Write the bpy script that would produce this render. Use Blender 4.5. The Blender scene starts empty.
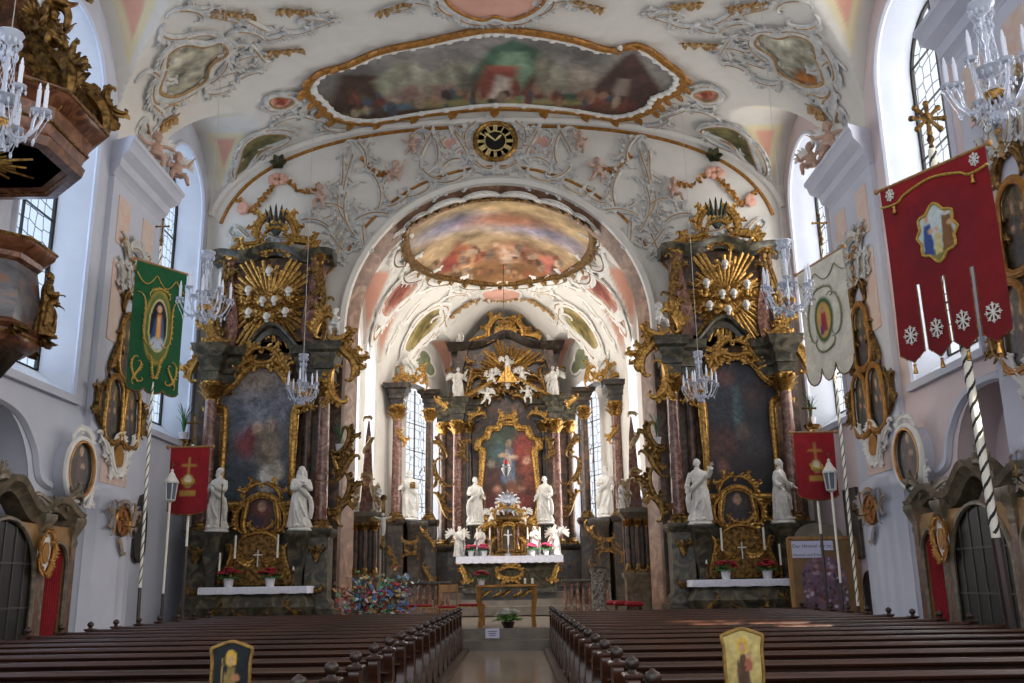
PW_L=220; PW_R=490; PW_C=560; WORLD=1.2; FILL=340; APSE=200; EXPO=0.0
import bpy, bmesh, math, random
import numpy as np
from mathutils import Vector, Matrix, noise
from mathutils.geometry import tessellate_polygon
PI=math.pi
SC=bpy.context.scene
COL=SC.collection
rnd=random.Random(7)
# ---------------------------------------------------------------- camera maths
F=940.0; PITCH=math.atan(242/F); ROLL=math.radians(0.9); CX=0.42; CZ=1.5
def ray(x,y):
    u=(x-512)/F; v=(341.5-y)/F
    c,s=math.cos(ROLL),math.sin(ROLL)
    u,v=u*c+v*s,-u*s+v*c
    return u, math.cos(PITCH)-v*math.sin(PITCH), math.sin(PITCH)+v*math.cos(PITCH)
def at(x,y,Y):
    r=ray(x,y); t=Y/r[1]; return (CX+r[0]*t,Y,CZ+r[2]*t)
def atx(x,y,X):
    r=ray(x,y); t=(X-CX)/r[0]; return (X,r[1]*t,CZ+r[2]*t)
def hx(h):
    h=h.lstrip('#'); o=[]
    for i in (0,2,4):
        c=int(h[i:i+2],16)/255; o.append(c/12.92 if c<=.04045 else ((c+.055)/1.055)**2.4)
    return tuple(o)
# ---------------------------------------------------------------- materials
MATS={}
def mat(name,c1,c2=None,rough=.6,metal=0.,scale=3.,bump=0.,kind='noise',c3=None,emit=0.,detail=4.,dist=0.,stretch=(1,1,1),spec=.5,lo=.35,hi=.65,coat=0.):
    if name in MATS: return MATS[name]
    m=bpy.data.materials.new(name); m.use_nodes=True; nt=m.node_tree; N=nt.nodes; L=nt.links
    b=N['Principled BSDF']; b.inputs['Roughness'].default_value=rough; b.inputs['Metallic'].default_value=metal
    b.inputs['Specular IOR Level'].default_value=spec
    if coat: b.inputs['Coat Weight'].default_value=coat; b.inputs['Coat Roughness'].default_value=.15
    if isinstance(c1,str): c1=hx(c1)
    b.inputs['Base Color'].default_value=(*c1,1)
    if c2 is not None or bump:
        if c2 is None: c2=c1
        if isinstance(c2,str): c2=hx(c2)
        tc=N.new('ShaderNodeTexCoord'); mp=N.new('ShaderNodeMapping'); mp.inputs['Scale'].default_value=stretch
        L.new(tc.outputs['Object'],mp.inputs['Vector'])
        if kind=='noise':
            t=N.new('ShaderNodeTexNoise'); t.inputs['Scale'].default_value=scale; t.inputs['Detail'].default_value=detail; t.inputs['Distortion'].default_value=dist
            out=t.outputs['Fac']
        elif kind=='wave':
            t=N.new('ShaderNodeTexWave'); t.inputs['Scale'].default_value=scale; t.inputs['Distortion'].default_value=dist or 6; t.inputs['Detail'].default_value=detail
            out=t.outputs['Fac']; lo,hi=.1,.9
        elif kind=='voronoi':
            t=N.new('ShaderNodeTexVoronoi'); t.inputs['Scale'].default_value=scale; out=t.outputs['Color']; lo,hi=.1,.9
        L.new(mp.outputs['Vector'],t.inputs['Vector'])
        r=N.new('ShaderNodeValToRGB'); r.color_ramp.elements[0].position=lo; r.color_ramp.elements[1].position=hi
        r.color_ramp.elements[0].color=(*c1,1); r.color_ramp.elements[1].color=(*c2,1)
        if c3 is not None:
            e=r.color_ramp.elements.new((lo+hi)/2); e.color=(*(hx(c3) if isinstance(c3,str) else c3),1)
        L.new(out,r.inputs['Fac']); L.new(r.outputs['Color'],b.inputs['Base Color'])
        if bump:
            bp=N.new('ShaderNodeBump'); bp.inputs['Strength'].default_value=bump; bp.inputs['Distance'].default_value=.02
            L.new(out,bp.inputs['Height']); L.new(bp.outputs['Normal'],b.inputs['Normal'])
    if emit:
        b.inputs['Emission Color'].default_value=(*c1,1); b.inputs['Emission Strength'].default_value=emit
    MATS[name]=m; return m
def mat_paint(name,rough=.55,amp=.5,scale=9):
    """canvas: colours from the mesh, broken up by brush-like noise"""
    if name in MATS: return MATS[name]
    m=bpy.data.materials.new(name); m.use_nodes=True; N=m.node_tree.nodes; L=m.node_tree.links; b=N['Principled BSDF']
    a=N.new('ShaderNodeAttribute'); a.attribute_name='Col'
    t=N.new('ShaderNodeTexNoise'); t.inputs['Scale'].default_value=scale; t.inputs['Detail'].default_value=6; t.inputs['Distortion'].default_value=1.2
    tc=N.new('ShaderNodeTexCoord'); L.new(tc.outputs['Object'],t.inputs['Vector'])
    mr=N.new('ShaderNodeMapRange'); mr.inputs[1].default_value=.3; mr.inputs[2].default_value=.7; mr.inputs[3].default_value=1-amp; mr.inputs[4].default_value=1+amp*.6
    L.new(t.outputs['Fac'],mr.inputs[0])
    mx=N.new('ShaderNodeVectorMath'); mx.operation='SCALE'; L.new(a.outputs['Color'],mx.inputs[0]); L.new(mr.outputs[0],mx.inputs['Scale'])
    L.new(mx.outputs[0],b.inputs['Base Color']); b.inputs['Roughness'].default_value=rough
    MATS[name]=m; return m
WHITE=mat('white_plaster','#dcd6cc','#d2ccc2',rough=.85,scale=1.2)
COOL=mat('cool_plaster','#c9cad4','#bfc1cd',rough=.85,scale=.8)
PINK=mat('pink_plaster','#dba893','#d29c88',rough=.8,scale=1.5)
PLAST=mat_paint('tinted_plaster',.85,.06,1.2)
CREAM=mat('cream_plaster','#e3d7ba','#dccfae',rough=.8,scale=1.5)
STUC=mat('blue_grey_stucco','#b2b2b0','#d2cec6',rough=.75,scale=5)
STUW=mat('white_stucco','#e4e0d8','#d8d4cc',rough=.75,scale=5)
OCH=mat('ochre_gilding','#b07a30','#8a5a20',rough=.45,metal=.35,scale=8)
GOLD=mat('gold_leaf','#c0954e','#6e4a20',rough=.36,metal=.8,scale=14,bump=.3)
GOLDD=mat('old_gold','#94703a','#3c2812',rough=.44,metal=.75,scale=10,bump=.35)
MARR=mat('red_marble','#58362a','#94705e',c3='#704a3c',rough=.25,scale=3,detail=8,dist=2.5)
MARG=mat('green_marble','#2c2a22','#685f4a',c3='#433e31',rough=.3,scale=2.6,detail=8,dist=2)
MARB=mat('brown_marble','#2a1d16','#6a4a36',c3='#43301f',rough=.35,scale=2.2,detail=8,dist=2)
MARD=mat('dark_marble','#1a1511','#4c3e2e',c3='#2e251c',rough=.3,scale=2.6,detail=8,dist=2)
STATUE=mat('white_statue','#dedad2','#c9c4ba',rough=.45,scale=6)
STG=mat('pale_gilding','#b39160','#94703e',rough=.5,metal=.25,scale=8)
FLESH=mat('painted_flesh','#cbaa98','#b8937e',rough=.6,scale=8)
WOOD=mat('pew_wood','#28130a','#452412',rough=.3,scale=2.5,detail=6,stretch=(.4,6,6),coat=.12)
WOODD=mat('pew_wood_dark','#22130b','#3a2215',rough=.4,scale=2.5,detail=6,stretch=(6,6,.6),coat=.2)
OAK=mat('light_wood','#b0844c','#8c6232',rough=.45,scale=3,stretch=(6,6,.6))
IRON=mat('black_iron','#15120f',rough=.5,metal=.4)
CANDLE=mat('candle_wax','#efe8d6',rough=.5)
RED=mat('red_velvet','#9c1420','#7d0e18',rough=.85,scale=20)
WAX=CANDLE
SILVER=mat('silver','#c9c9cc','#8f8f94',rough=.28,metal=.9,scale=10)
LINEN=mat('white_linen','#e6e4ec','#d6d4e0',rough=.9,scale=12)
LEAF=mat('leaf_green','#1f4a22','#3c7436',rough=.6,scale=9)
REDF=mat('poinsettia_red','#a8182c','#7c0f20',rough=.7,scale=12)
PAINT=mat_paint('oil_paint',.5,.55,7)
FRESCO=mat_paint('fresco',.85,.3,2.2)
CLOTH=mat_paint('painted_cloth',.9,.12,12)
# ---------------------------------------------------------------- mesh builder
NOSPLIT={'numerals','leaves','red_bracts','blossoms','crystal_drops','crystal_garland','lettering','pane','mullions','reveal','sill','ray','lattice','printed_line','sunburst','twigs','silver_crown','wing'}
LOOSE={'gilding','scrollwork','frame','embroidery','carving'}
class MB:
    def __init__(s,mp=None): s.v=[]; s.f=[]; s.m=[]; s.n=0; s.mp=mp; s.mi=0; s.M=None; s.mk=[]
    def add(s,vs,fs):
        vs=np.asarray(vs,float)
        if s.M is not None:
            A=np.array(s.M); vs=vs@A[:3,:3].T+A[:3,3]
        if s.mp is not None: vs=np.array([s.mp(*p) for p in vs])
        s.v.append(vs); n=s.n
        for f in fs: s.f.append([i+n for i in f]); s.m.append(s.mi)
        s.n+=len(vs); return s
    def box(s,c,d,rz=0,bev=0.):
        x,y,z=d[0]/2,d[1]/2,d[2]/2
        if bev:
            b=min(bev,x*.9,y*.9,z*.9)
            rings=[[(-x+b,-y+b),(x-b,-y+b),(x-b,y-b),(-x+b,y-b)],[(-x,-y),(x,-y),(x,y),(-x,y)]]
            V=[(p[0],p[1],-z) for p in rings[0]]+[(p[0],p[1],-z+b) for p in rings[1]]+[(p[0],p[1],z-b) for p in rings[1]]+[(p[0],p[1],z) for p in rings[0]]
            Fs=[[3,2,1,0],[12,13,14,15]]
            for k in range(3):
                for i in range(4): j=(i+1)%4; Fs.append([k*4+i,k*4+j,k*4+4+j,k*4+4+i])
        else:
            V=[(-x,-y,-z),(x,-y,-z),(x,y,-z),(-x,y,-z),(-x,-y,z),(x,-y,z),(x,y,z),(-x,y,z)]
            Fs=[[3,2,1,0],[4,5,6,7],[0,1,5,4],[1,2,6,5],[2,3,7,6],[3,0,4,7]]
        V=np.array(V)
        if rz:
            cc,ss=math.cos(rz),math.sin(rz); V=np.stack([V[:,0]*cc-V[:,1]*ss,V[:,0]*ss+V[:,1]*cc,V[:,2]],1)
        return s.add(V+np.array(c),Fs)
    def loft(s,rings,closed=True,cap=True,ring_closed=False):
        k=len(rings[0]); V=np.concatenate([np.asarray(r,float) for r in rings]); Fs=[]
        R=len(rings)
        for a in range(R if ring_closed else R-1):
            b=(a+1)%R
            for i in range(k if closed else k-1):
                j=(i+1)%k; Fs.append([a*k+i,a*k+j,b*k+j,b*k+i])
        if cap and closed and not ring_closed:
            Fs.append(list(range(k))[::-1]); Fs.append([(R-1)*k+i for i in range(k)])
        return s.add(V,Fs)
    def tube(s,pts,r,n=6,flat=1.,cyc=False,up=None):
        P=np.asarray(pts,float); K=len(P); r=np.full(K,r) if np.isscalar(r) else np.asarray(r,float)
        T=np.gradient(P,axis=0) if not cyc else np.roll(P,-1,0)-np.roll(P,1,0)
        T/=np.linalg.norm(T,axis=1)[:,None]+1e-9
        u=np.array(up,float) if up is not None else (np.array([0,0,1.]) if abs(T[0][2])<.9 else np.array([1.,0,0]))
        rings=[]; a=np.linspace(0,2*PI,n,endpoint=False)
        for i in range(K):
            if up is not None: u=np.array(up,float)
            w=np.cross(T[i],u); l=np.linalg.norm(w); w=w/l if l>1e-6 else np.array([1.,0,0]); u=np.cross(w,T[i])
            rings.append(P[i]+r[i]*(np.cos(a)[:,None]*w+flat*np.sin(a)[:,None]*u))
        return s.loft(rings,cap=not cyc,ring_closed=cyc)
    def lathe(s,prof,c=(0,0,0),n=16,sx=1.,sy=1.,ph=0.,axis=None):
        a=np.linspace(0,2*PI,n,endpoint=False)+ph; rings=[]
        for r,z in prof:
            r=max(r,1e-4); R=np.stack([r*sx*np.cos(a),r*sy*np.sin(a),np.full(n,z)],1)
            if axis=='y': R=R[:,[0,2,1]]*np.array([1,-1,1])
            rings.append(R+np.array(c))
        return s.loft(rings)
    def ball(s,c,r,n=10,m=7):
        r=(r,r,r) if np.isscalar(r) else r
        a=np.linspace(0,2*PI,n,endpoint=False); rings=[]
        for t in np.linspace(-PI/2+.02,PI/2-.02,m):
            rings.append(np.stack([r[0]*math.cos(t)*np.cos(a),r[1]*math.cos(t)*np.sin(a),np.full(n,r[2]*math.sin(t))],1)+np.array(c))
        return s.loft(rings)
    def prism(s,out,d0,d1,ax='y',holes=()):
        """2-D outline (with holes) extruded along an axis"""
        loops=[list(out)]+[list(h) for h in holes]
        tr=tessellate_polygon([[Vector((p[0],p[1],0)) for p in l] for l in loops])
        fl=[p for l in loops for p in l]; n=len(fl)
        def tp(p,d): return (p[0],d,p[1]) if ax=='y' else ((d,p[0],p[1]) if ax=='x' else (p[0],p[1],d))
        V=[tp(p,d0) for p in fl]+[tp(p,d1) for p in fl]; Fs=[]
        for t in tr: Fs.append(list(t)); Fs.append([i+n for i in t][::-1])
        o=0
        for l in loops:
            k=len(l)
            for i in range(k): j=(i+1)%k; Fs.append([o+i,o+j,o+j+n,o+i+n])
            o+=k
        return s.add(V,Fs)
    def leaf(s,p,d,nrm,L,w,curl=.3,k=5):
        """acanthus lobe with a raised rib"""
        p=np.array(p,float); d=np.array(d,float); d/=np.linalg.norm(d); nr=np.array(nrm,float); sd=np.cross(d,nr); sd/=np.linalg.norm(sd)+1e-9
        rings=[]
        for i in range(k):
            t=i/(k-1); ww=w*(.35+.75*math.sin(PI*(.1+.78*t)))*(1 if i<k-1 else .45)
            q=p+d*L*t+nr*(curl*L*t*t)
            th=.25*w+.008
            rings.append([q-sd*ww,q+nr*th,q+sd*ww,q-nr*th*.5])
        return s.loft(rings)
    def sheet(s,fn,nu,nv,cu=False):
        V=[fn(i/nu,j/nv) for j in range(nv+1) for i in range(nu+1)]; w=nu+1
        return s.add(V,[[j*w+i,j*w+i+1,(j+1)*w+i+1,(j+1)*w+i] for j in range(nv) for i in range(nu)])
    def mesh(s,name,mats,smooth=30):
        me=bpy.data.meshes.new(name); V=np.concatenate(s.v) if s.v else np.zeros((0,3))
        me.from_pydata(V.tolist(),[],s.f)
        if not isinstance(mats,(list,tuple)): mats=[mats]
        for m in mats: me.materials.append(m)
        if len(mats)>1: me.polygons.foreach_set('material_index',s.m)
        bm=bmesh.new(); bm.from_mesh(me); bmesh.ops.recalc_face_normals(bm,faces=bm.faces); bm.to_mesh(me); bm.free()
        if smooth:
            me.polygons.foreach_set('use_smooth',[True]*len(me.polygons))
            try: me.set_sharp_from_angle(angle=math.radians(smooth))
            except Exception: pass
        me.update(); return me
    def clusters(s,tol):
        """pieces that touch (by their boxes), gathered"""
        lo=np.array([v.min(0) for v in s.v])-tol/2; hi=np.array([v.max(0) for v in s.v])+tol/2; K=len(s.v); seen=np.zeros(K,bool); out=[]
        for i in range(K):
            if seen[i]: continue
            q=[i]; seen[i]=True; g=[]
            while q:
                j=q.pop(); g.append(j); t=np.where(~seen&(lo<=hi[j]).all(1)&(hi>=lo[j]).all(1))[0]
                for k in t: seen[k]=True; q.append(int(k))
            out.append(sorted(g))
        return out
    def mark(s):
        """a new piece starts here"""
        s.mk.append((s.n,len(s.f),len(s.v))); return s
    def build_each(s,name,mats,parent=None,smooth=40):
        out=[]; ends=s.mk[1:]+[(s.n,len(s.f),len(s.v))]
        for (v0,f0,a0),(v1,f1,a1) in zip(s.mk,ends):
            if f1==f0: continue
            m=MB(); m.v=s.v[a0:a1]; m.n=v1-v0; m.f=[[i-v0 for i in f] for f in s.f[f0:f1]]; m.m=s.m[f0:f1]; out.append(m.build(name,mats,parent,smooth))
        return out
    def build(s,name,mats,parent=None,smooth=40,loc=None):
        if len(s.mk)>1: return s.build_each(name,mats,parent,smooth)[0]
        if parent is not None and name not in NOSPLIT and len(s.v)>1:
            cl=s.clusters(.22 if name in LOOSE else .03)
            if 1<len(cl)<=60:
                out=[]
                for c in cl:
                    m=MB(); m.v=[s.v[i] for i in c]; off={}; n=0
                    for i in c: off[i]=n; n+=len(s.v[i])
                    m.n=n; st=np.cumsum([0]+[len(v) for v in s.v])
                    for f,k in zip(s.f,s.m):
                        p=int(np.searchsorted(st,f[0],'right')-1)
                        if p in off: m.f.append([q-st[p]+off[p] for q in f]); m.m.append(k)
                    m.f=[[int(q) for q in f] for f in m.f]; out.append((m.n,link(name,m.mesh(name,mats,smooth),parent,loc)))
                return max(out,key=lambda t:t[0])[1]
        return link(name,s.mesh(name,mats,smooth),parent,loc)
def link(name,me,parent=None,loc=None,rz=0,sc=None):
    o=bpy.data.objects.new(name,me); COL.objects.link(o)
    if parent is not None: o.parent=parent
    if loc is not None: o.location=loc
    if rz: o.rotation_euler=(0,0,rz)
    if sc: o.scale=sc if not np.isscalar(sc) else (sc,)*3
    return o
def tag(o,label=None,cat=None,group=None,kind=None):
    if label: o['label']=label
    if cat: o['category']=cat
    if group: o['group']=group
    if kind: o['kind']=kind
    return o
def empty(name,loc=(0,0,0),rz=0,label=None,cat=None,group=None,sc=None):
    o=bpy.data.objects.new(name,None); COL.objects.link(o); o.location=loc; o.rotation_euler=(0,0,rz); o.empty_display_size=.2
    if sc: o.scale=sc if not np.isscalar(sc) else (sc,)*3
    return tag(o,label,cat,group)
def struct(o): o['kind']='structure'; return o
def copy_tree(o,parent=None):
    c=o.copy(); COL.objects.link(c); c.parent=parent
    for ch in list(o.children): copy_tree(ch,c)
    return c
def remesh(mb,name,m,vox,smooth=2):
    me=mb.mesh(name,m,0); o=bpy.data.objects.new('tmp',me); COL.objects.link(o)
    r=o.modifiers.new('r','REMESH'); r.mode='VOXEL'; r.voxel_size=vox; r.use_smooth_shade=True
    if smooth: sm=o.modifiers.new('s','SMOOTH'); sm.iterations=smooth; sm.factor=.5
    dg=bpy.context.evaluated_depsgraph_get(); dg.update()
    out=bpy.data.meshes.new_from_object(o.evaluated_get(dg)); out.name=name
    bpy.data.objects.remove(o); bpy.data.meshes.remove(me)
    out.materials.clear(); out.materials.append(m)
    out.polygons.foreach_set('use_smooth',[True]*len(out.polygons)); return out
# ---------------------------------------------------------------- 2-D curves
def catmull(P,n=6,closed=True):
    P=np.asarray(P,float); K=len(P); out=[]
    for i in range(K if closed else K-1):
        if closed: a,b,c,d=P[(i-1)%K],P[i],P[(i+1)%K],P[(i+2)%K]
        else: a,b,c,d=P[max(i-1,0)],P[i],P[i+1],P[min(i+2,K-1)]
        for t in np.arange(n)/n:
            out.append(.5*((2*b)+(c-a)*t+(2*a-5*b+4*c-d)*t*t+(3*b-a-3*c+d)*t**3))
    if not closed: out.append(P[-1])
    return np.array(out)
def scroll(p0,p1,kind='C',curl=1.,flip=1,n=34):
    s=np.linspace(-1,1,n); e=np.abs(s)**4
    k=(1.0+13*curl*e) if kind=='C' else np.sign(s+1e-9)*(.35*(np.abs(s)>.1)+13*curl*e)
    k=k*flip; th=np.cumsum(k)*(2/n); x=np.cumsum(np.cos(th)); y=np.cumsum(np.sin(th))
    P=np.stack([x-x[0],y-y[0]],1); i0,i1=int(n*.16),int(n*.84); a=P[i0]; e=P[i1]-a; z=complex(p1[0]-p0[0],p1[1]-p0[1])/complex(*e)
    q=((P[:,0]-a[0])+1j*(P[:,1]-a[1]))*z
    return np.stack([q.real+p0[0],q.imag+p0[1]],1)
def ell(cx,cy,a,b,n=32,a0=0,a1=2*PI,end=False):
    t=np.linspace(a0,a1,n,endpoint=end); return np.stack([cx+a*np.cos(t),cy+b*np.sin(t)],1)
def h3(P,h=0.): P=np.asarray(P); return np.concatenate([P,np.full((len(P),1),h)],1)
def inpoly(P,X,Y):
    P=np.asarray(P); ins=np.zeros(X.shape,bool); j=len(P)-1
    for i in range(len(P)):
        xi,yi=P[i]; xj,yj=P[j]
        c=((yi>Y)!=(yj>Y))&(X<(xj-xi)*(Y-yi)/(yj-yi+1e-12)+xi); ins^=c; j=i
    return ins
def sdist(P,X,Y):
    """signed distance, positive inside"""
    P=np.asarray(P); d=np.full(X.shape,1e9); j=len(P)-1
    for i in range(len(P)):
        a=P[j]; b=P[i]; ab=b-a; t=np.clip(((X-a[0])*ab[0]+(Y-a[1])*ab[1])/(ab@ab+1e-12),0,1)
        d=np.minimum(d,np.hypot(X-a[0]-t*ab[0],Y-a[1]-t*ab[1])); j=i
    return np.where(inpoly(P,X,Y),d,-d)
def picture(name,outline,mp,strokes,bg,parent=None,res=64,mat_=None,seed=0,margin=0.,mot=.25,wob=.02):
    """flat coloured picture: outline in local 2-D, strokes = (shape, colour, softness) in 0..1 of its box"""
    O=np.asarray(outline,float); x0,y0=O.min(0)-margin; x1,y1=O.max(0)+margin; W,H=x1-x0,y1-y0
    st=max(W,H)/res; nx,ny=max(2,int(W/st)),max(2,int(H/st))
    gx,gy=np.meshgrid(np.linspace(x0,x1,nx+1),np.linspace(y0,y1,ny+1)); U=(gx-x0)/W; Vv=(gy-y0)/H
    nz=np.array([noise.fractal((a*5+seed*7.3,b*5*H/W,seed*1.7),1,2,4) for a,b in zip(U.ravel(),Vv.ravel())]).reshape(U.shape)
    nz2=np.array([noise.fractal((a*9-seed*3.1,b*9*H/W,seed+9.7),1,2,3) for a,b in zip(U.ravel(),Vv.ravel())]).reshape(U.shape)
    U2,V2=U+nz*wob,Vv+nz2*wob
    c0,c1=np.array(hx(bg[0])),np.array(hx(bg[1])); C=c0+(c1-c0)*Vv[...,None]
    for shp,colr,soft in strokes:
        cc=np.array(hx(colr))
        if len(shp)==4 and np.isscalar(shp[0]):
            d=(1-np.hypot((U2-shp[0])/shp[2],(V2-shp[1])/shp[3]))*min(shp[2],shp[3])
        else: d=sdist(np.array(shp,float),U2,V2)
        a=np.clip(.5+d/max(soft,1e-3),0,1)[...,None]; C=C*(1-a)+cc*a
    C=np.clip(C*(1+mot*(nz+nz2)[...,None]),0.002,1)
    cx,cy=(gx[:-1,:-1]+gx[1:,1:])/2,(gy[:-1,:-1]+gy[1:,1:])/2
    ok=sdist(O,cx,cy)>-margin-st*.3
    w=nx+1; Fs=[[j*w+i,j*w+i+1,(j+1)*w+i+1,(j+1)*w+i] for j in range(ny) for i in range(nx) if ok[j,i]]
    V=[mp(a,b,0) for a,b in zip(gx.ravel(),gy.ravel())]
    me=bpy.data.meshes.new(name); me.from_pydata(V,[],Fs); me.materials.append(mat_ or PAINT)
    at_=me.color_attributes.new('Col','FLOAT_COLOR','POINT')
    at_.data.foreach_set('color',np.concatenate([C.reshape(-1,3),np.ones((C.shape[0]*C.shape[1],1))],1).astype(np.float32).ravel())
    bm=bmesh.new(); bm.from_mesh(me); bmesh.ops.delete(bm,geom=[v for v in bm.verts if not v.link_faces],context='VERTS'); bm.to_mesh(me); bm.free()
    me.update(); return link(name,me,parent)
def person_strokes(x,y,h,c,flesh='#c9a080'):
    """a small painted figure"""
    return [([(x-h*.16,y),(x+h*.18,y),(x+h*.13,y+h*.72),(x-h*.1,y+h*.72)],c,.03),((x+h*.02,y+h*.86,h*.075,h*.11),flesh,.02),((x+h*.12,y+h*.55,h*.1,h*.06),flesh,.03)]
# ================================================================ the room
NX=9.2; NZ=11.9; NR=4.35; NA=9.3; NP=2.5; NEND=28.0; NBEG=-2.0; FZ=-.15
WIN=[4.0,11.3,18.6,25.9]; LHW=2.55; LR=3.25
def vz(x): return NZ+NR*max(0,1-(abs(x)/NA)**NP)**(1/NP)
def lz(y):
    b=-9
    for c in WIN:
        t=abs(y-c)/LHW
        if t<1: b=max(b,NZ+LR*math.sqrt(1-t*t))
    return b
def vault(x,y,h=0.):
    z=vz(x); e=.02; dx=(vz(x+e)-vz(x-e))/(2*e) if abs(x)<NX-.05 else 0
    n=math.hypot(dx,1); return (x+dx/n*h,y,z-h/n)
BOUNCE=mat('banner_bounce_plaster','#d8c6c4','#d0bcba',rough=.85,scale=.6)  # plaster tinted pink for light thrown back by the red banner
# nave vault with lunettes cut in over every window
def tinted(name,V,Fs,C):
    me=bpy.data.meshes.new(name); me.from_pydata(V,[],Fs); me.materials.append(PLAST)
    a=me.color_attributes.new('Col','FLOAT_COLOR','POINT'); a.data.foreach_set('color',np.concatenate([np.array(C),np.ones((len(C),1))],1).astype(np.float32).ravel())
    me.polygons.foreach_set('use_smooth',[True]*len(Fs)); me.set_sharp_from_angle(angle=math.radians(28)); return struct(link(name,me))
CW_=np.array(hx('#d9d3c9')); CP_=np.array(hx('#dca48e')); CC_=np.array(hx('#e0d2ac'))
def sstep(a,b,x): t=min(1,max(0,(x-a)/(b-a))); return t*t*(3-2*t)
def nave_vault():
    na,st=170,.08; ys=np.arange(NBEG,NEND+st/2,st); V=[];C=[]
    ang=np.linspace(0,PI,na+1); ang=PI/2-(PI/2)*np.sign(PI/2-ang)*np.abs((PI/2-ang)/(PI/2))**.75
    for y in ys:
        l=lz(y); c=min(WIN,key=lambda q:abs(q-y)); t=abs(y-c)/LHW
        for a in ang:
            x=NX*math.cos(a); zb=vz(x) if abs(x)<NX-.001 else NZ; dep=l-zb; ax=abs(x)
            V.append((x,y,max(zb,l))); col=CW_
            if dep>.05:
                m=sstep(.18,.24,t)*(1-sstep(.82,.88,t))*sstep(.18,.26,dep)*(1-sstep(8.85,8.95,ax)); col=col*(1-m)+CC_*m
                m=sstep(.27,.32,t)*(1-sstep(.72,.78,t))*sstep(.38,.46,dep)*(1-sstep(8.6,8.75,ax)); col=col*(1-m)+CP_*m
            C.append(col)
    w=na+1; return tinted('ceiling',V,[[j*w+i,j*w+i+1,(j+1)*w+i+1,(j+1)*w+i] for j in range(len(ys)-1) for i in range(na)],C)
nave_vault()
def arch_hole(c,hw,z0,zs,n=18):
    return [(c-hw,z0),(c+hw,z0)]+[(c+hw*math.cos(t),zs+hw*math.sin(t)) for t in np.linspace(0,PI,n)]
# glass: leaded panes lit by the sky behind them
def mat_glass(name,tint,lead,scale):
    m=bpy.data.materials.new(name); m.use_nodes=True; N=m.node_tree.nodes; L=m.node_tree.links
    N.remove(N['Principled BSDF']); out=N['Material Output']
    tr=N.new('ShaderNodeBsdfTransparent'); tr.inputs[0].default_value=(*hx(tint),1)
    gl=N.new('ShaderNodeBsdfGlossy'); gl.inputs['Roughness'].default_value=.15
    mg=N.new('ShaderNodeMixShader'); mg.inputs[0].default_value=.04; L.new(tr.outputs[0],mg.inputs[1]); L.new(gl.outputs[0],mg.inputs[2])
    d=N.new('ShaderNodeBsdfDiffuse'); d.inputs[0].default_value=(*hx(lead),1)
    tc=N.new('ShaderNodeTexCoord'); v=N.new('ShaderNodeTexVoronoi'); v.feature='DISTANCE_TO_EDGE'; v.inputs['Scale'].default_value=scale; v.inputs['Randomness'].default_value=.35
    L.new(tc.outputs['Object'],v.inputs['Vector'])
    lt=N.new('ShaderNodeMath'); lt.operation='LESS_THAN'; lt.inputs[1].default_value=.024; L.new(v.outputs[0],lt.inputs[0])
    mx=N.new('ShaderNodeMixShader'); L.new(lt.outputs[0],mx.inputs[0]); L.new(mg.outputs[0],mx.inputs[1]); L.new(d.outputs[0],mx.inputs[2])
    L.new(mx.outputs[0],out.inputs[0]); return m
GLB=mat_glass('leaded_glass_blue','#eef5fd','#5c6a76',3.2)
GLW=mat_glass('leaded_glass_white','#ffffff','#8a8a90',2.6)
REVB=mat('reveal_plaster','#d6dae4','#cbd0dc',rough=.85,scale=1)
wn=[0]
def window(ax,c,hw,z0,zs,pos,out,dpt,glass,mull=2,shw=None,mp=None,power=0,col=(1,1,1),trim=True):
    """arched window: splayed reveal, leaded pane, mullions, lamp-lit sky behind. mp(t,z,d) -> point (d = outwards)"""
    wn[0]+=1; shw=shw or hw*.8
    root=empty('window_%d'%wn[0]); struct(root)
    outer=arch_hole(c,hw,z0,zs); k=shw/hw
    inner=[(c+(p[0]-c)*k,(z0+.55) if i<2 else (zs+(p[1]-zs)*k)) for i,p in enumerate(outer)]
    mb=MB(lambda t,z,d:mp(t,z,d)); mb.loft([h3(outer,0),h3(inner,dpt)],cap=False); o=mb.build('reveal',REVB,root); 
    mb=MB(mp); mb.prism(inner,dpt+.02,dpt+.03,ax='z'); mb.build('pane',glass,root)
    mb=MB(mp)
    for i in range(1,mull):
        t=c-shw+2*shw*i/mull; top=zs+math.sqrt(max(0,shw**2-(t-c)**2)); mb.box((t,(z0+.55+top)/2,dpt-.03),(.05,top-z0-.55,.05))
    nh=int((zs-z0)/1.15)
    for i in range(1,nh+1):
        z=z0+.55+i*1.15; hwz=shw if z<zs else math.sqrt(max(.01,shw**2-(z-zs)**2)); mb.box((c,z,dpt-.02),(2*hwz,.035,.035))
    mb.tube(h3(np.array(inner),dpt-.02),.05,5,cyc=True)
    mb.build('mullions',IRON,root)
    if trim:
        mb=MB(mp); mb.tube(h3([p for p in outer[1:]]+[outer[0]],-.01),.07,6); mb.box((c,z0-.08,-.02),(2*hw+.3,.16,.2)); mb.build('sill',COOL,root)
    if power:
        l=bpy.data.lights.new('sky_light','AREA'); l.shape='RECTANGLE'; l.size=2*shw+.3; l.size_y=zs+shw-z0-.3; l.energy=power; l.color=col
        lo=bpy.data.objects.new('window_daylight',l); COL.objects.link(lo)
        p=Vector(mp(c,(z0+.55+zs+shw)/2,dpt+.35)); q=Vector(mp(c,(z0+.55+zs+shw)/2,dpt-1)); lo.location=p
        dr=(q-p).normalized(); zax=-dr; yax=Vector((0,0,1)); xax=yax.cross(zax).normalized()
        lo.matrix_world=Matrix((( xax.x,yax.x,zax.x,p.x),(xax.y,yax.y,zax.y,p.y),(xax.z,yax.z,zax.z,p.z),(0,0,0,1)))
    return root
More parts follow.
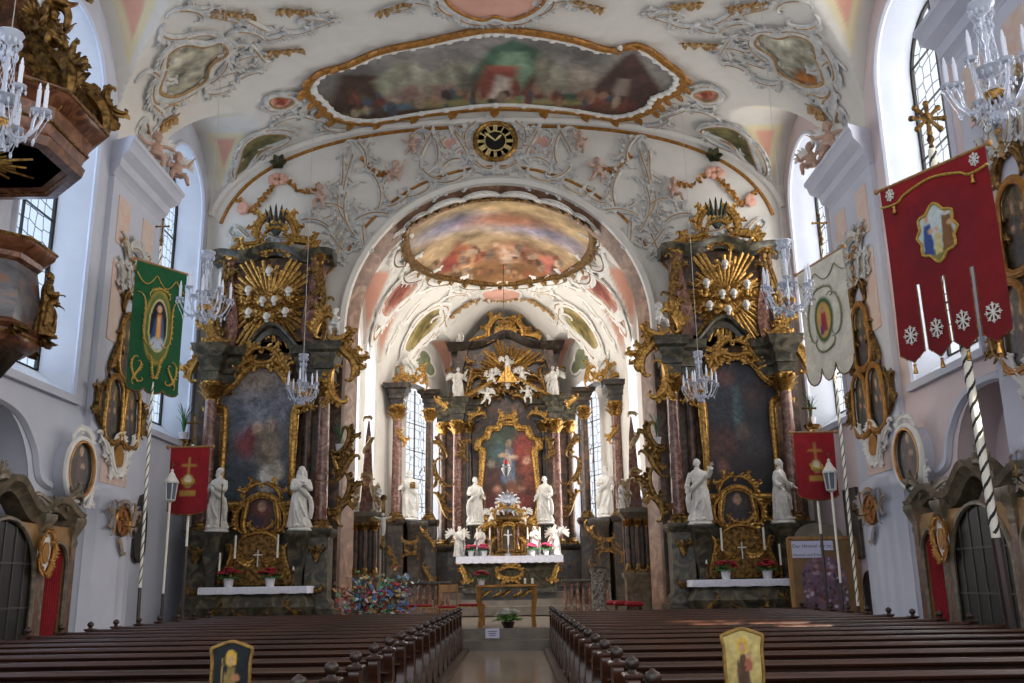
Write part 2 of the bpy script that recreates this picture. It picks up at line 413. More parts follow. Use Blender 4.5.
WHW=1.6; WZ0=5.6; WZS=12.75
for sgn,nm in ((-1,'left'),(1,'right')):
    ys=np.arange(NBEG,NEND+.01,.1)
    top=[(y,max(NZ+.0,lz(y))+.02) for y in ys][::-1]
    out=[(NBEG,FZ),(NEND,FZ)]+top
    mb=MB(lambda d,y,z,s=sgn:(s*(NX+d),y,z))
    nc=[(12.45+3.2,1)]
    holes=[arch_hole(c,WHW,WZ0,WZS) for c in WIN]
    # shallow arched niche behind each confessional
    nich=arch_hole(17.0,1.7,0.05,3.3)
    holes.append(nich)
    tr=mb.prism(out,0,.02,ax='x',holes=holes)
    mb.loft([[(0,p[0],p[1]) for p in nich],[(.75,p[0],p[1]) for p in nich]],cap=False); mb.prism(nich,.75,.77,ax='x')
    struct(mb.build('wall_%s'%nm,COOL if sgn<0 else BOUNCE))
    for i,c in enumerate(WIN):
        window('x',c,WHW,WZ0,WZS,0,0,.75,GLB if sgn<0 else GLW,mull=2,shw=1.3,mp=lambda t,z,d,s=sgn:(s*(NX+d),t,z),power=(PW_L if sgn<0 else PW_R),col=(.80,.89,1.) if sgn<0 else (1.,.97,.93))
# end wall with the chancel arch
AW=4.75; AZ=9.2
def arch_pts(w,zs,z0=0,n=40): return [(-w,z0)]+[(-w*math.cos(t),zs+w*math.sin(t)) for t in np.linspace(0,PI,n)]+[(w,z0)]
out=[(-NX-.1,0)]+[(x,max(vz(x) if abs(x)<NX else NZ,lz(NEND)+.1)+.05) for x in -(NX+.05)*np.cos(np.linspace(0,PI,60))]+[(NX+.1,0)]
hole=arch_pts(AW,AZ,0.01)
mb=MB(); mb.prism(out,NEND,NEND+.5,holes=[[(p[0],p[1]) for p in hole]]); struct(mb.build('wall_front',WHITE))
# arch mouldings: white roll, gilt line, painted marble soffit band
def arch_sweep(prof,m,name,z0=0.3,n=48):
    mb=MB(); rings=[]
    for k,t in enumerate(np.linspace(0,PI,n)):
        rings.append([(-(AW+r)*math.cos(t),y,AZ+(AW+r)*math.sin(t)) for r,y in prof])
    L0=[[( -(AW+r),y,z0) for r,y in prof]]; L1=[[(AW+r,y,z0) for r,y in prof]]
    mb.loft(L0+rings+L1); return struct(mb.build(name,m))
BAND=mat('painted_marble_band','#6e503e','#a08066',c3='#86624c',rough=.5,scale=2.2,detail=8,dist=1.5)
arch_sweep([(-.02,NEND-.02),(-.34,NEND+.42),(-.34,NEND+.6),(-.02,NEND+.6)],BAND,'trim_1')
arch_sweep([(.22,NEND+.01),(.22,NEND-.12),(.12,NEND-.2),(-.02,NEND-.14),(-.05,NEND+.01)],WHITE,'trim_2')
arch_sweep([(.36,NEND+.0),(.36,NEND-.06),(.29,NEND-.06),(.29,NEND)],OCH,'trim_3',z0=AZ+1.6)if 0 else None
def wallmap(Y): return lambda u,v,h:(u,Y-h,v)
# gilt fillets on the end wall: above the arch and under the vault
mb=MB(wallmap(NEND)); 
P=[(-7.4,10.75),(-5.55,10.75)]+[(-(AW+.6)*math.cos(t),AZ+(AW+.6)*math.sin(t)) for t in np.linspace(.5,PI-.5,40)]+[(5.55,10.75),(7.4,10.75)]
mb.tube(h3(P,.02),.05,6)
Q=[(x,vz(x*NX/8.8)-.28) for x in 8.8*-np.cos(np.linspace(.07,PI-.07,60))]
mb.tube(h3(Q,.02),.06,6)
struct(mb.build('trim_4',OCH))
mb=MB(wallmap(NEND)); Q=[(x,vz(x*NX/9.15)-.06) for x in 9.12*-np.cos(np.linspace(.03,PI-.03,60))]
mb.tube(h3(Q,.0),.16,8); struct(mb.build('trim_5',WHITE))
# piers: pilaster with pink panels, cornice capital, fluted lower half with round top
PANEL=mat('pink_marble_panel','#d8b4a4','#d6c6ba',rough=.6,scale=2.2,detail=6,dist=1.5)
PIER=[.3,7.65,14.95,22.3]
for sgn,nm in ((-1,'left'),(1,'right')):
    S=lambda d,y,z,s=sgn:(s*(NX-d),y,z)
    for k,c in enumerate(PIER[1:]):
        mb=MB(S); mb.box((.06,c,7.3),(.14,2.9,7.8)); struct(mb.build('wall_%s_pilaster'%nm,COOL))
        mb=MB(S)
        for dy in (-.75,.75):
            for z0,z1 in ((9.6,10.8),(7.2,9.2)): mb.box((.14,c+dy,(z0+z1)/2),(.03,.7,z1-z0))
        mb.box((.14,c,4.25),(.03,1.5,.7))
        struct(mb.build('wall_%s_panel'%nm,PANEL))
        mb=MB(S); pr=[(0,.0),(.14,0),(.18,.12),(.3,.2),(.34,.4),(.55,.55),(.6,.75),(.66,.8),(.66,.9),(0,.9)]
        mb.loft([[(p[0],c-1.45-p[0]*.5,11.15+p[1]) for p in pr],[(p[0],c+1.45+p[0]*.5,11.15+p[1]) for p in pr]]); struct(mb.build('trim_%d'%(10+k+(5 if sgn>0 else 0)),COOL))
        # lower half-round fluted shaft
        mb=MB(); r=1.4; a=np.linspace(-PI/2,PI/2,49)
        fl=1-.04*(np.abs(np.sin(a*8))**.5)
        def ringf(z,sc): return [(sgn*(NX-.42*sc*math.cos(t)*f),c+r*sc*math.sin(t)*f,z) for t,f in zip(a,fl)]
        mb.loft([ringf(FZ,1.06),ringf(.35,1.06),ringf(.4,1),ringf(3.45,1),ringf(3.5,1.05),ringf(3.62,1.05),ringf(3.75,.93),ringf(3.8,.2)]); struct(mb.build('wall_%s_shaft'%nm,COOL))
# floors
FLOOR=mat('polished_stone','#8d7a66','#6f5e4e',rough=.16,scale=1.6,detail=6,spec=.6)
STEP=mat('step_stone','#7d7264','#655b50',rough=.3,scale=2.5,detail=6)
mb=MB(); mb.box((0,11.8,FZ-.1),(19.9,28,.2)); struct(mb.build('floor',FLOOR))
mb=MB(); mb.box((0,25.5,-.03),(18.2,.7,.24)); mb.box((0,34.1,.1),(18.2,16.6,.52)); mb.build('floor_chancel',STEP); struct(bpy.data.objects['floor_chancel'])
mb=MB(); mb.box((0,38.6,.55),(9.6,7.4,.3)); mb.box((0,39.2,.78),(5.6,6,.3)); mb.box((0,39.5,1.02),(4.9,5,.3)); mb.build('floor_step',STEP); struct(bpy.data.objects['floor_step'])
# ---------------------------------------------------------------- chancel: barrel + three-sided apse
CW=4.85; CS=8.9; CR=4.75; PB=36.0; PE=42.0; EW=2.45
APW=[((CW,28.2),(CW,PB),[(30.6,1.75,3.2),(34.1,1.75,3.2)]),((CW,PB),(EW,PE),[(None,2.5,3.0)]),((EW,PE),(-EW,PE),[(None,2.42,4.45)]),((-EW,PE),(-CW,PB),[(None,2.5,3.0)]),((-CW,PB),(-CW,28.2),[(34.1,1.75,3.2),(30.6,1.75,3.2)])]
APC=[.5,.6,.5,.4,.5]
def wl(i):
    a,b,_=APW[i]; a=np.array(a);b=np.array(b); d=b-a; L=np.linalg.norm(d); d=d/L; return a,d,L,np.array([-d[1],d[0]])
def clun(i,s):
    a,d,L,n=wl(i); best=-9
    for c,hw,r in APW[i][2]:
        cs=L*APC[i] if c is None else (c-a[1])/d[1]
        t=abs(s-cs)/hw
        if t<1: best=max(best,CS+r*math.sqrt(1-t*t))
    return best
def cvz(x,y):
    dm=99
    for i in range(5):
        a,d,L,n=wl(i); dm=min(dm,(np.array((x,y))-a)@n)
    q=max(0,1-max(0,dm)/CW); return CS+CR*math.sqrt(max(0,1-q*q)),dm
def chancel_vault():
    V=[];mi=[];Fs=[]; nu=110; ys=np.concatenate([np.arange(28.2,36,.12),np.arange(36,42.01,.08)]); ang=np.linspace(0,PI,nu+1); info=[]
    for y in ys:
        hw=CW if y<=PB else CW+(EW-CW)*(y-PB)/(PE-PB)
        for a in ang:
            x=hw*math.cos(a); z,dm=cvz(x,y); l=-9;k=-1
            for i in range(5):
                aa,d,L,n=wl(i); s=(np.array((x,y))-aa)@d; dd=(np.array((x,y))-aa)@n
                if -.01<=s<=L+.01 and dd<3.2:
                    q=clun(i,s)
                    if q>l: l=q;k=i
            V.append((x,y,max(z,l))); info.append((l-z,k,dm))
    w=nu+1; C=[]
    for p,(dz,k,dm) in zip(V,info):
        m=sstep(.12,.22,dz)*sstep(.05,.14,dm)*clun_mid(p,k) if k not in (-1,2) else 0; C.append(CW_*(1-m)+CP_*m)
    for j in range(len(ys)-1):
        for i in range(nu): Fs.append([j*w+i,j*w+i+1,(j+1)*w+i+1,(j+1)*w+i])
    return tinted('ceiling_chancel',V,Fs,C)
def clun_mid(p,k):
    a,d,L,n=wl(k); s=(np.array(p[:2])-a)@d
    for c,hw,r in APW[k][2]:
        cs=L*APC[k] if c is None else (c-a[1])/d[1]
        t=abs(s-cs)/hw
        if t<1: return sstep(.15,.25,t)*(1-sstep(.85,.93,t))
    return 0
chancel_vault()
TREF=mat('green_trefoil','#6f7658','#8a8c6c',rough=.7,scale=3)
for i in range(5):
    a,d,L,n=wl(i)
    mp=lambda s,z,dd,a=a,d=d,n=n:(a[0]+d[0]*s-n[0]*dd,a[1]+d[1]*s-n[1]*dd,z)
    ss=np.linspace(0,L,60)
    top=[(s,max(CS+.3,clun(i,s)+.03)) for s in ss][::-1]
    holes=[]
    spec=[]
    if i in (1,3): spec=[(L*APC[i],1.5,3.0,8.4)]
    if i in (0,4):
        for c in (30.6,34.1): spec.append(((c-a[1])/d[1],1.1,3.6,9.3))
    holes=[arch_hole(c,hw,z0,zs) for c,hw,z0,zs in spec]
    mb=MB(lambda s,z,dd,mp=mp:mp(s,z,dd)); mb.prism([(0,0),(L,0)]+top,0,.02,ax='z',holes=holes)
    struct(mb.build('wall_%s'%('chancel_right','apse_right','apse_back','apse_left','chancel_left')[i],WHITE))
    for c,hw,z0,zs in spec:
        window('x',c,hw,z0,zs,0,0,.45,GLW,mull=2,shw=hw*.86,mp=mp,power=PW_C,col=(1.,.98,.95),trim=False)
    if i in (1,3):
        tg=[(L*APC[i]+1.05*r*math.cos(t),10.75+.62*r*math.sin(t)) for t,r in [(q,.62+.38*abs(math.cos(1.5*(q-PI/2)))) for q in np.linspace(0,2*PI,36,endpoint=False)]]
        mb=MB(lambda s,z,dd,mp=mp:mp(s,z,-dd)); mb.prism(tg,.0,.06,ax='z'); o=mb.build('trefoil_panel',TREF); tag(o,'green trefoil shaped panel above the tall apse window %s'%('by the notice board side' if i==1 else 'on the pulpit side'),'panel')
        mb=MB(lambda s,z,dd,mp=mp:mp(s,z,-dd)); mb.tube(h3(tg,.05),.07,6,cyc=True); mb.build('trefoil_rim',STUW,o)
# ================================================================ stucco, frescoes, clock
def side(sg): return 'pulpit side' if sg<0 else 'notice board side'
def sweepframe(mb,O,r,h=.0,n=8,flat=.7): mb.tube(h3(O,h),r,n,flat=flat,cyc=True,up=(0,0,1))
def scr(mb,gb,p0,p1,kind='C',curl=1.,flip=1,w=.09,leaves=True,h=.04,rich=False):
    P=scroll(p0,p1,kind,curl,flip); s=np.linspace(-1,1,len(P)); L=np.hypot(p1[0]-p0[0],p1[1]-p0[1]); w=min(w,L*.16); r=w*(.3+.7*(1-s*s))
    mb.tube(h3(P,h),r,6,up=(0,0,1))
    for q in (0,-1): mb.ball((P[q][0],P[q][1],h),(w*.5,w*.5,w*.5),6,4)
    if gb is not None: gb.tube(h3(P[8:-8],h+w*.7),r[8:-8]*.3,5,up=(0,0,1))
    if leaves:
        T=np.gradient(P,axis=0)
        for i in range(7,len(P)-6,3):
            t=T[i]/np.linalg.norm(T[i]); nn=np.array([t[1],-t[0]])*flip; d=nn*.7+t*.7
            mb.leaf((P[i][0],P[i][1],h),(d[0],d[1],.15),(0,0,1),w*(1.9+rnd.random()*1.0),w*.85,curl=.2,k=4)
    if rich and L>.5:
        i=len(P)//2; t=P[i+1]-P[i-1]; t/=np.linalg.norm(t); nn=np.array([t[1],-t[0]])*flip; c=P[i]+nn*w*1.2
        scr(mb,gb,c-t*L*.05,c+t*L*.32+nn*L*.22,'C',.9,-flip,w*.7,True,h)
        scr(mb,gb,c+t*L*.02,c-t*L*.30+nn*L*.2,'C',.9,flip,w*.7,True,h)
def flowers(mb,P,h=.05,r=.07,seed=1):
    q=random.Random(seed)
    for p in P:
        for k in range(3): mb.leaf((p[0],p[1],h),(math.cos(k*2.1+q.random()*2),math.sin(k*2.1+q.random()*2),.2),(0,0,1),r*1.9,r*.8,k=4)
        mb.ball((p[0],p[1],h+r*.4),r*.6,6,4)
def garland(p0,p1,sag,n): t=np.linspace(0,1,n); return [(p0[0]+(p1[0]-p0[0])*a,p0[1]+(p1[1]-p0[1])*a-sag*4*a*(1-a)) for a in t]
class Orn:
    """one piece of stucco: blue-grey scrollwork, ochre gilding, leaf sprays"""
    def __init__(s,mp): s.a=MB(mp); s.g=MB(mp); s.p=MB(mp); s.gp=0
    def S(s,*a,**k): k.setdefault('rich',True); scr(s.a,s.g,*a,**k); return s
    def F(s,O,k,w): fscr(s.a,s.g,O,k,w); return s
    def done(s,name,label,cat,group=None,am=None,gm=None,loc=None):
        r=empty(name,(0,0,0)); tag(r,label,cat,group)
        if s.a.n: s.a.build('scrollwork',am or STUC,r,50)
        if s.g.n: s.g.build('gilding',gm or STG,r,50)
        if s.p.n: s.p.build('pink_field',PINK,r,50)
        return r
def fscr(mb,gb,O,k,w):
    """scrolls riding round a closed frame, always bulging outwards"""
    c=np.asarray(O).mean(0); n=len(O)
    for q,i in enumerate(range(0,n-k//2,k)):
        A=np.asarray(O[i]);B=np.asarray(O[(i+k)%n]); d=(A+B)/2-c; d/=np.linalg.norm(d)+1e-6; t=B-A
        fl=1 if (t[1]*d[0]-t[0]*d[1])>0 else -1
        scr(mb,gb,A+d*w*.6,B+d*w*.6,'C',.9,fl,w=w)
W=wallmap(NEND)
def mir(P,sg): return [(p[0]*sg,p[1]) for p in P]
# --- scrollwork on the end wall, mirrored about the clock (x<0 drawn, then flipped)
PW=lambda x,y:(at(x,y,27.9)[0]+.03,at(x,y,27.9)[2])
WALLSETS=[
 ('tall',[((352,148),(344,196),'S',1),((344,150),(338,190),'S',-1),((350,185),(362,240),'C',1),((366,170),(372,215),'C',-1),((340,190),(352,225),'C',1),((320,205),(345,215),'C',-1),((350,225),(392,218),'C',-1),((326,232),(346,252),'S',1),((352,140),(362,170),'C',-1),((345,235),(330,262),'S',-1),((360,222),(366,250),'S',1)]),
 ('side',[((228,235),(262,236),'C',1),((264,230),(300,232),'C',1),((296,222),(330,232),'C',-1),((234,226),(250,238),'S',1)]),
 ('bow',[((382,206),(408,190),'C',1),((400,196),(430,182),'C',1),((392,214),(408,204),'S',-1)]),
 ('crest',[((425,130),(430,170),'C',-1),((432,128),(420,160),'S',1),((420,165),(444,178),'C',1),((432,180),(464,172),'C',1),((440,132),(448,150),'C',1)]),
 ('shell',[((452,128),(466,160),'S',-1),((440,170),(462,160),'C',-1),((462,130),(476,112),'C',1),((474,158),(492,168),'C',1)])]
WORDS={'tall':'tall blue grey scroll cartouche halfway up the arch wall','side':'low row of scrolls above the crown of the side altar','bow':'scroll bow riding on the gilt fillet of the chancel arch','crest':'leafy crest beside the putto near the clock','shell':'scrolled shell framing the pink field next to the clock'}
for sg in (-1,1):
    for nm,lst in WALLSETS:
        o=Orn(W)
        for a,b,kd,fl in lst:
            A,B=PW(*a),PW(*b)
            if sg>0: A,B=(-A[0],A[1]),(-B[0],B[1]); fl=-fl
            o.S(A,B,kd,.8,fl,w=.1)
        if nm=='shell':
            P=[PW(*p) for p in ((445,135),(456,138),(462,150),(456,160),(446,166),(434,168),(440,158),(442,146))]
            o.p.prism(mir(P,-sg),.01,.05,ax='z')
        o.done('stucco_scroll',WORDS[nm]+', '+side(sg),'stucco ornament')
    # gilt garlands
    for k,(a,b,sag,n,wd) in enumerate([((254,208),(278,178),.0,9,'falling from the rose'),((288,182),(318,186),.25,7,'strung towards the seated putto'),((362,160),(386,172),.22,6,'hung beside the tall cartouche'),((238,200),(252,212),.1,4,'small, above the side altar crown')]):
        A,B=PW(*a),PW(*b); mb=MB(W); flowers(mb,mir(garland(A,B,sag,n),-sg),seed=k)
        tag(mb.build('gilt_garland',OCH),'gilt flower garland %s, %s'%(wd,side(sg)),'garland')
    for k,(px,py,wd) in enumerate([(242,208,'low'),(277,179,'upper double')]):
        A=PW(px,py); A=(-sg*A[0],A[1]); mb=MB(W)
        for q in range(7): mb.ball((A[0]+.14*math.cos(q*.9)*(k+.6),A[1]+.12*math.sin(q*.9),.08),(.12,.12,.09),8,5)
        tag(mb.build('stucco_rose',PINK),'%s pink stucco rose on the arch wall, %s'%(wd,side(sg)),'flower')
    A=PW(278,163); mb=MB(W)
    for q in range(6): mb.leaf((-sg*A[0],A[1],.08),(math.cos(q*1.05),math.sin(q*1.05),.2),(0,0,1),.28,.09)
    tag(mb.build('bronze_leaf',mat('bronze_green','#4a4a2a','#2e2e1a',rough=.4,metal=.5)),'dark bronze leaf star above the pink rose, %s'%side(sg),'ornament')
# --- the clock
ck=empty('clock',(-.02,NEND,15.42),0,'round black clock with gilt roman numerals over the chancel arch','clock')
mb=MB(); mb.lathe([(.62,0),(.72,.02),(.74,.1),(.66,.16),(.6,.12),(.6,.0)],n=40,axis='y'); mb.build('rim',GOLD,ck)
mb=MB(); mb.lathe([(.6,0),(.6,.06),(.0,.06)],n=40,axis='y'); mb.build('numeral_ring',mat('clock_ring','#1a1814',rough=.5),ck)
mb=MB(); mb.lathe([(.32,.06),(.32,.09),(.0,.09)],n=32,axis='y'); mb.build('dial',mat('clock_dial','#0c0c0d',rough=.4),ck)
mb=MB()
ROM=['XII','I','II','III','IIII','V','VI','VII','VIII','IX','X','XI']
for i,t in enumerate(ROM):
    a=-i*PI/6; R=np.array([[math.cos(a),-math.sin(a)],[math.sin(a),math.cos(a)]]); wid={'I':.035,'V':.075,'X':.075}; tot=sum(wid[c] for c in t); x=-tot/2
    for c in t:
        cx=x+wid[c]/2; x+=wid[c]
        for (x0,x1) in {'I':[(0,0)],'V':[(-.03,0),(.03,0)],'X':[(-.03,.03),(.03,-.03)]}[c]:
            q=[R@np.array([cx+x0,.57]),R@np.array([cx+x1,.37])]; mb.tube([(p[0],-.075,p[1]) for p in q],.016,5)
mb.lathe([(.585,.06),(.585,.075),(.575,.075),(.575,.06)],n=40,axis='y'); mb.lathe([(.36,.06),(.36,.1),(.335,.1),(.335,.06)],n=40,axis='y')
mb.build('numerals',mat('clock_gilt','#e6cf8c',rough=.5),ck)
for nm,a,l in (('hour_hand',math.radians(-46),.3),('minute_hand',math.radians(50),.46)):
    mb=MB(); d=(math.sin(-a),math.cos(a)); mb.prism([(-d[1]*.02,d[0]*.02),(d[0]*l*.7-d[1]*.035,d[1]*l*.7+d[0]*.035),(d[0]*l,d[1]*l),(d[0]*l*.7+d[1]*.035,d[1]*l*.7-d[0]*.035),(d[1]*.02,-d[0]*.02)],-.1,-.12); mb.build(nm,MATS['clock_gilt'],ck)
o=Orn(wallmap(NEND))
for sg in (-1,1):
    for a,b,kd,fl in (((.75,15.0),(.85,15.9),'C',1),((.3,16.15),(.95,15.95),'C',-1),((.0,14.5),(.75,14.75),'C',1),((.85,15.2),(1.35,15.0),'C',-1),((.9,15.5),(1.3,15.9),'C',1),((.0,16.25),(.35,16.1),'S',1)):
        o.S((a[0]*sg-.02,a[1]),(b[0]*sg-.02,b[1]),kd,.8,fl*sg,w=.09)
for q in range(7): o.a.leaf((-.02,16.2,.05),(math.cos(PI*q/6),math.sin(PI*q/6)+.3,.4),(0,0,1),.35,.12)
o.done('clock_surround','rocaille surround of blue grey scrolls round the clock','stucco ornament')
# --- frescoes on the nave vault
V=lambda u,v,h:vault(u,v,h)
def onvault(px,py,ylo=8,yhi=28):
    r=ray(px,py)
    for t in np.linspace(8,34,1400):
        x,y,z=CX+r[0]*t,r[1]*t,CZ+r[2]*t
        if z>vz(x): return (x,y)
    return (x,y)
def fr(mb,gb,O,r,h=.06): 
    sweepframe(mb,O,r,h); O2=np.asarray(O); c=O2.mean(0)
    if gb is not None: sweepframe(gb,c+(O2-c)*(1-.9*r/np.linalg.norm(O2-c,axis=1)[:,None]),r*.45,h+r*.3)
TOP=[(306,88),(318,72),(345,64),(378,50),(425,40),(470,30),(495,27),(530,30),(575,38),(610,48),(640,44),(668,62),(684,76),(678,90),(660,98),(652,108),(620,117),(570,110),(495,106),(430,112),(370,121),(335,117),(318,103)]
OV=catmull([onvault(*p) for p in TOP],5)
root=empty('ceiling_fresco',(0,0,0),0,'large nave ceiling painting of tents, mountains and a red robed figure','painting')
st=[([(.0,.15),(.1,.62),(.2,.55),(.24,.3),(.3,.15)],'#4a3426',.03),([(.18,.5),(.26,.68),(.34,.52),(.42,.66),(.5,.45),(.5,.25),(.2,.25)],'#9a9a80',.04),([(.2,.3),(.27,.42),(.4,.4),(.42,.2),(.2,.2)],'#8a6a62',.05),
 ([(.36,.18),(.5,.8),(.56,.88),(.64,.7),(.76,.18)],'#44604c',.02),([(.44,.2),(.53,.75),(.58,.75),(.64,.2)],'#7a9478',.03),([(.4,.2),(.48,.62),(.56,.6),(.55,.2)],'#94503f',.03),([(.47,.2),(.5,.5),(.54,.45),(.53,.2)],'#c8b8a8',.02),([(.55,.25),(.6,.5),(.67,.4),(.68,.2)],'#6a4438',.03),
 ([(.66,.28),(.72,.62),(.78,.5),(.8,.25)],'#9a8c7c',.04),([(.74,.2),(.83,.75),(.86,.8),(.98,.3),(.95,.15)],'#4a332c',.02),([(.82,.3),(.83,.5),(.86,.5),(.86,.3)],'#8a7a70',.02),
 ([(0,0),(0,.16),(.3,.22),(.7,.2),(1,.2),(1,0)],'#8c8455',.05),([(0,0),(.0,.12),(.2,.14),(.42,.1),(.6,.14),(1,.12),(1,0)],'#4c3626',.05),([(.12,.12),(.18,.2),(.26,.2),(.28,.12)],'#5a6a78',.03),([(.7,.1),(.8,.22),(.95,.2),(.95,.08)],'#6a4434',.04)]
qq=random.Random(4)
for i in range(70):
    x=qq.uniform(.08,.92); st.append(((x,qq.uniform(.14,.34),qq.uniform(.006,.016),qq.uniform(.03,.09)),qq.choice(['#7a4434','#8c7860','#54483c','#6c3c34','#a08c74','#4c5058','#3c3028','#94705a']),.006))
for i in range(16): st.append(((.22+.2*qq.random() if i%2 else .62+.14*qq.random(),qq.uniform(.4,.6),.015,.12),qq.choice(['#8c8670','#a09a84','#7c7466']),.02))
# picture is read from the nave: its foot lies towards the chancel
x0,y0=OV.min(0);x1,y1=OV.max(0)
OVf=np.stack([OV[:,0],y0+y1-OV[:,1]],1)
picture('canvas',OVf,lambda u,v,h:vault(u,y0+y1-v,.03),st,('#6c6456','#8a8480'),root,res=170,mat_=FRESCO,seed=1,margin=.03,mot=.4,wob=.012)
mb=MB(V);gb=MB(V); sweepframe(gb,OV,.12,.07); OI=OV.mean(0)+(OV-OV.mean(0))*(1-.2/np.linalg.norm(OV-OV.mean(0),axis=1)[:,None]); sweepframe(mb,OI,.08,.06)
for i in range(0,len(OI),2): mb.ball((OI[i][0],OI[i][1],.08),(.13,.13,.08),6,4)
for i in range(0,len(OV),3):
    d=OV[i]-OV.mean(0); d/=np.linalg.norm(d); gb.leaf((OV[i][0],OV[i][1],.1),(d[0],d[1],.1),(0,0,1),.3,.14)
mb.build('frame',STUW,root); gb.build('gilding',OCH,root)
# grisaille and other small frescoes on the vault
def vfresco(pts,sg,label,st,bg,name='vault_fresco',r=.1,seed=0,orn=6,mott=.5):
    P=[onvault(*p) for p in pts]
    if sg>0: P=[(-p[0],p[1]) for p in P][::-1]
    O=catmull(P,5); root=empty(name,(0,0,0),0,label,'painting')
    picture('canvas',O,lambda u,v,h:vault(u,v,.03),st,bg,root,res=60,mat_=FRESCO,seed=seed,margin=.03,mot=mott)
    mb=MB(V);gb=MB(V); fr(mb,gb,O,r); c=O.mean(0)
    fscr(mb,gb,O,max(2,len(O)//orn),r*.9)
    mb.build('frame',STUC,root); gb.build('gilding',STG,root); return root
G=[(160,70),(165,50),(185,40),(205,42),(222,38),(230,50),(212,64),(205,80),(180,95),(163,98),(153,92)]
gs=[((.35,.6,.25,.3),'#b5b09a',.15),((.55,.4,.2,.2),'#a8a38c',.12),((.3,.35,.18,.18),'#c0bba6',.1),((.85,.8,.22,.2),'#b0723a',.1),((.1,.1,.2,.15),'#9a5a34',.1)]
for sg in (-1,1):
    vfresco(G,sg,'grey monochrome relief painting in a scrolled frame on the vault, %s'%side(sg),gs,('#a39e86','#b3ad98'),seed=3+sg)
    vfresco([(236,160),(243,142),(262,131),(285,131),(292,136),(272,144),(256,155),(244,172),(232,180)],sg,'narrow olive fresco curving along the end of the vault, %s'%side(sg),[((.5,.5,.3,.3),'#6f6a42',.2)],('#8a7a4a','#7a7350'),seed=8+sg,r=.09,orn=5)
    vfresco([(266,98),(276,93),(292,95),(296,100),(284,107),(270,106)],sg,'small oval pink medallion beside the big ceiling painting, %s'%side(sg),[((.5,.5,.2,.3),'#a8523a',.1)],('#d8a08c','#d8a08c'),name='medallion',seed=5,r=.09,orn=4)
P=[onvault(*p) for p in ((440,-6),(455,10),(480,19),(495,16),(512,19),(536,10),(550,-6),(540,-25),(495,-30),(450,-25))]
O=catmull(P,5); root=empty('ceiling_medallion',(0,0,0),0,'pink stucco medallion at the crown of the nave vault','medallion')
mb=MB(V); mb.prism(O,.02,.05,ax='z'); mb.build('pink_field',PINK,root)
mb=MB(V);gb=MB(V); fr(mb,gb,O,.12)
fscr(mb,gb,O,6,.1)
mb.build('frame',STUC,root); gb.build('gilding',OCH,root)
# free scroll groups on the vault
def vorn(segs,label,sg,gar=()):
    o=Orn(V)
    for a,b,kd,fl in segs:
        A,B=onvault(*a),onvault(*b)
        if sg>0: A,B=(-A[0],A[1]),(-B[0],B[1]); fl=-fl
        o.S(A,B,kd,.8,fl,w=.085)
    for k,(a,b,n) in enumerate(gar):
        A,B=onvault(*a),onvault(*b); P=garland(A,B,0,n); flowers(o.g,[(-sg*p[0],p[1]) for p in P],seed=k,r=.09)
    return o.done('stucco_scroll',label+', '+side(sg),'stucco ornament')
for sg in (-1,1):
    vorn([((172,10),(202,18),'C',1),((205,12),(240,22),'S',1),((160,30),(190,32),'C',-1),((232,30),(262,40),'C',1),((240,16),(270,28),'S',-1),((262,36),(285,30),'C',-1)],'upper bank of scrolls above the grey relief painting',sg,[((215,10),(250,14),6)])
    vorn([((235,60),(262,54),'C',1),((215,75),(240,68),'S',1),((205,90),(232,84),'C',-1),((238,78),(262,70),'C',1),((250,44),(268,60),'S',-1),((225,50),(246,44),'C',1)],'scrolls spilling sideways from the grey relief painting',sg,[((268,50),(300,48),6)])
    vorn([((286,30),(312,24),'C',-1),((300,18),(330,22),'C',1),((310,26),(338,18),'S',1)],'small scroll branch pointing to the big ceiling painting',sg,[((280,8),(308,10),5)])
    vorn([((150,100),(160,118),'S',1),((146,70),(152,100),'C',1),((142,120),(150,140),'S',-1),((158,110),(176,106),'C',1)],'drop of scrolls below the grey relief painting',sg,[((160,125),(172,118),4)])
    vorn([((300,112),(330,124),'S',1),((320,120),(350,128),'C',-1),((270,125),(300,116),'C',1)],'scrolls between the ceiling painting and the arch',sg)
    vorn([((410,0),(440,12),'C',1),((386,8),(412,4),'S',-1)],'scrolls beside the pink crown medallion',sg,[((380,10),(405,2),5)])
# --- chancel vault
def cz(x,y):
    z,dm=cvz(x,y); l=-9
    return z
def cvault(u,v,h=0.):
    e=.03; z=cz(u,v); dx=(cz(u+e,v)-cz(u-e,v))/(2*e); dy=(cz(u,v+e)-cz(u,v-e))/(2*e); n=math.sqrt(dx*dx+dy*dy+1)
    return (u+dx/n*h,v+dy/n*h,z-h/n)
def onc(px,py):
    r=ray(px,py)
    for t in np.linspace(29,50,1600):
        x,y,z=CX+r[0]*t,r[1]*t,CZ+r[2]*t
        if y>28.3 and z>cz(x,y): return (x,y)
    return (x,y)
CP=[(404,238),(410,216),(420,205),(440,196),(470,192),(500,191),(530,192),(560,197),(580,208),(590,222),(594,242),(588,258),(572,270),(555,276),(530,280),(500,283),(465,280),(440,276),(420,268),(408,256)]
O=catmull([onc(*p) for p in CP],4); root=empty('ceiling_fresco',(0,0,0),0,'ochre chancel ceiling painting of a crowd under a clouded sky','painting')
y0=O[:,1].min();y1=O[:,1].max()
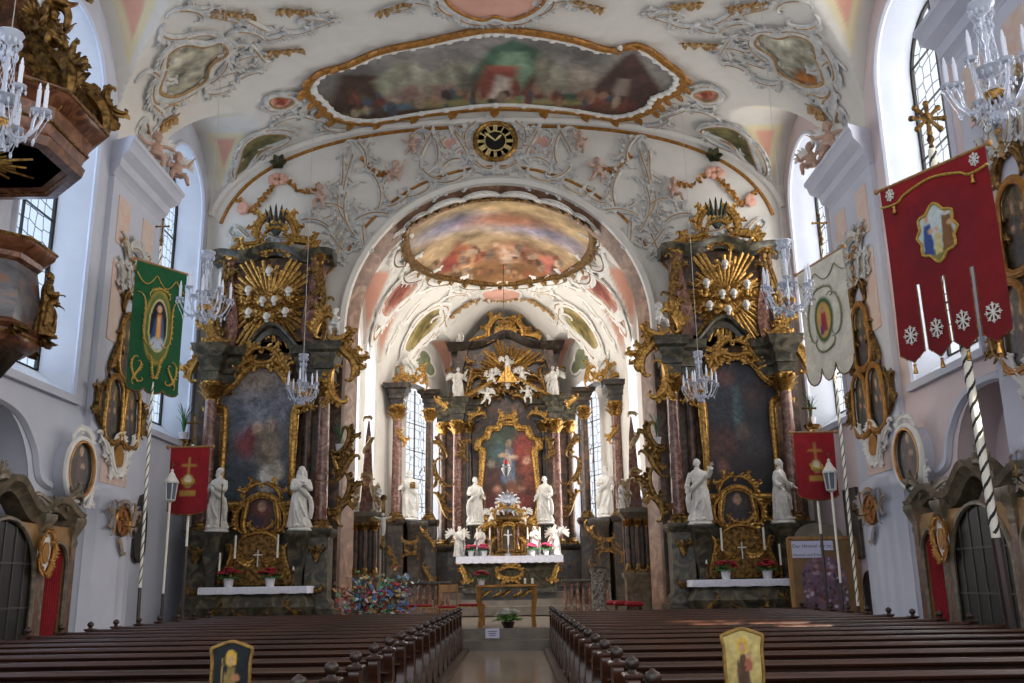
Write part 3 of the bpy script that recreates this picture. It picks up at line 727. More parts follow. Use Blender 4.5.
st=[((.5,.9,.4,.1),'#c0a070',.2),((.25,.8,.2,.07),'#8c8ca0',.1),((.75,.7,.25,.06),'#9a94a8',.1),((.55,.78,.2,.05),'#a86a48',.08),([(.1,.3),(.25,.6),(.35,.5),(.4,.3)],'#a5603c',.05),([(.35,.25),(.45,.5),(.6,.55),(.85,.45),(.9,.25)],'#9c6a4a',.08),([(.05,.05),(.05,.25),(.5,.32),(.95,.25),(.95,.05)],'#7a5430',.06),((.55,.38,.06,.1),'#c8a890',.04),((.8,.35,.06,.1),'#b86a58',.04),((.2,.4,.05,.1),'#8c3c2c',.03),((.3,.35,.04,.1),'#c89a70',.03)]
for i in range(80): st.append(((qq.uniform(.08,.92),qq.uniform(.12,.5),qq.uniform(.008,.02),qq.uniform(.02,.05)),qq.choice(['#8c4a30','#b08058','#6a4028','#c0a080','#9c8470','#7a6a5c','#5c3a28','#a86848']),.008))
picture('canvas',np.stack([O[:,0],y0+y1-O[:,1]],1),lambda u,v,h:cvault(u,y0+y1-v,.03),st,('#9a7048','#c4ab84'),root,res=90,mat_=FRESCO,seed=4,margin=.02,mot=.45)
mb=MB(cvault);gb=MB(cvault); sweepframe(gb,O,.14,.05)
fscr(mb,gb,O,5,.11)
for i in range(0,len(O),2):
    d=O[i]-O.mean(0); d/=np.linalg.norm(d); gb.leaf((O[i][0],O[i][1],.1),(d[0],d[1],.1),(0,0,1),.26,.12)
mb.build('scrollwork',STUW,root); gb.build('frame',GOLDD,root)
def cfresco(pts,sg,label,st,bg,seed=0,r=.09):
    P=[onc(*p) for p in pts]
    if sg>0: P=[(-p[0],p[1]) for p in P][::-1]
    O=catmull(P,5); root=empty('vault_fresco',(0,0,0),0,label,'painting')
    picture('canvas',O,lambda u,v,h:cvault(u,v,.03),st,bg,root,res=40,mat_=FRESCO,seed=seed,margin=.02,mot=.5)
    mb=MB(cvault);gb=MB(cvault); sweepframe(mb,O,r,.05)
    fscr(mb,gb,O,5,r)
    mb.build('frame',STUW,root); gb.build('gilding',OCH,root)
for sg in (-1,1):
    cfresco([(378,312),(388,292),(402,279),(415,274),(420,280),(410,294),(396,306),(384,320)],sg,'red toned fresco on the chancel vault, %s'%side(sg),[((.5,.5,.3,.3),'#8c4a3a',.2)],('#b07a68','#c49a84'),seed=2)
    cfresco([(402,350),(410,330),(424,313),(438,306),(444,312),(434,328),(420,342),(408,356)],sg,'olive gold fresco near the apse on the chancel vault, %s'%side(sg),[((.5,.5,.3,.3),'#7a6a38',.2)],('#a08a58','#b5a878'),seed=6)
def corn(segs,label,sg,gar=()):
    o=Orn(cvault)
    for a,b,kd,fl in segs:
        A,B=onc(*a),onc(*b)
        if sg>0: A,B=(-A[0],A[1]),(-B[0],B[1]); fl=-fl
        o.S(A,B,kd,.8,fl,w=.09)
    for k,(a,b,n) in enumerate(gar):
        A,B=onc(*a),onc(*b); P=garland(A,B,0,n); flowers(o.g,[(-sg*p[0],p[1]) for p in P],seed=k,r=.1)
    return o.done('stucco_scroll',label+', '+side(sg),'stucco ornament',am=STUW)
for sg in (-1,1):
    corn([((420,292),(450,284),'S',1),((450,288),(480,286),'C',-1),((440,300),(465,296),'C',1)],'white scrolls under the chancel ceiling painting',sg,[((470,300),(450,315),6),((500,298),(470,300),5)])
    corn([((372,262),(395,245),'S',1),((384,250),(402,232),'C',1),((392,236),(410,214),'S',-1)],'scrolls beside the chancel ceiling painting',sg)
    corn([((420,300),(402,322),'S',1),((440,306),(448,326),'S',-1),((398,326),(388,345),'C',1)],'scrolls between the two chancel vault frescoes',sg)
o=Orn(cvault); P=[onc(*p) for p in ((482,291),(500,287),(520,291),(518,298),(500,301),(484,298))]; O=catmull(P,4); o.p.prism(O,.01,.04,ax='z'); sweepframe(o.a,O,.07,.04); o.done('stucco_cartouche','little pink cartouche under the chancel ceiling painting','stucco ornament',am=STUW)
# ================================================================ figures
def limb(mb,pts,r,n=8): mb.tube(catmull(pts,4,False),np.interp(np.linspace(0,1,(len(pts)-1)*4+1),np.linspace(0,1,len(r)),r),n)
def hand(mb,w,d,s=1.,up=(0,0,1)):
    """palm, four curled fingers and a thumb at the end of a wrist"""
    w=np.array(w,float); d=np.array(d,float); d/=np.linalg.norm(d); u=np.array(up,float); sd=np.cross(d,u); sd/=np.linalg.norm(sd)+1e-9; u=np.cross(sd,d)
    mb.tube([w,w+d*.05*s,w+d*.1*s],[.03*s,.042*s,.036*s],8,flat=.6,up=tuple(u))
    for k,(o,l) in enumerate(((-.03,.07),(-.01,.085),(.011,.08),(.031,.062))):
        p=w+d*.095*s+sd*o*s; mb.tube([p,p+d*l*.5*s,p+d*l*.85*s-u*.02*s,p+d*l*.95*s-u*.045*s],[.0125*s,.012*s,.011*s,.009*s],5)
    p=w+d*.035*s-sd*.035*s; mb.tube([p,p+d*.03*s-sd*.03*s,p+d*.07*s-sd*.035*s-u*.01*s],[.015*s,.014*s,.011*s],5)
def head(mb,c,s=1.,turn=0.,tilt=0.,beard=False,veil=False,hair=True):
    ct,st=math.cos(turn),math.sin(turn)
    def q(x,y,z):
        y2=y*math.cos(tilt)-z*math.sin(tilt); z2=y*math.sin(tilt)+z*math.cos(tilt)
        return (c[0]+(x*ct-y2*st)*s,c[1]+(x*st+y2*ct)*s,c[2]+z2*s)
    def bl(p,r): mb.ball(q(*p),(r[0]*s,r[1]*s,r[2]*s),10,8)
    bl((0,0,.02),(.088,.105,.115)); bl((0,-.025,-.045),(.066,.075,.075)); bl((0,-.085,-.09),(.035,.03,.025))
    mb.tube([q(0,-.095,.03),q(0,-.12,-.02),q(0,-.1,-.03)],[.013*s,.02*s,.014*s],6)
    bl((0,-.1,-.055),(.028,.014,.009)); bl((0,-.098,-.07),(.024,.014,.008))
    for e in (-1,1): bl((e*.036,-.09,.012),(.018,.014,.011)); bl((e*.036,-.098,.034),(.026,.014,.009)); bl((e*.09,.0,-.005),(.014,.024,.034))
    if hair:
        bl((0,.03,.05),(.1,.105,.1))
        for k in range(9): a=k*.7; bl((.085*math.cos(a),.03+.075*abs(math.sin(a)),.03+.06*math.sin(a*1.3)),(.035,.035,.04))
    if beard:
        for k in range(5): bl(((k-2)*.025,-.085,-.1-.03*(2-abs(k-2))),(.025,.028,.045))
    if veil:
        bl((0,.025,.03),(.115,.115,.125)); mb.tube([q(-.09,.03,.0),q(-.11,.05,-.14),q(-.13,.06,-.28)],[.06*s,.065*s,.05*s],8); mb.tube([q(.09,.03,.0),q(.11,.05,-.14),q(.13,.06,-.28)],[.06*s,.065*s,.05*s],8)
def robed(seed,la,ra,H=1.85,turn=0.,tilt=0.,beard=False,veil=False,sway=.05,mitre=False):
    """standing robed figure facing -Y; la / ra = (elbow, wrist) of the arm at -x / +x"""
    q=random.Random(seed); mb=MB(); k=H/1.85; rings=[]; n=56; A=np.linspace(0,2*PI,n,endpoint=False); p1,p2=q.random()*6,q.random()*6
    prof=[(0,.35,.27),(.04,.345,.27),(.2,.31,.245),(.45,.275,.22),(.7,.25,.2),(.88,.24,.185),(1.02,.205,.16),(1.15,.22,.165),(1.3,.25,.17),(1.42,.235,.145),(1.49,.17,.115),(1.53,.085,.08),(1.6,.07,.075)]
    for z,rx,ry in prof:
        a=.085*max(0,1-z/1.15)+.018; f=1+a*np.sin(9*A+p1+z*1.2)+a*.7*np.sin(5*A+p2-z*1.7)
        ox=sway*math.sin(PI*z/1.5)*(1 if seed%2 else -1); kn=np.exp(-((A-(-PI/2+.45*(1 if seed%2 else -1)))/.5)**2)*.09*math.exp(-((z-.55)/.3)**2)
        An=(A+PI)%(2*PI)-PI; kn=np.exp(-((An-(-PI/2+.45*(1 if seed%2 else -1)))/.45)**2)*.08*math.exp(-((z-.55)/.3)**2)
        rings.append(np.stack([k*(ox+rx*f*np.cos(A)+kn*np.cos(A)),k*(ry*f*np.sin(A)+kn*np.sin(A)),np.full(n,k*z)],1))
    mb.loft(rings); e=1 if seed%2 else -1
    # mantle: diagonal roll of cloth and a hanging fall
    limb(mb,[(k*e*.2,k*-.02,k*1.45),(k*e*.1,k*-.2,k*1.2),(-k*e*.12,-k*.22,k*1.0),(-k*e*.26,-k*.08,k*.86)],[.05*k,.07*k,.085*k,.07*k])
    limb(mb,[(-k*e*.26,-k*.1,k*.9),(-k*e*.32,-k*.1,k*.6),(-k*e*.3,-k*.05,k*.25)],[.07*k,.085*k,.06*k])
    limb(mb,[(k*e*.1,-k*.2,k*.85),(k*e*.0,-k*.27,k*.6),(-k*e*.15,-k*.25,k*.3)],[.03*k,.045*k,.03*k])
    limb(mb,[(k*e*.18,-k*.17,k*.8),(k*e*.16,-k*.26,k*.5),(k*e*.05,-k*.28,k*.15)],[.03*k,.04*k,.03*k])
    for sx,arm in ((-1,la),(1,ra)):
        sh=(sx*.2*k,0,1.42*k); el=tuple(k*c for c in arm[0]); wr=tuple(k*c for c in arm[1])
        limb(mb,[sh,el,wr],[.085*k,.082*k,.075*k,.085*k,.05*k]); d=np.array(wr)-np.array(el); d=d/np.linalg.norm(d)
        mb.tube([np.array(wr)-d*.14*k,np.array(wr)-d*.02*k],[.06*k,.095*k],10); mb.tube([np.array(wr)-d*.05*k,np.array(wr)+d*.03*k],[.035*k,.03*k],8)
        hand(mb,np.array(wr)+d*.02*k,d,k)
    for sx in (-1,1): mb.ball((sx*.11*k,-.27*k,.035*k),(.05*k,.11*k,.04*k))
    head(mb,(0,-.02*k,1.71*k),k,turn,tilt,beard,veil)
    if mitre: mb.loft([[(k*.1*math.cos(t)*w,k*(.01+.1*math.sin(t)*w*d),z*k) for t in np.linspace(0,2*PI,14,endpoint=False)] for z,w,d in ((1.76,1.02,1),(1.86,1.15,.9),(1.98,.7,.5),(2.05,.1,.3))])
    return remesh(mb,'robed_figure',STATUE,.0135*k,2)
def putto_mesh(seed,m,pose=0,wings=False,vox=.014):
    """plump child, about 0.85 tall, facing -Y"""
    q=random.Random(seed); mb=MB()
    rings=[]; n=16; A=np.linspace(0,2*PI,n,endpoint=False)
    for z,rx,ry,oy in ((.3,.05,.05,0),(.33,.115,.1,.01),(.4,.135,.12,-.005),(.48,.13,.125,-.02),(.56,.12,.105,-.01),(.63,.115,.085,0),(.67,.07,.06,0),(.72,.045,.045,0)): rings.append(np.stack([rx*np.cos(A),oy+ry*np.sin(A),np.full(n,z)],1))
    mb.loft(rings); head(mb,(0,-.02,.81),1.05,q.uniform(-.5,.5),q.uniform(-.2,.2))
    for k in range(8): mb.ball((.09*math.cos(k*.8),.02+.06*math.sin(k*.8),.86+.02*math.sin(k*2.)),.035,6,5)
    P=[([(-.09,0,.36),(-.14,-.12,.25),(-.13,-.02,.06)],[(.09,0,.36),(.16,-.02,.2),(.13,.06,.02)],[(-.12,0,.62),(-.26,-.05,.66),(-.33,-.1,.8)],[(.12,0,.62),(.22,-.1,.52),(.2,-.24,.52)]),
       ([(-.09,0,.36),(-.16,-.2,.34),(-.17,-.14,.14)],[(.09,0,.36),(.15,-.2,.3),(.24,-.14,.12)],[(-.12,0,.62),(-.24,-.08,.5),(-.26,-.2,.6)],[(.12,0,.62),(.27,.0,.66),(.36,-.06,.82)]),
       ([(-.09,0,.36),(-.17,-.05,.2),(-.3,.06,.08)],[(.09,0,.36),(.13,-.13,.24),(.1,.02,.06)],[(-.12,0,.62),(-.27,-.06,.6),(-.4,-.1,.68)],[(.12,0,.62),(.27,-.04,.62),(.4,-.06,.56)])][pose%3]
    for i,l in enumerate(P):
        leg=i<2; limb(mb,l,[.085,.07,.06,.055,.035] if leg else [.052,.048,.042,.04,.028],8)
        if leg: mb.ball((l[2][0],l[2][1]-.045,l[2][2]-.015),(.033,.07,.03))
        else:
            d=np.array(l[2])-np.array(l[1]); d/=np.linalg.norm(d); hand(mb,np.array(l[2])-d*.01,d,.62)
    # loin drapery
    limb(mb,[(-.15,.02,.42),(-.05,-.14,.37),(.1,-.13,.35),(.18,.0,.42),(.26,.06,.5)],[.035,.05,.05,.045,.02])
    return remesh(mb,'putto',m,vox,1)
def wing_mb(sg,s=1.,spread=1.):
    mb=MB()
    for row,(n,L0,w) in enumerate(((7,.55,.06),(6,.36,.055),(5,.2,.05))):
        for i in range(n):
            t=i/(n-1); a=math.radians(75-t*150*.75*spread); b=np.array([sg*(.05+.28*t*(1-row*.12)),.05+.02*row,.12+.22*math.sin(t*PI*.6)])*s
            mb.leaf(b,(sg*math.cos(a*.6+.2)*(.6+.4*t),.12,math.sin(a)-.25*t),(0,-1,0),L0*s*(1-.25*abs(t-.4)),w*s,curl=.1,k=5)
    mb.tube([(0,.05*s,0),(sg*.1*s,.06*s,.2*s),(sg*.3*s,.07*s,.3*s),(sg*.42*s,.07*s,.22*s)],[.04*s,.055*s,.045*s,.02*s],7)
    return mb
PUT=[putto_mesh(i,FLESH,i) for i in range(3)]; PUTW=[putto_mesh(i+5,STATUE,i) for i in range(3)]
GOLDPUT=[putto_mesh(i+9,GOLDD,i,vox=.014) for i in range(2)]
WINGM={}
def wingmesh(sg,m,s=.6):
    k=(sg,m.name,s)
    if k not in WINGM: WINGM[k]=wing_mb(sg,s).mesh('wing',m,50)
    return WINGM[k]
def putto(me,loc,label,sc=1.,rz=0,wm=None,parent=None,name='putto',tilt=0.,group=None):
    o=link(name,me,parent,loc,rz,sc); o.rotation_euler=(0,tilt,rz)
    if parent is None: tag(o,label,'figure',group)
    if wm is not None:
        for sg in (-1,1): link('wing',wingmesh(sg,wm),o,(sg*.04,.07,.55))
    return o
def cherub_mesh(m):
    mb=MB(); head(mb,(0,0,0),1.5,0,0); mb.ball((0,.02,-.2),(.1,.08,.07)); return remesh(mb,'cherub_head',m,.016,1)
CHER=cherub_mesh(STATUE)
def cherub(loc,parent,wm,rz=0,s=1.):
    o=link('cherub_head',CHER,parent,loc,rz,s)
    for sg in (-1,1): link('wing',wingmesh(sg,wm,.55),o,(sg*.1,.05,-.15))
    return o
# putti sitting in the stucco of the end wall
for sg in (-1,1):
    for k,(px,py,s,wd) in enumerate([(318,206,.9,'lowest, seated beside the tall scroll cartouche'),(394,183,.92,'with garland, on the gilt fillet above the arch'),(411,152,.8,'uppermost, half hidden in stucco cloud near the clock')]):
        A=PW(px,py); x=-sg*A[0] if sg>0 else A[0]
        putto(PUT[k if sg<0 else (k+1)%3],(x,NEND-.12,A[1]-.1),'flesh coloured stucco putto %s, %s'%(wd,side(sg)),s,rz=.3*sg)
# ================================================================ altars
def capital(mb,c,r,h,n=9):
    mb.lathe([(r,0),(r*1.02,h*.1),(r*1.0,h*.5),(r*1.35,h*.85),(r*1.55,h*.88),(r*1.6,h),(0,h)],c,16)
    for row in range(2):
        for i in range(n):
            a=(i+row*.5)*2*PI/n; d=(math.cos(a),math.sin(a)); mb.leaf((c[0]+d[0]*r*.9,c[1]+d[1]*r*.9,c[2]+h*.3*row+.02),(d[0]*.35,d[1]*.35,1),(d[0],d[1],0),h*.5,h*.16,curl=.55,k=5)
    for i in range(4):
        a=PI/4+i*PI/2; d=(math.cos(a),math.sin(a)); mb.ball((c[0]+d[0]*r*1.6,c[1]+d[1]*r*1.6,c[2]+h*.8),(h*.17,)*3,7,5)
def column(parent,x,y,z0,z1,r,m=None,caph=.5,name='column',half=False):
    mb=MB(); mb.lathe([(r*.98,z0+.25),(r*1.0,z0+.9),(r*.86,z1-caph)],(x,y,0),20); o=mb.build(name,m or MARR,parent)
    mb=MB(); mb.box((x,y,z0+.05),(r*3,r*3,.1)); mb.lathe([(r*1.4,z0+.1),(r*1.45,z0+.14),(r*1.2,z0+.2),(r*1.25,z0+.23),(r,z0+.27)],(x,y,0),18); mb.build('base',GOLDD,o)
    mb=MB(); capital(mb,(x,y,z1-caph),r*.88,caph); mb.build('capital',GOLD,o); return o
def stack(mb,x,y,prof,w,d,rz=0):
    """mitred square mouldings: prof = (overhang, z)"""
    c,s=math.cos(rz),math.sin(rz); rings=[]
    for o,z in prof: rings.append([(x+a*c-b*s,y+a*s+b*c,z) for a,b in ((-w/2-o,-d/2-o),(w/2+o,-d/2-o),(w/2+o,d/2+o),(-w/2-o,d/2+o))])
    mb.loft(rings)
ENT=lambda z,h:[(0,z),(.0,z+h*.25),(.05,z+h*.27),(.05,z+h*.5),(.1,z+h*.56),(.12,z+h*.7),(.22,z+h*.78),(.24,z+h*.9),(.28,z+h),(0,z+h+.02)]
def pedestal(mb,x,y,z0,z1,w,d): stack(mb,x,y,[(.08,z0),(.08,z0+.18),(.02,z0+.26),(0,z0+.3),(0,z1-.25),(.05,z1-.2),(.09,z1-.1),(.09,z1)],w,d)
def ray_star(parent,c,m,R,n,a0=0.,a1=2*PI,seed=1,inner=.15,y=0):
    q=random.Random(seed); mb=MB()
    for i in range(n):
        a=a0+(a1-a0)*i/n+q.uniform(-.02,.02); L=R*(1. if i%3==0 else q.uniform(.6,.9)); d=np.array([math.cos(a),0,math.sin(a)]); s=np.array([-d[2],0,d[0]]); p=np.array(c)
        for k in (-1,0,1):
            b=p+s*k*.06; w=.042*R/1.5; e=p+d*L*(1-.12*abs(k))+s*k*.17
            mb.loft([[b+d*inner-s*w,b+d*inner+np.array([0,-.04,0]),b+d*inner+s*w],[e-s*w*1.2,e+np.array([0,-.03,0]),e+s*w*1.2]])
    return mb.build('ray',m,parent)
def cloud(mb,c,r,seed,n=9,fl=.5):
    q=random.Random(seed)
    for i in range(n):
        a=q.random()*6.28; mb.ball((c[0]+r*math.cos(a)*q.random(),c[1]-.03,c[2]+r*fl*math.sin(a)*q.random()),r*q.uniform(.22,.38),8,6)
def gscr(mp,lst,m,parent,name='gilded_scroll',w=.09,sg=1,rich=True,seg=None):
    mb=MB(mp)
    for a,b,kd,fl in lst: scr(mb,None,(a[0]*sg,a[1]),(b[0]*sg,b[1]),kd,.9,fl*sg,w=w*.68,rich=rich)
    return mb.build(name,m,parent,50)
def candle(loc,h,label=None,group=None,hs=.35,m=None,parent=None,r=.022):
    root=empty('candlestick',loc,0,label,'candlestick',group)
    if parent: root.parent=parent
    mb=MB(); mb.lathe([(.09,0),(.1,.02),(.05,.05),(.02,.09),(.035,hs*.45),(.018,hs*.6),(.03,hs*.85),(.06,hs*.97),(.05,hs),(0,hs)],n=12); mb.build('stand',m or GOLDD,root)
    mb=MB(); mb.lathe([(r,hs),(r,hs+h),(0,hs+h+.005)],n=10); mb.tube([(0,0,hs+h),(0,0,hs+h+.03)],.004,5); mb.build('candle',WAX,root); return root
POT=mat('white_pot','#e2e0e2',rough=.4)
def poinsettia(loc,label,s=1.,seed=0,group=None,m=None):
    root=empty('poinsettia',loc,0,label,'plant',group); q=random.Random(seed)
    mb=MB(); mb.lathe([(.1*s,0),(.13*s,.2*s),(.145*s,.21*s),(.14*s,.24*s),(.11*s,.23*s)],n=16); mb.build('pot',POT,root)
    mb=MB(); mr=MB()
    for i in range(26):
        a=q.random()*6.28; r=q.uniform(.03,.24)*s; z=(.34+.12*(1-(r/(.24*s))**2)+q.uniform(-.04,.03))*s; 
        for k in range(6):
            b=k*1.05+a; d=(math.cos(b),math.sin(b),.1); (mr if i<20 else mb).leaf((r*math.cos(a),r*math.sin(a),z-(.0 if i<20 else .09*s)),d,(0,0,1),.105*s,.034*s,curl=-.3,k=4)
    for i in range(14):
        a=i*.45; mb.leaf((.08*s*math.cos(a),.08*s*math.sin(a),.22*s),(math.cos(a),math.sin(a),.35),(0,0,1),.2*s,.05*s,curl=-.4)
    mr.build('red_bracts',m or REDF,root); mb.build('leaves',LEAF,root); return root
ALT_ST=[((.0,.0),)]
def altar_outline(w,h):
    R=[(0,0),(.5,0),(.5,.06),(.46,.1),(.46,.62),(.5,.68),(.58,.7),(.56,.77),(.47,.81),(.36,.86),(.27,.93),(.15,.985),(0,1)]
    R=[(p[0]*w,p[1]*h) for p in R]; L=[(-p[0],p[1]) for p in R[1:-1]][::-1]
    return catmull(np.array(R+L),4)
def framed(parent,name,O,mp,strokes,bg,fw,seed,m=GOLD,res=70,mot=.35,depth=.05):
    p=picture(name,O,mp,strokes,bg,parent,res=res,seed=seed,margin=.01,mot=mot)
    mb=MB(mp); c=O.mean(0); sweepframe(mb,O,fw,depth,8,.8); O2=np.asarray(O); dd=(O2-c); ln=np.linalg.norm(dd,axis=1)[:,None]
    mb.tube(h3(c+dd*(1-fw*.95/ln),depth+fw*.2),fw*.35,6,cyc=True,up=(0,0,1)); mb.tube(h3(c+dd*(1+fw*1.0/ln),depth),fw*.4,6,cyc=True,up=(0,0,1))
    mb.build('picture_frame',m,parent,50); return p
def cast_arm(x,z,y): return (x,y,z)
POSE=dict(a=([(-.3,-.08,1.15),(-.16,-.3,1.18)],[(.3,-.05,1.15),(.3,-.3,1.0)]),b=([(-.3,.0,1.14),(-.34,-.2,.95)],[(.32,-.1,1.3),(.4,-.3,1.55)]),
 c=([(-.32,-.05,1.2),(-.42,-.25,1.1)],[(.27,-.12,1.14),(.06,-.3,1.25)]),d=([(-.27,-.12,1.14),(-.05,-.3,1.22)],[(.27,-.12,1.14),(.05,-.31,1.28)]))
FIG={}
def figure(key,**k):
    if key not in FIG: FIG[key]=robed(**k)
    return FIG[key]
figure('bishop',seed=1,la=POSE['a'][0],ra=POSE['a'][1],turn=.3,beard=True)
figure('apostle',seed=2,la=POSE['c'][0],ra=POSE['c'][1],turn=-.4,beard=True)
figure('raised',seed=3,la=POSE['b'][0],ra=POSE['b'][1],turn=.2)
figure('nun',seed=4,la=POSE['d'][0],ra=POSE['d'][1],turn=-.2,veil=True)
figure('saint',seed=6,la=POSE['b'][0],ra=POSE['a'][1],turn=.5,beard=True,sway=.08)
def statue(key,loc,label,s=1.,rz=0,cat='statue',plinth=.12,item=None,group=None):
    root=link('statue',FIG[key],None,loc,rz,s); tag(root,label,cat,group)
    mb=MB(); mb.lathe([(.36,-plinth),(.38,-plinth*.7),(.33,-plinth*.3),(.34,0),(0,0)],n=16); mb.build('plinth',STATUE,root)
    if item=='staff': mb=MB(); P=[(.34,-.33,.02),(.33,-.33,1.3)]; mb.tube(P,.018,6); mb.build('staff',GOLDD,root)
    if item=='book': mb=MB(); mb.box((.05,-.36,1.2),(.2,.06,.26)); mb.build('book',GOLDD,root)
    if item=='cross': mb=MB(); mb.tube([(-.44,-.3,.1),(-.5,-.3,1.9)],.025,6); mb.tube([(-.68,-.3,1.6),(-.28,-.3,1.62)],.022,6); mb.build('cross',GOLDD,root)
    return root
def side_altar(sg):
    sd=side(sg); near='green banner' if sg<0 else 'wooden notice board'
    R=empty('side_altar',(sg*6.7,26.9,.36),0,'tall side altar of dark marble, red columns and gilt rays behind the %s'%near,'altar')
    R.location=(0,0,0)
    X=lambda a:sg*a
    Y=26.9; yb=27.9
    # back wall of the retable
    mb=MB(); mb.box((X(6.75),27.6,4.5),(4.2,.5,8.3)); mb.build('back_panel',MARB,R)
    mb=MB()
    for x,y in ((5.02,26.7),(8.3,26.7)):
        pedestal(mb,X(x),y,.9,3.05,.62,.7); mb.box((X(x),27.1,.63),(.9,1.5,.54)); 
    mb.box((X(6.65),27.15,2.0),(3.0,.7,2.3)); mb.build('pedestal',MARG,R)
    mb=MB(wallmap(26.34)); 
    for x in (5.02,8.3):
        for z in (1.5,2.55): scr(mb,None,(X(x)-.2,z),(X(x)+.2,z),'C',.8,1,w=.05)
        mb.leaf((X(x),2.6,.02),(0,-1,0),(0,0,1),.45,.1)
    mb.build('pedestal_gilding',GOLDD,R)
    for x,y,r in ((5.02,26.7,.19),(8.3,26.7,.19)): column(R,X(x),y,3.05,7.3,r,caph=.55)
    for x in (5.62,7.9): column(R,X(x),27.25,3.05,7.3,.15,m=MARB,caph=.5,name='pilaster')
    # entablature blocks and cornice that rises over the picture
    mb=MB()
    for x,y,w in ((5.02,26.75,.5),(8.3,26.75,.5),(5.62,27.25,.5),(7.9,27.25,.5)): stack(mb,X(x),y,ENT(7.3,1.05),w,.7)
    mb.build('entablature',MARG,R)
    mb=MB(); xs=np.linspace(-1.75,1.75,41); rings=[]
    for x in xs:
        z=8.25+.75*math.exp(-(x/.75)**2)+.12*math.cos(x*3); 
        rings.append([(X(6.75)+x,27.3+p,z+q) for p,q in ((0,-.3),(-.1,-.28),(-.14,-.1),(-.3,-.04),(-.34,.06),(0,.1))])
    mb.loft(rings); mb.build('cornice',MARG,R)
    # attic
    out=[(-1.55,8.3),(1.55,8.3),(1.5,9.3),(1.35,10.2),(1.45,11.1),(1.3,11.3),(-1.3,11.3),(-1.45,11.1),(-1.35,10.2),(-1.5,9.3)]
    mb=MB(); mb.prism([(X(6.85)+p[0],p[1]) for p in out],27.35,27.8); mb.build('attic_panel',MARB,R)
    mb=MB()
    for e in (-1,1):
        mb.loft([[(X(6.85)+e*(1.25+.12*math.sin(z*1.9)+a),27.3+b,z) for a,b in ((-.17,-.12),(.17,-.12),(.2,.3),(-.2,.3))] for z in np.linspace(8.3,11.3,14)])
    mb.build('attic_pilaster',MARR,R)
    mb=MB(); rings=[]
    for x in np.linspace(-1.85,1.85,41):
        z=11.25+.22*math.cos(x*1.7)**2-.25*(abs(x)/1.85)**4; rings.append([(X(6.85)+x,27.35+p,z+q) for p,q in ((.4,-.1),(-.1,-.1),(-.16,.0),(-.34,.1),(-.4,.22),(.4,.3))])
    mb.loft(rings); mb.build('attic_cornice',MARG,R)
    # gloriole
    c=(X(6.92),27.25,9.85)
    ray_star(R,c,GOLD,1.75,18,seed=3+sg); 
    mb=MB(); cloud(mb,c,.5,1); cloud(mb,(c[0]-.1,c[1],c[2]-.45),.5,2); cloud(mb,(c[0]-.6,c[1],c[2]+.1),.3,3); cloud(mb,(c[0]+.6,c[1],c[2]+.1),.3,4); mb.build('gilded_cloud',GOLD,R)
    for dx,dz in ((0,.95),(-.6,.35),(.62,.3),(-.55,-.35),(.55,-.35),(0,-.5),(-.15,.0),(.2,.02)): cherub((c[0]+dx,27.05,c[2]+dz),R,GOLD,s=.66)
    # crown
    wm=wallmap(27.2); cx=6.8
    gscr(wm,[((X(cx)-1.3,11.6),(X(cx)-.4,11.85),'S',1),((X(cx)+.4,11.85),(X(cx)+1.3,11.6),'S',-1),((X(cx)-.55,11.9),(X(cx)-.15,12.6),'C',-1),((X(cx)+.55,11.9),(X(cx)+.15,12.6),'C',1),((X(cx)-.5,11.85),(X(cx)+.5,11.85),'C',1),((X(cx)-1.55,11.35),(X(cx)-1.15,11.85),'C',1),((X(cx)+1.15,11.85),(X(cx)+1.55,11.35),'C',1),((X(cx)-.3,12.1),(X(cx)+.3,12.1),'C',-1)],GOLD,R,'crown',w=.14)
    mb=MB()
    for i in range(5):
        a=math.radians(40+i*26); mb.tube(catmull([(X(cx),27.2,12.0),(X(cx)+.25*math.cos(a),27.15,12.35),(X(cx)+.42*math.cos(a),27.1,12.6+.4*math.sin(a))],4,False),[.05,.07,.075,.075,.07,.06,.05,.035,.01],6)
    mb.build('crown_flame',mat('blackened_bronze','#1c2018','#2c3324',rough=.4,metal=.4),R)
    # painting
    O=altar_outline(2.2,4.1); base=3.78
    if sg<0: st=[((.5,.75,.5,.3),'#70707a',.25),((.45,.9,.3,.1),'#8a7a6a',.15),((.35,.45,.12,.13),'#7a3438',.08),((.6,.42,.14,.16),'#7a6a58',.1),((.25,.6,.12,.12),'#5c6470',.1),((.62,.18,.1,.1),'#b0aaa0',.06),((.72,.24,.08,.06),'#a09888',.05),((.48,.55,.06,.06),'#b89a80',.04),((.62,.56,.05,.05),'#b89a80',.04),((.3,.2,.2,.15),'#3c444c',.1),((.5,.66,.2,.08),'#6c7078',.1)]; bg=('#3a4048','#6a6660')
    else: st=[((.45,.7,.3,.2),'#34363f',.2),((.5,.62,.05,.16),'#4c6468',.05),((.38,.85,.12,.06),'#5a3c38',.08),((.7,.7,.12,.1),'#443432',.1),((.3,.35,.2,.15),'#4a302a',.1),((.65,.35,.16,.12),'#3e3a3c',.1),((.5,.2,.3,.1),'#2a2426',.1),((.55,.45,.06,.06),'#6a5a50',.05),((.3,.22,.06,.05),'#6a4a40',.04)]; bg=('#191619','#26262c')
    framed(R,'altar_painting',O,lambda u,v,h:(X(6.95)+u,27.02-h,base+v),st,bg,.1,11+sg,res=90)
    wm=wallmap(26.95)
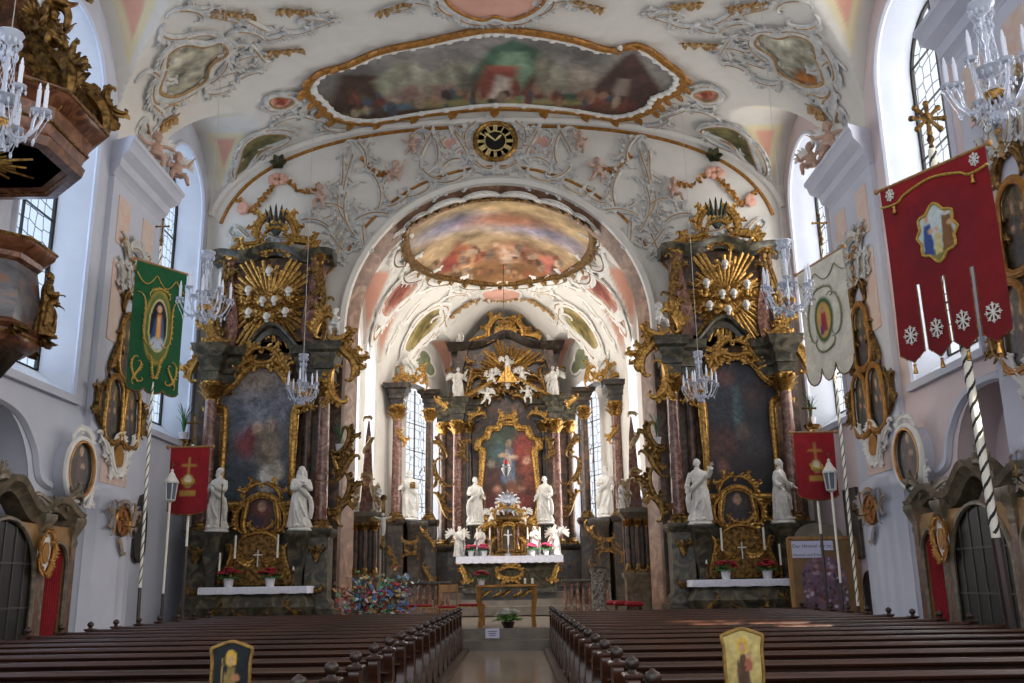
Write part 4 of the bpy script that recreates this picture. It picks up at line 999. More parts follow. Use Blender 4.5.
    gscr(wm,[((X(6.95)-.55,7.72),(X(6.95)-.05,8.35),'C',-1),((X(6.95)+.05,8.35),(X(6.95)+.55,7.72),'C',-1),((X(6.95)-.75,7.55),(X(6.95)-.2,7.95),'C',-1),((X(6.95)+.2,7.95),(X(6.95)+.75,7.55),'C',-1),((X(6.95)-.35,8.05),(X(6.95)+.35,8.05),'C',1)],GOLD,R,'crest',w=.12)
    gscr(wm,[((X(6.95)+e*1.2,6.4),(X(6.95)+e*1.25,7.2),'C',e) for e in (-1,1)],GOLD,R,'frame_ear',w=.1)
    # gilded scrolls at both flanks
    gscr(wallmap(26.5),[((X(4.75),8.5),(X(4.05),7.5),'S',sg),((X(4.2),7.3),(X(4.5),8.1),'C',-sg),((X(4.9),8.5),(X(4.3),8.75),'C',-sg),((X(5.3),8.6),(X(4.9),9.2),'C',sg),((X(4.75),7.6),(X(4.45),6.6),'C',-sg)],GOLD,R,'flank_scroll',w=.16)
    gscr(wallmap(26.7),[((X(8.55),8.4),(X(8.95),7.4),'S',-sg),((X(8.0),8.5),(X(8.4),9.3),'C',sg),((X(8.5),8.6),(X(8.8),9.2),'C',-sg)],GOLD,R,'flank_scroll',w=.16)
    gscr(wallmap(27.2),[((X(5.2),8.7),(X(5.15),9.9),'S',sg),((X(5.25),9.9),(X(5.35),11.1),'S',sg),((X(8.5),8.7),(X(8.55),9.9),'S',-sg),((X(8.45),9.9),(X(8.3),11.1),'S',-sg)],GOLDD,R,'attic_volute',w=.13)
    gscr(wallmap(26.8),[((X(4.65),3.6),(X(4.35),4.6),'C',-sg),((X(4.6),4.4),(X(4.1),5.1),'S',sg),((X(4.6),5.2),(X(4.35),5.9),'C',-sg),((X(4.55),3.2),(X(4.2),3.8),'C',sg)],GOLDD,R,'side_console',w=.12)
    # predella with niche picture
    O=catmull([(-.95,0),(.95,0),(.98,.35),(.8,.7),(.88,.95),(.5,1.05),(.45,1.25),(0,1.3),(-.45,1.25),(-.5,1.05),(-.88,.95),(-.8,.7),(-.98,.35)],4)
    mb=MB(); mb.prism([(X(6.6)+p[0],1.6+p[1]) for p in O],26.3,26.7); mb.build('predella',GOLDD,R)
    gscr(wallmap(26.3),[((X(6.6)+e*.9,1.7),(X(6.6)+e*.75,2.6),'S',-e) for e in (-1,1)]+[((X(6.6)-.5,2.75),(X(6.6)+.5,2.75),'C',-1)]+[((X(6.6)+e*.15,2.2),(X(6.6)+e*.6,2.4),'C',e) for e in (-1,1)],GOLD,R,'predella_scroll',w=.09)
    mb=MB(); mb.tube([(X(6.6),26.25,2.05),(X(6.6),26.25,2.5)],.02,6); mb.tube([(X(6.6)-.12,26.25,2.36),(X(6.6)+.12,26.25,2.36)],.02,6); mb.build('cross',STATUE,R)
    O=catmull([(-.42,0),(.42,0),(.42,.75),(.3,.95),(0,1.05),(-.3,.95),(-.42,.75)],4)
    framed(R,'niche_picture',O,lambda u,v,h:(X(6.62)+u,26.5-h,2.95+v),[((.5,.55,.28,.36),'#5a2a26' if sg<0 else '#3a3634',.1),((.5,.72,.12,.12),'#b08a70',.05),((.35,.3,.2,.2),'#3a2c3a',.1)],('#241a18','#3a2a22'),.07,21,res=36)
    gscr(wallmap(26.45),[((X(6.62)-.5,3.85),(X(6.62)-.05,4.3),'C',-1),((X(6.62)+.05,4.3),(X(6.62)+.5,3.85),'C',-1),((X(6.62)-.55,3.0),(X(6.62)-.5,3.7),'C',-1),((X(6.62)+.5,3.7),(X(6.62)+.55,3.0),'C',-1)],GOLD,R,'niche_crest',w=.08)
    # statue consoles
    mb=MB()
    for x in (5.5,7.78): stack(mb,X(x),26.15,[(-.1,1.5),(-.08,1.9),(.0,2.3),(.02,2.75),(.1,2.85),(.1,2.95),(0,2.96)],.42,.5)
    mb.build('console',MARG,R)
    # mensa: swelling sarcophagus
    mb=MB(); prof=[(.0,.36),(.0,.46),(-.12,.5),(.1,.75),(.16,1.0),(.02,1.28),(-.04,1.36),(.06,1.42),(.06,1.5)]
    stack(mb,X(6.48),25.95,prof,2.6,.85); mb.build('mensa',MARG,R)
    gscr(wallmap(25.44),[((X(6.48)-.5,.95),(X(6.48)+.5,.95),'C',1),((X(6.48)-1.2,.7),(X(6.48)-.8,1.15),'S',1),((X(6.48)+.8,1.15),(X(6.48)+1.2,.7),'S',-1)],GOLDD,R,'mensa_gilding',w=.06)
    # ---- things on the altar
    cl=MB(); w,d,z=1.42,.52,1.52
    n=72; per=[]
    for i in range(n):
        t=i/n*4; k=int(t); f=t-k; per.append([( -w+2*w*f,-d),(w,-d+2*d*f),(w-2*w*f,d),(-w,d-2*d*f)][k])
    cxx=X(6.48); cl.loft([[(cxx+p[0],25.95+p[1],z) for p in per],[(cxx+p[0]*1.006,25.95+p[1]*1.02,z-.02) for p in per],[(cxx+p[0]*1.01+.008*math.sin(i*1.7),25.95+p[1]*1.03+.008*math.sin(i*2.1),z-.17-.02*abs(math.sin(i*.9))) for i,p in enumerate(per)]],cap=False); cl.add([(cxx-w,25.95-d,z),(cxx+w,25.95-d,z),(cxx+w,25.95+d,z),(cxx-w,25.95+d,z)],[[0,1,2,3]])
    tag(cl.build('altar_cloth',LINEN),'white lace edged cloth over the side altar mensa, %s'%sd,'cloth')
    for k,(x,h,hs) in enumerate(((7.55,.55,.35),(7.15,.6,.75),(6.0,.6,.75),(5.55,.6,.42))):
        candle((X(x),25.98,1.52),h,'candle on gilt stick, %s on the side altar, %s'%(('nearest the nave wall','second from the nave wall','third from the nave wall','nearest the chancel')[k],sd),hs=hs,r=.03)
    for k,x in enumerate((7.15,6.05)):
        poinsettia((X(x)-.05,25.72,1.52),'red poinsettia in white pot on side altar mensa, %s, %s'%(('towards the nave wall','towards the chancel')[k],sd),1.05,seed=k+sg)
    if sg<0:
        statue('nun',(-5.47,26.15,3.08),'white veiled statue between the columns of the side altar beside the green banner',.9,.35)
        statue('apostle',(-7.74,26.15,3.08),'white statue mostly hidden behind the small red banner on the pulpit side',.9,-.3,item='staff')
    else:
        statue('raised',(5.5,26.15,3.08),'white statue with one arm raised at the side altar beside the notice board',.92,-.2)
        statue('saint',(7.76,26.15,3.08),'white statue leaning out with a staff behind the outer red column, notice board side',.9,.8,item='staff')
    # white angels on the flanks of the entablature
    putto(PUTW[0 if sg<0 else 1],(X(4.75),26.5,8.62),'white putto perched on the inner entablature end of the side altar, %s'%sd,.85,rz=.5*sg)
for sg in (-1,1): side_altar(sg)
# ---------------------------------------------------------------- high altar
HX=.12
def high_altar():
    R=empty('high_altar',(0,0,0),0,'towering high altar of dark marble with gilt gloriole and red painting in the apse','altar')
    hx_=lambda a:HX+a
    mb=MB(); out=[(-2.6,.9),(2.6,.9),(2.6,9.2),(2.3,9.3),(2.2,10.4),(2.45,11.5),(1.6,11.9),(1.0,12.0),(.6,12.7),(-.6,12.7),(-1.0,12.0),(-1.6,11.9),(-2.45,11.5),(-2.2,10.4),(-2.3,9.3),(-2.6,9.2)]
    mb.prism([(hx_(p[0]),p[1]) for p in out],40.3,40.9); mb.build('back_panel',MARB,R)
    mb=MB()
    for e in (-1,1):
        pedestal(mb,hx_(e*2.1),39.9,1.15,3.05,.75,.8); pedestal(mb,hx_(e*2.75),40.3,1.15,3.05,.6,.7); mb.box((hx_(e*1.3),40.1,2.2),(1.1,.5,2.2))
    mb.build('pedestal',MARD,R)
    for e in (-1,1):
        column(R,hx_(e*2.1),39.9,3.05,8.3,.21,caph=.6); column(R,hx_(e*2.72),40.35,3.05,8.3,.17,m=MARB,caph=.55)
        column(R,hx_(e*1.6),40.25,3.05,8.3,.14,m=MARD,caph=.5,name='pilaster')
    mb=MB()
    for e in (-1,1):
        stack(mb,hx_(e*2.1),39.95,ENT(8.3,.95),.6,.8); stack(mb,hx_(e*2.72),40.4,ENT(8.3,.95),.55,.6); stack(mb,hx_(e*1.5),40.35,ENT(8.3,.9),.7,.5)
    mb.build('entablature',MARG,R)
    mb=MB()
    for e in (-1,1):
        mb.loft([[(hx_(e*(2.0+.15*math.sin((z-9.2)*2)))+a,40.0+b,z) for a,b in ((-.2,-.2),(.2,-.2),(.22,.3),(-.22,.3))] for z in np.linspace(9.2,11.4,10)])
    mb.build('attic_pilaster',MARB,R)
    mb=MB()
    for e in (-1,1): stack(mb,hx_(e*2.05),40.1,[(0,11.35),(.05,11.45),(.2,11.55),(.25,11.7),(0,11.75)],.6,.7)
    rings=[]
    for x in np.linspace(-1.9,1.9,31):
        z=11.6+.5*math.exp(-(x/.8)**2); rings.append([(hx_(x),40.2+p,z+q) for p,q in ((.3,-.1),(-.1,-.1),(-.3,.1),(-.32,.2),(.3,.25))])
    mb.loft(rings); mb.build('attic_cornice',MARD,R)
    c=(hx_(.08),40.1,10.3)
    ray_star(R,c,GOLD,1.75,11,a0=-.62,a1=PI+.72,seed=6,inner=.3)
    ray_star(R,(c[0],40.0,10.2),GOLD,2.2,2,a0=math.radians(-32),a1=math.radians(-32)+2*math.radians(244)/1,seed=2,inner=.4)
    mb=MB()
    for e in (-1,1): mb.tube([(c[0]+e*.35,39.5,10.1),(c[0]+e*2.0,39.45,9.15)],[.05,.09],6); mb.tube([(c[0]+e*.3,39.55,10.7),(c[0]+e*1.0,39.6,11.3)],[.05,.09],6)
    mb.build('long_ray',GOLD,R)
    mb=MB(); mb.prism([(c[0]-.45,9.85),(c[0]+.45,9.85),(c[0],10.6)],39.4,39.5); mb.build('trinity_triangle',GOLD,R)
    mb=MB(); 
    for k,(dx,dz,r) in enumerate(((-.7,-.55,.45),(.7,-.55,.45),(0,-.75,.4),(-.6,.1,.3),(.65,.1,.3),(0,.7,.3),(-1.1,-1.0,.35),(1.1,-1.0,.35))): cloud(mb,(c[0]+dx,39.9,c[2]+dz),r,k)
    mb.build('gilded_cloud',GOLDD,R)
    for dx,dz in ((-.5,.12),(.52,.15),(0,-.5)): cherub((c[0]+dx,39.7,c[2]+dz),R,GOLD,s=.75)
    gscr(wallmap(40.1),[((hx_(-.7),12.0),(hx_(-.15),12.9),'C',-1),((hx_(.15),12.9),(hx_(.7),12.0),'C',-1),((hx_(-.45),12.2),(hx_(.45),12.2),'C',-1),((hx_(-.2),12.8),(hx_(.2),12.8),'C',1),((hx_(-1.5),11.9),(hx_(-.7),12.2),'S',1),((hx_(.7),12.2),(hx_(1.5),11.9),'S',-1)],GOLD,R,'crown',w=.15)
    gscr(wallmap(40.0),[((hx_(e*1.75),9.3),(hx_(e*1.55),10.6),'S',-e) for e in (-1,1)]+[((hx_(e*2.5),9.3),(hx_(e*2.4),10.6),'C',-e) for e in (-1,1)]+[((hx_(e*1.5),9.2),(hx_(e*.9),9.5),'C',e) for e in (-1,1)]+[((hx_(e*1.45),10.9),(hx_(e*1.7),11.6),'C',e) for e in (-1,1)]+[((hx_(e*.9),9.0),(hx_(e*.3),9.35),'C',e) for e in (-1,1)],GOLDD,R,'attic_scroll',w=.13)
    gscr(wallmap(39.6),[((hx_(e*2.45),5.5),(hx_(e*2.95),6.6),'C',e) for e in (-1,1)]+[((hx_(e*2.5),6.8),(hx_(e*2.9),7.6),'S',e) for e in (-1,1)]+[((hx_(e*2.5),4.2),(hx_(e*3.0),5.2),'S',-e) for e in (-1,1)]+[((hx_(e*1.7),6.6),(hx_(e*1.6),7.4),'C',e) for e in (-1,1)]+[((hx_(e*1.8),2.9),(hx_(e*2.4),2.2),'S',e) for e in (-1,1)],GOLDD,R,'flank_scroll',w=.12)
    O=catmull([(-1.1,0),(1.1,0),(1.1,2.7),(1.3,2.9),(1.25,3.25),(.95,3.4),(.8,3.75),(.45,3.8),(.3,4.0),(0,4.05),(-.3,4.0),(-.45,3.8),(-.8,3.75),(-.95,3.4),(-1.25,3.25),(-1.3,2.9),(-1.1,2.7)],4)
    st=[((.5,.85,.5,.2),'#3a4434',.25),((.4,.65,.2,.16),'#3a5050',.1),((.75,.7,.2,.2),'#7a3024',.12),((.82,.5,.12,.2),'#84402c',.15),((.25,.4,.2,.2),'#4a2a22',.12),([(.38,.42),(.62,.4),(.56,.74),(.44,.74)],'#566a7c',.04),((.5,.79,.045,.04),'#c0a080',.02),((.42,.68,.07,.025),'#b89a80',.02),((.58,.66,.07,.025),'#b89a80',.02),((.5,.6,.04,.12),'#a08c80',.03),((.3,.33,.08,.06),'#a87860',.03),((.68,.33,.09,.05),'#b08468',.03),((.8,.62,.06,.04),'#b88a70',.03),((.22,.6,.06,.04),'#8c8070',.03),((.2,.2,.2,.15),'#5a2820',.1),((.7,.2,.2,.15),'#6c2a20',.1),((.55,.35,.1,.1),'#7a4a34',.06)]
    framed(R,'altar_painting',O,lambda u,v,h:(hx_(.08)+u,39.95-h,4.15+v),st,('#2c1a16','#3a3628'),.12,31,res=80,mot=.4)
    gscr(wallmap(39.8),[((hx_(-.35),8.2),(hx_(.45),8.2),'C',-1),((hx_(-.3),8.6),(hx_(.4),8.6),'C',1),((hx_(-1.6),8.2),(hx_(-.9),8.5),'C',-1),((hx_(1.0),8.5),(hx_(1.7),8.2),'C',-1)],GOLD,R,'crest',w=.1)
    mb=MB(); stack(mb,hx_(.08),36.95,[(0,1.16),(0,1.3),(-.1,1.36),(-.05,1.6),(.05,2.0),(-.05,2.2),(.05,2.34),(.12,2.36),(.12,2.46)],3.6,1.0); mb.build('mensa',MARG,R)
    gscr(wallmap(36.36),[((hx_(-.4),1.9),(hx_(.56),1.9),'C',1),((hx_(-.4),1.9),(hx_(.56),1.9),'C',-1),((hx_(-1.75),2.2),(hx_(-1.4),1.6),'S',1),((hx_(1.9),2.2),(hx_(1.55),1.6),'S',-1)],GOLD,R,'mensa_gilding',w=.1)
    return R
HA=high_altar()
# cloth, tabernacle, candles, flowers on the high altar
mb=MB(); z=2.5; mb.box((HX+.08,36.95,z-.02),(4.0,1.35,.05)); 
n=60; mb.loft([[(HX+.08-2.02+4.04*i/n,36.95-.69-.012*math.sin(i*1.9),z+.01-zz*(1+.12*abs(math.sin(i*.7)))) for i in range(n+1)] for zz in (0,.12,.24)],closed=False,cap=False); tag(mb.build('altar_cloth',LINEN),'white cloth with lace edge along the mensa of the high altar','cloth')
T=empty('tabernacle',(0,0,0),0,'golden tabernacle with crucifix and silver crown on the high altar','tabernacle')
tc=HX+.03
mb=MB(); stack(mb,tc,37.25,[(.1,2.52),(.1,2.62),(0,2.68),(0,3.75),(.06,3.8),(.14,3.9),(.14,3.98),(-.1,4.05),(-.25,4.3)],.85,.5); stack(mb,tc-.75,37.35,[(.05,2.52),(0,2.6),(0,3.5),(.08,3.6),(.08,3.66)],.5,.4); stack(mb,tc+.75,37.35,[(.05,2.52),(0,2.6),(0,3.5),(.08,3.6),(.08,3.66)],.5,.4); mb.build('shrine',GOLDD,T)
for e in (-1,1): column(T,tc+e*.38,36.98,2.66,3.78,.06,m=MARR,caph=.18); column(T,tc+e*.95,37.1,2.6,3.5,.05,m=MARR,caph=.15)
O=arch_hole(tc,.24,2.75,3.45); mb=MB(); mb.prism(O,36.96,36.99); mb.build('niche',mat('niche_dark','#3c3022','#5a4630',rough=.5,scale=5),T)
mb=MB(); mb.tube([(p[0],36.95,p[1]) for p in O],.035,6,cyc=True,up=(0,1,0)); mb.build('niche_frame',GOLD,T)
mb=MB(); mb.tube([(tc,36.9,2.7),(tc,36.9,3.5)],.02,6); mb.tube([(tc-.17,36.9,3.3),(tc+.17,36.9,3.3)],.018,6); mb.lathe([(.14,2.52),(.15,2.6),(.05,2.66),(.03,2.72)],(tc,36.9,0),12); mb.build('crucifix',SILVER,T)
mb=MB(); limb(mb,[(tc,36.87,2.92),(tc+.01,36.86,3.1),(tc,36.87,3.3)],[.02,.035,.045]); limb(mb,[(tc-.15,36.87,3.34),(tc,36.87,3.29),(tc+.15,36.87,3.34)],[.014,.025,.014]); mb.ball((tc,36.86,3.38),.032,8,6); mb.build('corpus',STATUE,T)
gscr(wallmap(36.9),[((tc-.5,3.95),(tc-.05,4.35),'C',-1),((tc+.05,4.35),(tc+.5,3.95),'C',-1),((tc-1.1,3.6),(tc-.5,3.95),'S',1),((tc+.5,3.95),(tc+1.1,3.6),'S',-1),((tc-.6,2.6),(tc-.45,3.2),'C',-1),((tc+.45,3.2),(tc+.6,2.6),'C',-1),((tc-.22,3.6),(tc+.22,3.6),'C',-1)],GOLD,T,'gilded_scroll',w=.08)
mb=MB(); 
for k in range(16):
    a=k*2*PI/16; mb.leaf((tc+.3*math.cos(a),37.1,4.55+.22*math.sin(a)),(math.cos(a),0,math.sin(a)),(0,-1,0),.22,.06)
mb.lathe([(.05,0),(.32,.0),(.34,.05),(.05,.08)],(tc,37.1,4.55),24,axis='y'); mb.ball((tc,37.0,4.55),.15,10,7); mb.tube([(tc,37.1,4.8),(tc,37.1,5.05)],.02,5); mb.tube([(tc-.07,37.1,4.96),(tc+.07,37.1,4.96)],.02,5); mb.build('silver_crown',SILVER,T)
for e in (-1,1):
    putto(PUTW[1 if e<0 else 0],(tc+e*.32,36.95,4.02),None,.62,rz=-.3*e,parent=T); putto(PUTW[2],(tc+e*.62,36.95,3.66),None,.75,rz=-.3*e,parent=T,wm=STATUE)
angel_words={-1:'kneeling white angel with wings spread beside the tabernacle, on the pulpit side',1:'kneeling white angel with wings spread beside the tabernacle, on the notice board side'}
for e in (-1,1):
    o=link('angel',FIG['raised' if e>0 else 'apostle'],None,(HX+e*1.85,36.9,2.53),-.5*e,.62); tag(o,angel_words[e],'statue')
    for s2 in (-1,1): link('wing',wingmesh(s2,STATUE,1.1),o,(s2*.08,.15,1.05))
    o=link('angel',FIG['nun' if e>0 else 'bishop'],None,(HX+e*1.05,37.05,2.53),.2*e,.62); tag(o,'small white figure standing between the candles of the high altar, %s'%side(e),'statue')
for k,x in enumerate((464,477,490,528,540,554)):
    p=at(x,556,36.6); candle((p[0],36.6,2.53),.42,'silver candlestick with candle on the high altar, %s'%('first from the pulpit side','second from the pulpit side','beside the crucifix, pulpit side','beside the crucifix, notice board side','second from the notice board side','first from the notice board side')[k],hs=.62,m=SILVER,r=.026)
PNK=mat('pink_flowers','#b8284c','#d04a70',rough=.7,scale=12)
for k,(x) in enumerate((471,484,532,546)):
    p=at(x,552,36.75); poinsettia((p[0],36.75,2.53),'pink red potted flowers on the high altar mensa, %s'%('outer pot, pulpit side','inner pot, pulpit side','inner pot, notice board side','outer pot, notice board side')[k],.95,seed=k+5,m=PNK)
# statues of the high altar
statue('bishop',(-1.2,39.2,3.95),'white bearded statue beside the red painting, pulpit side of the high altar',1.0,.25,item='staff')
statue('saint',(1.68,39.2,3.95),'white statue bending forward beside the red painting, notice board side of the high altar',1.0,-.35)
# wings of the high altar: two columns each, carrying a statue
for e in (-1,1):
    Wg=empty('altar_wing',(0,0,0),0,'pair of marble columns with gilt capitals before the tall apse window, %s'%side(e),'altar wing')
    xi,xo=e*3.12+.16,e*4.3+.16; yo,yi=36.6,37.5
    mb=MB(); pedestal(mb,xi,yi,.36,3.95,.6,.7); pedestal(mb,xo,yo,.36,3.95,.6,.7); stack(mb,(xi+xo)/2,(yi+yo)/2+.1,[(.1,.36),(0,.6),(0,3.5),(.1,3.7),(.1,3.9)],.75,.6,rz=-e*.6*-1*-1); mb.build('pedestal',MARD,Wg)
    gscr(wallmap(36.3),[(((xi+xo)/2-.3,3.2),((xi+xo)/2+.3,3.2),'C',1),(((xi+xo)/2-.3,2.5),((xi+xo)/2+.3,2.5),'C',-1),((xo-.2,2.9),(xo+.2,2.2),'S',1),((xi-.2,3.6),(xi+.3,2.8),'S',-1),((xi-.1,2.2),(xi+.2,1.5),'S',-1)],GOLDD,Wg,'gilded_scroll',w=.075)
    column(Wg,xi,yi,3.95,8.4,.17,m=MARB,caph=.55); column(Wg,xo,yo,3.95,8.4,.2,caph=.6)
    mb=MB(); stack(mb,xi,yi,ENT(8.4,.7),.45,.5); stack(mb,xo,yo,ENT(8.4,.8),.5,.6); rings=[]
    for t in np.linspace(0,1,14):
        x=xi+(xo-xi)*t;y=yi+(yo-yi)*t; z=8.95+.25*math.sin(PI*t); rings.append([(x,y+p,z+q) for p,q in ((-.2,-.1),(-.26,.1),(.2,.12),(.2,-.1))])
    mb.loft(rings); mb.build('entablature',MARD,Wg)
    gscr(wallmap(36.5),[((xo-.35,9.2),(xo+.1,9.9),'C',-e),((xi,9.1),(xi+e*.1,10.0),'S',e),((xo-.2,9.3),(xo+.4,9.3),'C',-1),(((xi+xo)/2-.25,9.3),((xi+xo)/2+.25,9.4),'C',-1),((xi-e*.3,8.6),(xi-e*.7,8.2),'S',e),((xo+e*.05,7.4),(xo-e*.3,6.8),'S',e),((xi+e*.2,9.6),(xi+e*.6,9.3),'S',e)],GOLD,Wg,'gilded_crest',w=.09)
    o=link('angel',FIG['raised' if e>0 else 'nun'],None,((xi+xo)/2+e*.25,36.95,9.3),-.4*e,.72); tag(o,'white angel standing on top of the column pair before the apse window, %s'%side(e),'statue')
    for s2 in (-1,1): link('wing',wingmesh(s2,STATUE,.9),o,(s2*.08,.15,1.0))
    statue('apostle' if e<0 else 'bishop',((xi+xo)/2+e*.1,36.75,4.02),'white statue standing between two columns before the apse window, %s'%side(e),1.0,-.3*e,item='book' if e<0 else None)
# putti of the attics
for k,(x,y,s,wd,p) in enumerate([(498,372,.75,'at the very top of the high altar gloriole',0),(446,362,.8,'high on the gloriole, upper pulpit side',1),(551,358,.8,'high on the gloriole, upper notice board side',2),(433,385,.8,'low on the gloriole, pulpit side, above the columns',2),(573,381,.8,'low on the gloriole, notice board side, above the columns',0)]):
    x={0:507,1:492,2:522,3:487,4:528}[k]; y={0:365,1:378,2:376,3:396,4:394}[k]
    a=at(x,y,39.7); putto(PUTW[p],(a[0],39.65,a[2]-.4),'white putto %s'%wd,.85,rz=(.4,-.2,.3,.2,-.3)[k],wm=STATUE)
for e in (-1,1):
    for k,(x,y,s,wd) in enumerate(((458,400,.72,'standing on the high altar entablature'),(462,352,.5,'on top of the high altar attic beside the crown'))):
        a=at(x,y,39.9); dx=(a[0]-HX)*-e; 
        o=link('angel',FIG['nun' if k else 'raised'],None,(HX+(2.05,2.0)[k]*e,(39.72,39.95)[k],(9.27,11.73)[k]),.4*-e,s); tag(o,'white angel figure %s, %s'%(wd,side(e)),'statue')
        for s2 in (-1,1): link('wing',wingmesh(s2,STATUE,.9),o,(s2*.08,.15,1.0))
# ================================================================ furnishings
def atz(x,y,Z):
    r=ray(x,y); t=(Z-CZ)/r[2]; return (CX+r[0]*t,r[1]*t,Z)
ORD=['first','second','third','fourth','fifth','sixth','seventh','eighth','ninth','tenth','eleventh','twelfth','thirteenth','fourteenth','fifteenth','sixteenth','seventeenth','eighteenth','nineteenth','twentieth']
# ---------------------------------------------------------------- pews
mb=MB(); 
for e in (-1,1): mb.mark(); mb.box((.15+e*4.3,15.0,FZ+.03),(6.7,20.6,.06))
for o in mb.build_each('floor_pew_platform',WOODD): struct(o)
def make_pew():
    R=empty('pew',(0,0,0)); L=6.3
    mb=MB(); mb.box((0,.24,.45),(L,.36,.04),bev=.012); mb.build('seat',WOOD,R)
    mb=MB(); mb.loft([[(x,-.02+.0,.40),(x,.02,.40),(x,-.05,.92),(x,-.08,.92)] for x in (-L/2,L/2)]); mb.build('backrest',WOODD,R)
    mb=MB(); mb.loft([[(x,-.065+.055*math.cos(a),.925+.038*math.sin(a)) for a in np.linspace(0,2*PI,10,endpoint=False)] for x in (-L/2,L/2)]); mb.build('top_rail',WOOD,R)
    mb=MB(); mb.box((0,-.13,.72),(L,.12,.02),bev=.008); mb.build('book_rest',WOODD,R)
    mb=MB(); mb.box((0,-.36,.22),(L,.16,.05),bev=.015); mb.build('kneeler',WOODD,R)
    prof=catmull([(-.2,.08),(.42,.08),(.44,.3),(.38,.46),(.2,.52),(.1,.66),(.06,.88),(.03,.94),(-.15,.94),(-.17,.85),(-.1,.65),(-.16,.45),(-.22,.3)],4)
    for e in (-1,1):
        mb=MB(); mb.prism(prof,e*L/2-.045,e*L/2+.045,ax='x'); mb.box((e*L/2,-.06,.955),(.15,.22,.035),bev=.01); be=mb.build('bench_end',WOOD,R)
        mb=MB(); mb.lathe([(.05,.97),(.035,.985),(.028,1.0),(.05,1.015),(.06,1.045),(.048,1.075),(.02,1.09),(.012,1.1)],(e*L/2,-.06,0),12); mb.build('knob',WOODD,be)
    for x in (-1.6,0,1.6):
        mb=MB(); mb.box((x,-.1,.79),(.04,.06,.12)); mb.build('bracket',WOODD,R)
    return R
pew=make_pew(); NP_=18
for k in range(NP_):
    for e in (-1,1):
        o=pew if (k==0 and e<0) else copy_tree(pew)
        o.location=(.15+e*4.3,24.6-1.13*k,FZ); n=ORD[k]
        tag(o,'dark wooden pew with knobbed bench ends, %s row from the altar steps, %s'%(n,side(e)),'pew','pews in the nave')
# painted guild shields on the rear pews
for px,yy,sg,fc,bgc in ((232,677,-1,'#8a7440',('#14171a','#1c2226')),(742,664,1,'#5a4030',('#b09a5c','#c4b070'))):
    a=at(px,yy-18,6.5); R=empty('guild_shield',(a[0],a[1],0),0,'painted %s shield with robed saint above a rear pew, %s'%('black and gold' if sg<0 else 'yellow',side(sg)),'shield')
    top=a[2]+.11; O=catmull([(-.07,-.34),(0,-.37),(.07,-.34),(.12,-.2),(.125,.0),(.135,.08),(.1,.1),(.06,.115),(0,.13),(-.06,.115),(-.1,.1),(-.135,.08),(-.125,.0),(-.12,-.2)],4)
    mp=lambda u,v,h:(u,-h,top-.13+v)
    st=[((.5,.8,.15,.11),'#c8a040',.02),([(.3,.1),(.7,.1),(.63,.5),(.6,.68),(.42,.68),(.36,.5)],fc,.03),((.5,.775,.075,.07),'#b08c68',.02),((.63,.55,.11,.05),'#a87850',.02),((.36,.45,.05,.16),fc,.02)]+([((.62,.66,.06,.055),'#b88a68',.02),([(.54,.48),(.72,.48),(.68,.63),(.57,.63)],'#a8604c',.02)] if sg>0 else [([(.22,.3),(.27,.3),(.3,.8),(.27,.8)],'#a88c50',.02)])
    picture('painted_panel',O,lambda u,v,h:mp(u,v,.015),st,bgc,R,res=50,mat_=CLOTH,seed=sg+4,mot=.25,margin=-.01)
    mb=MB(mp); mb.prism(O,0,.012,ax='z'); mb.build('board',OAK if sg>0 else WOODD,R)
    mb=MB(mp); mb.tube(h3(O,.015),.012,6,cyc=True,up=(0,0,1)); mb.build('rim',mat('shield_rim','#a88440','#7a5a2a',rough=.5,metal=.4,scale=20),R)
    mb=MB(); mb.tube([(0,.02,FZ),(0,.02,top-.2)],.012,6); mb.build('staff',WOODD,R)
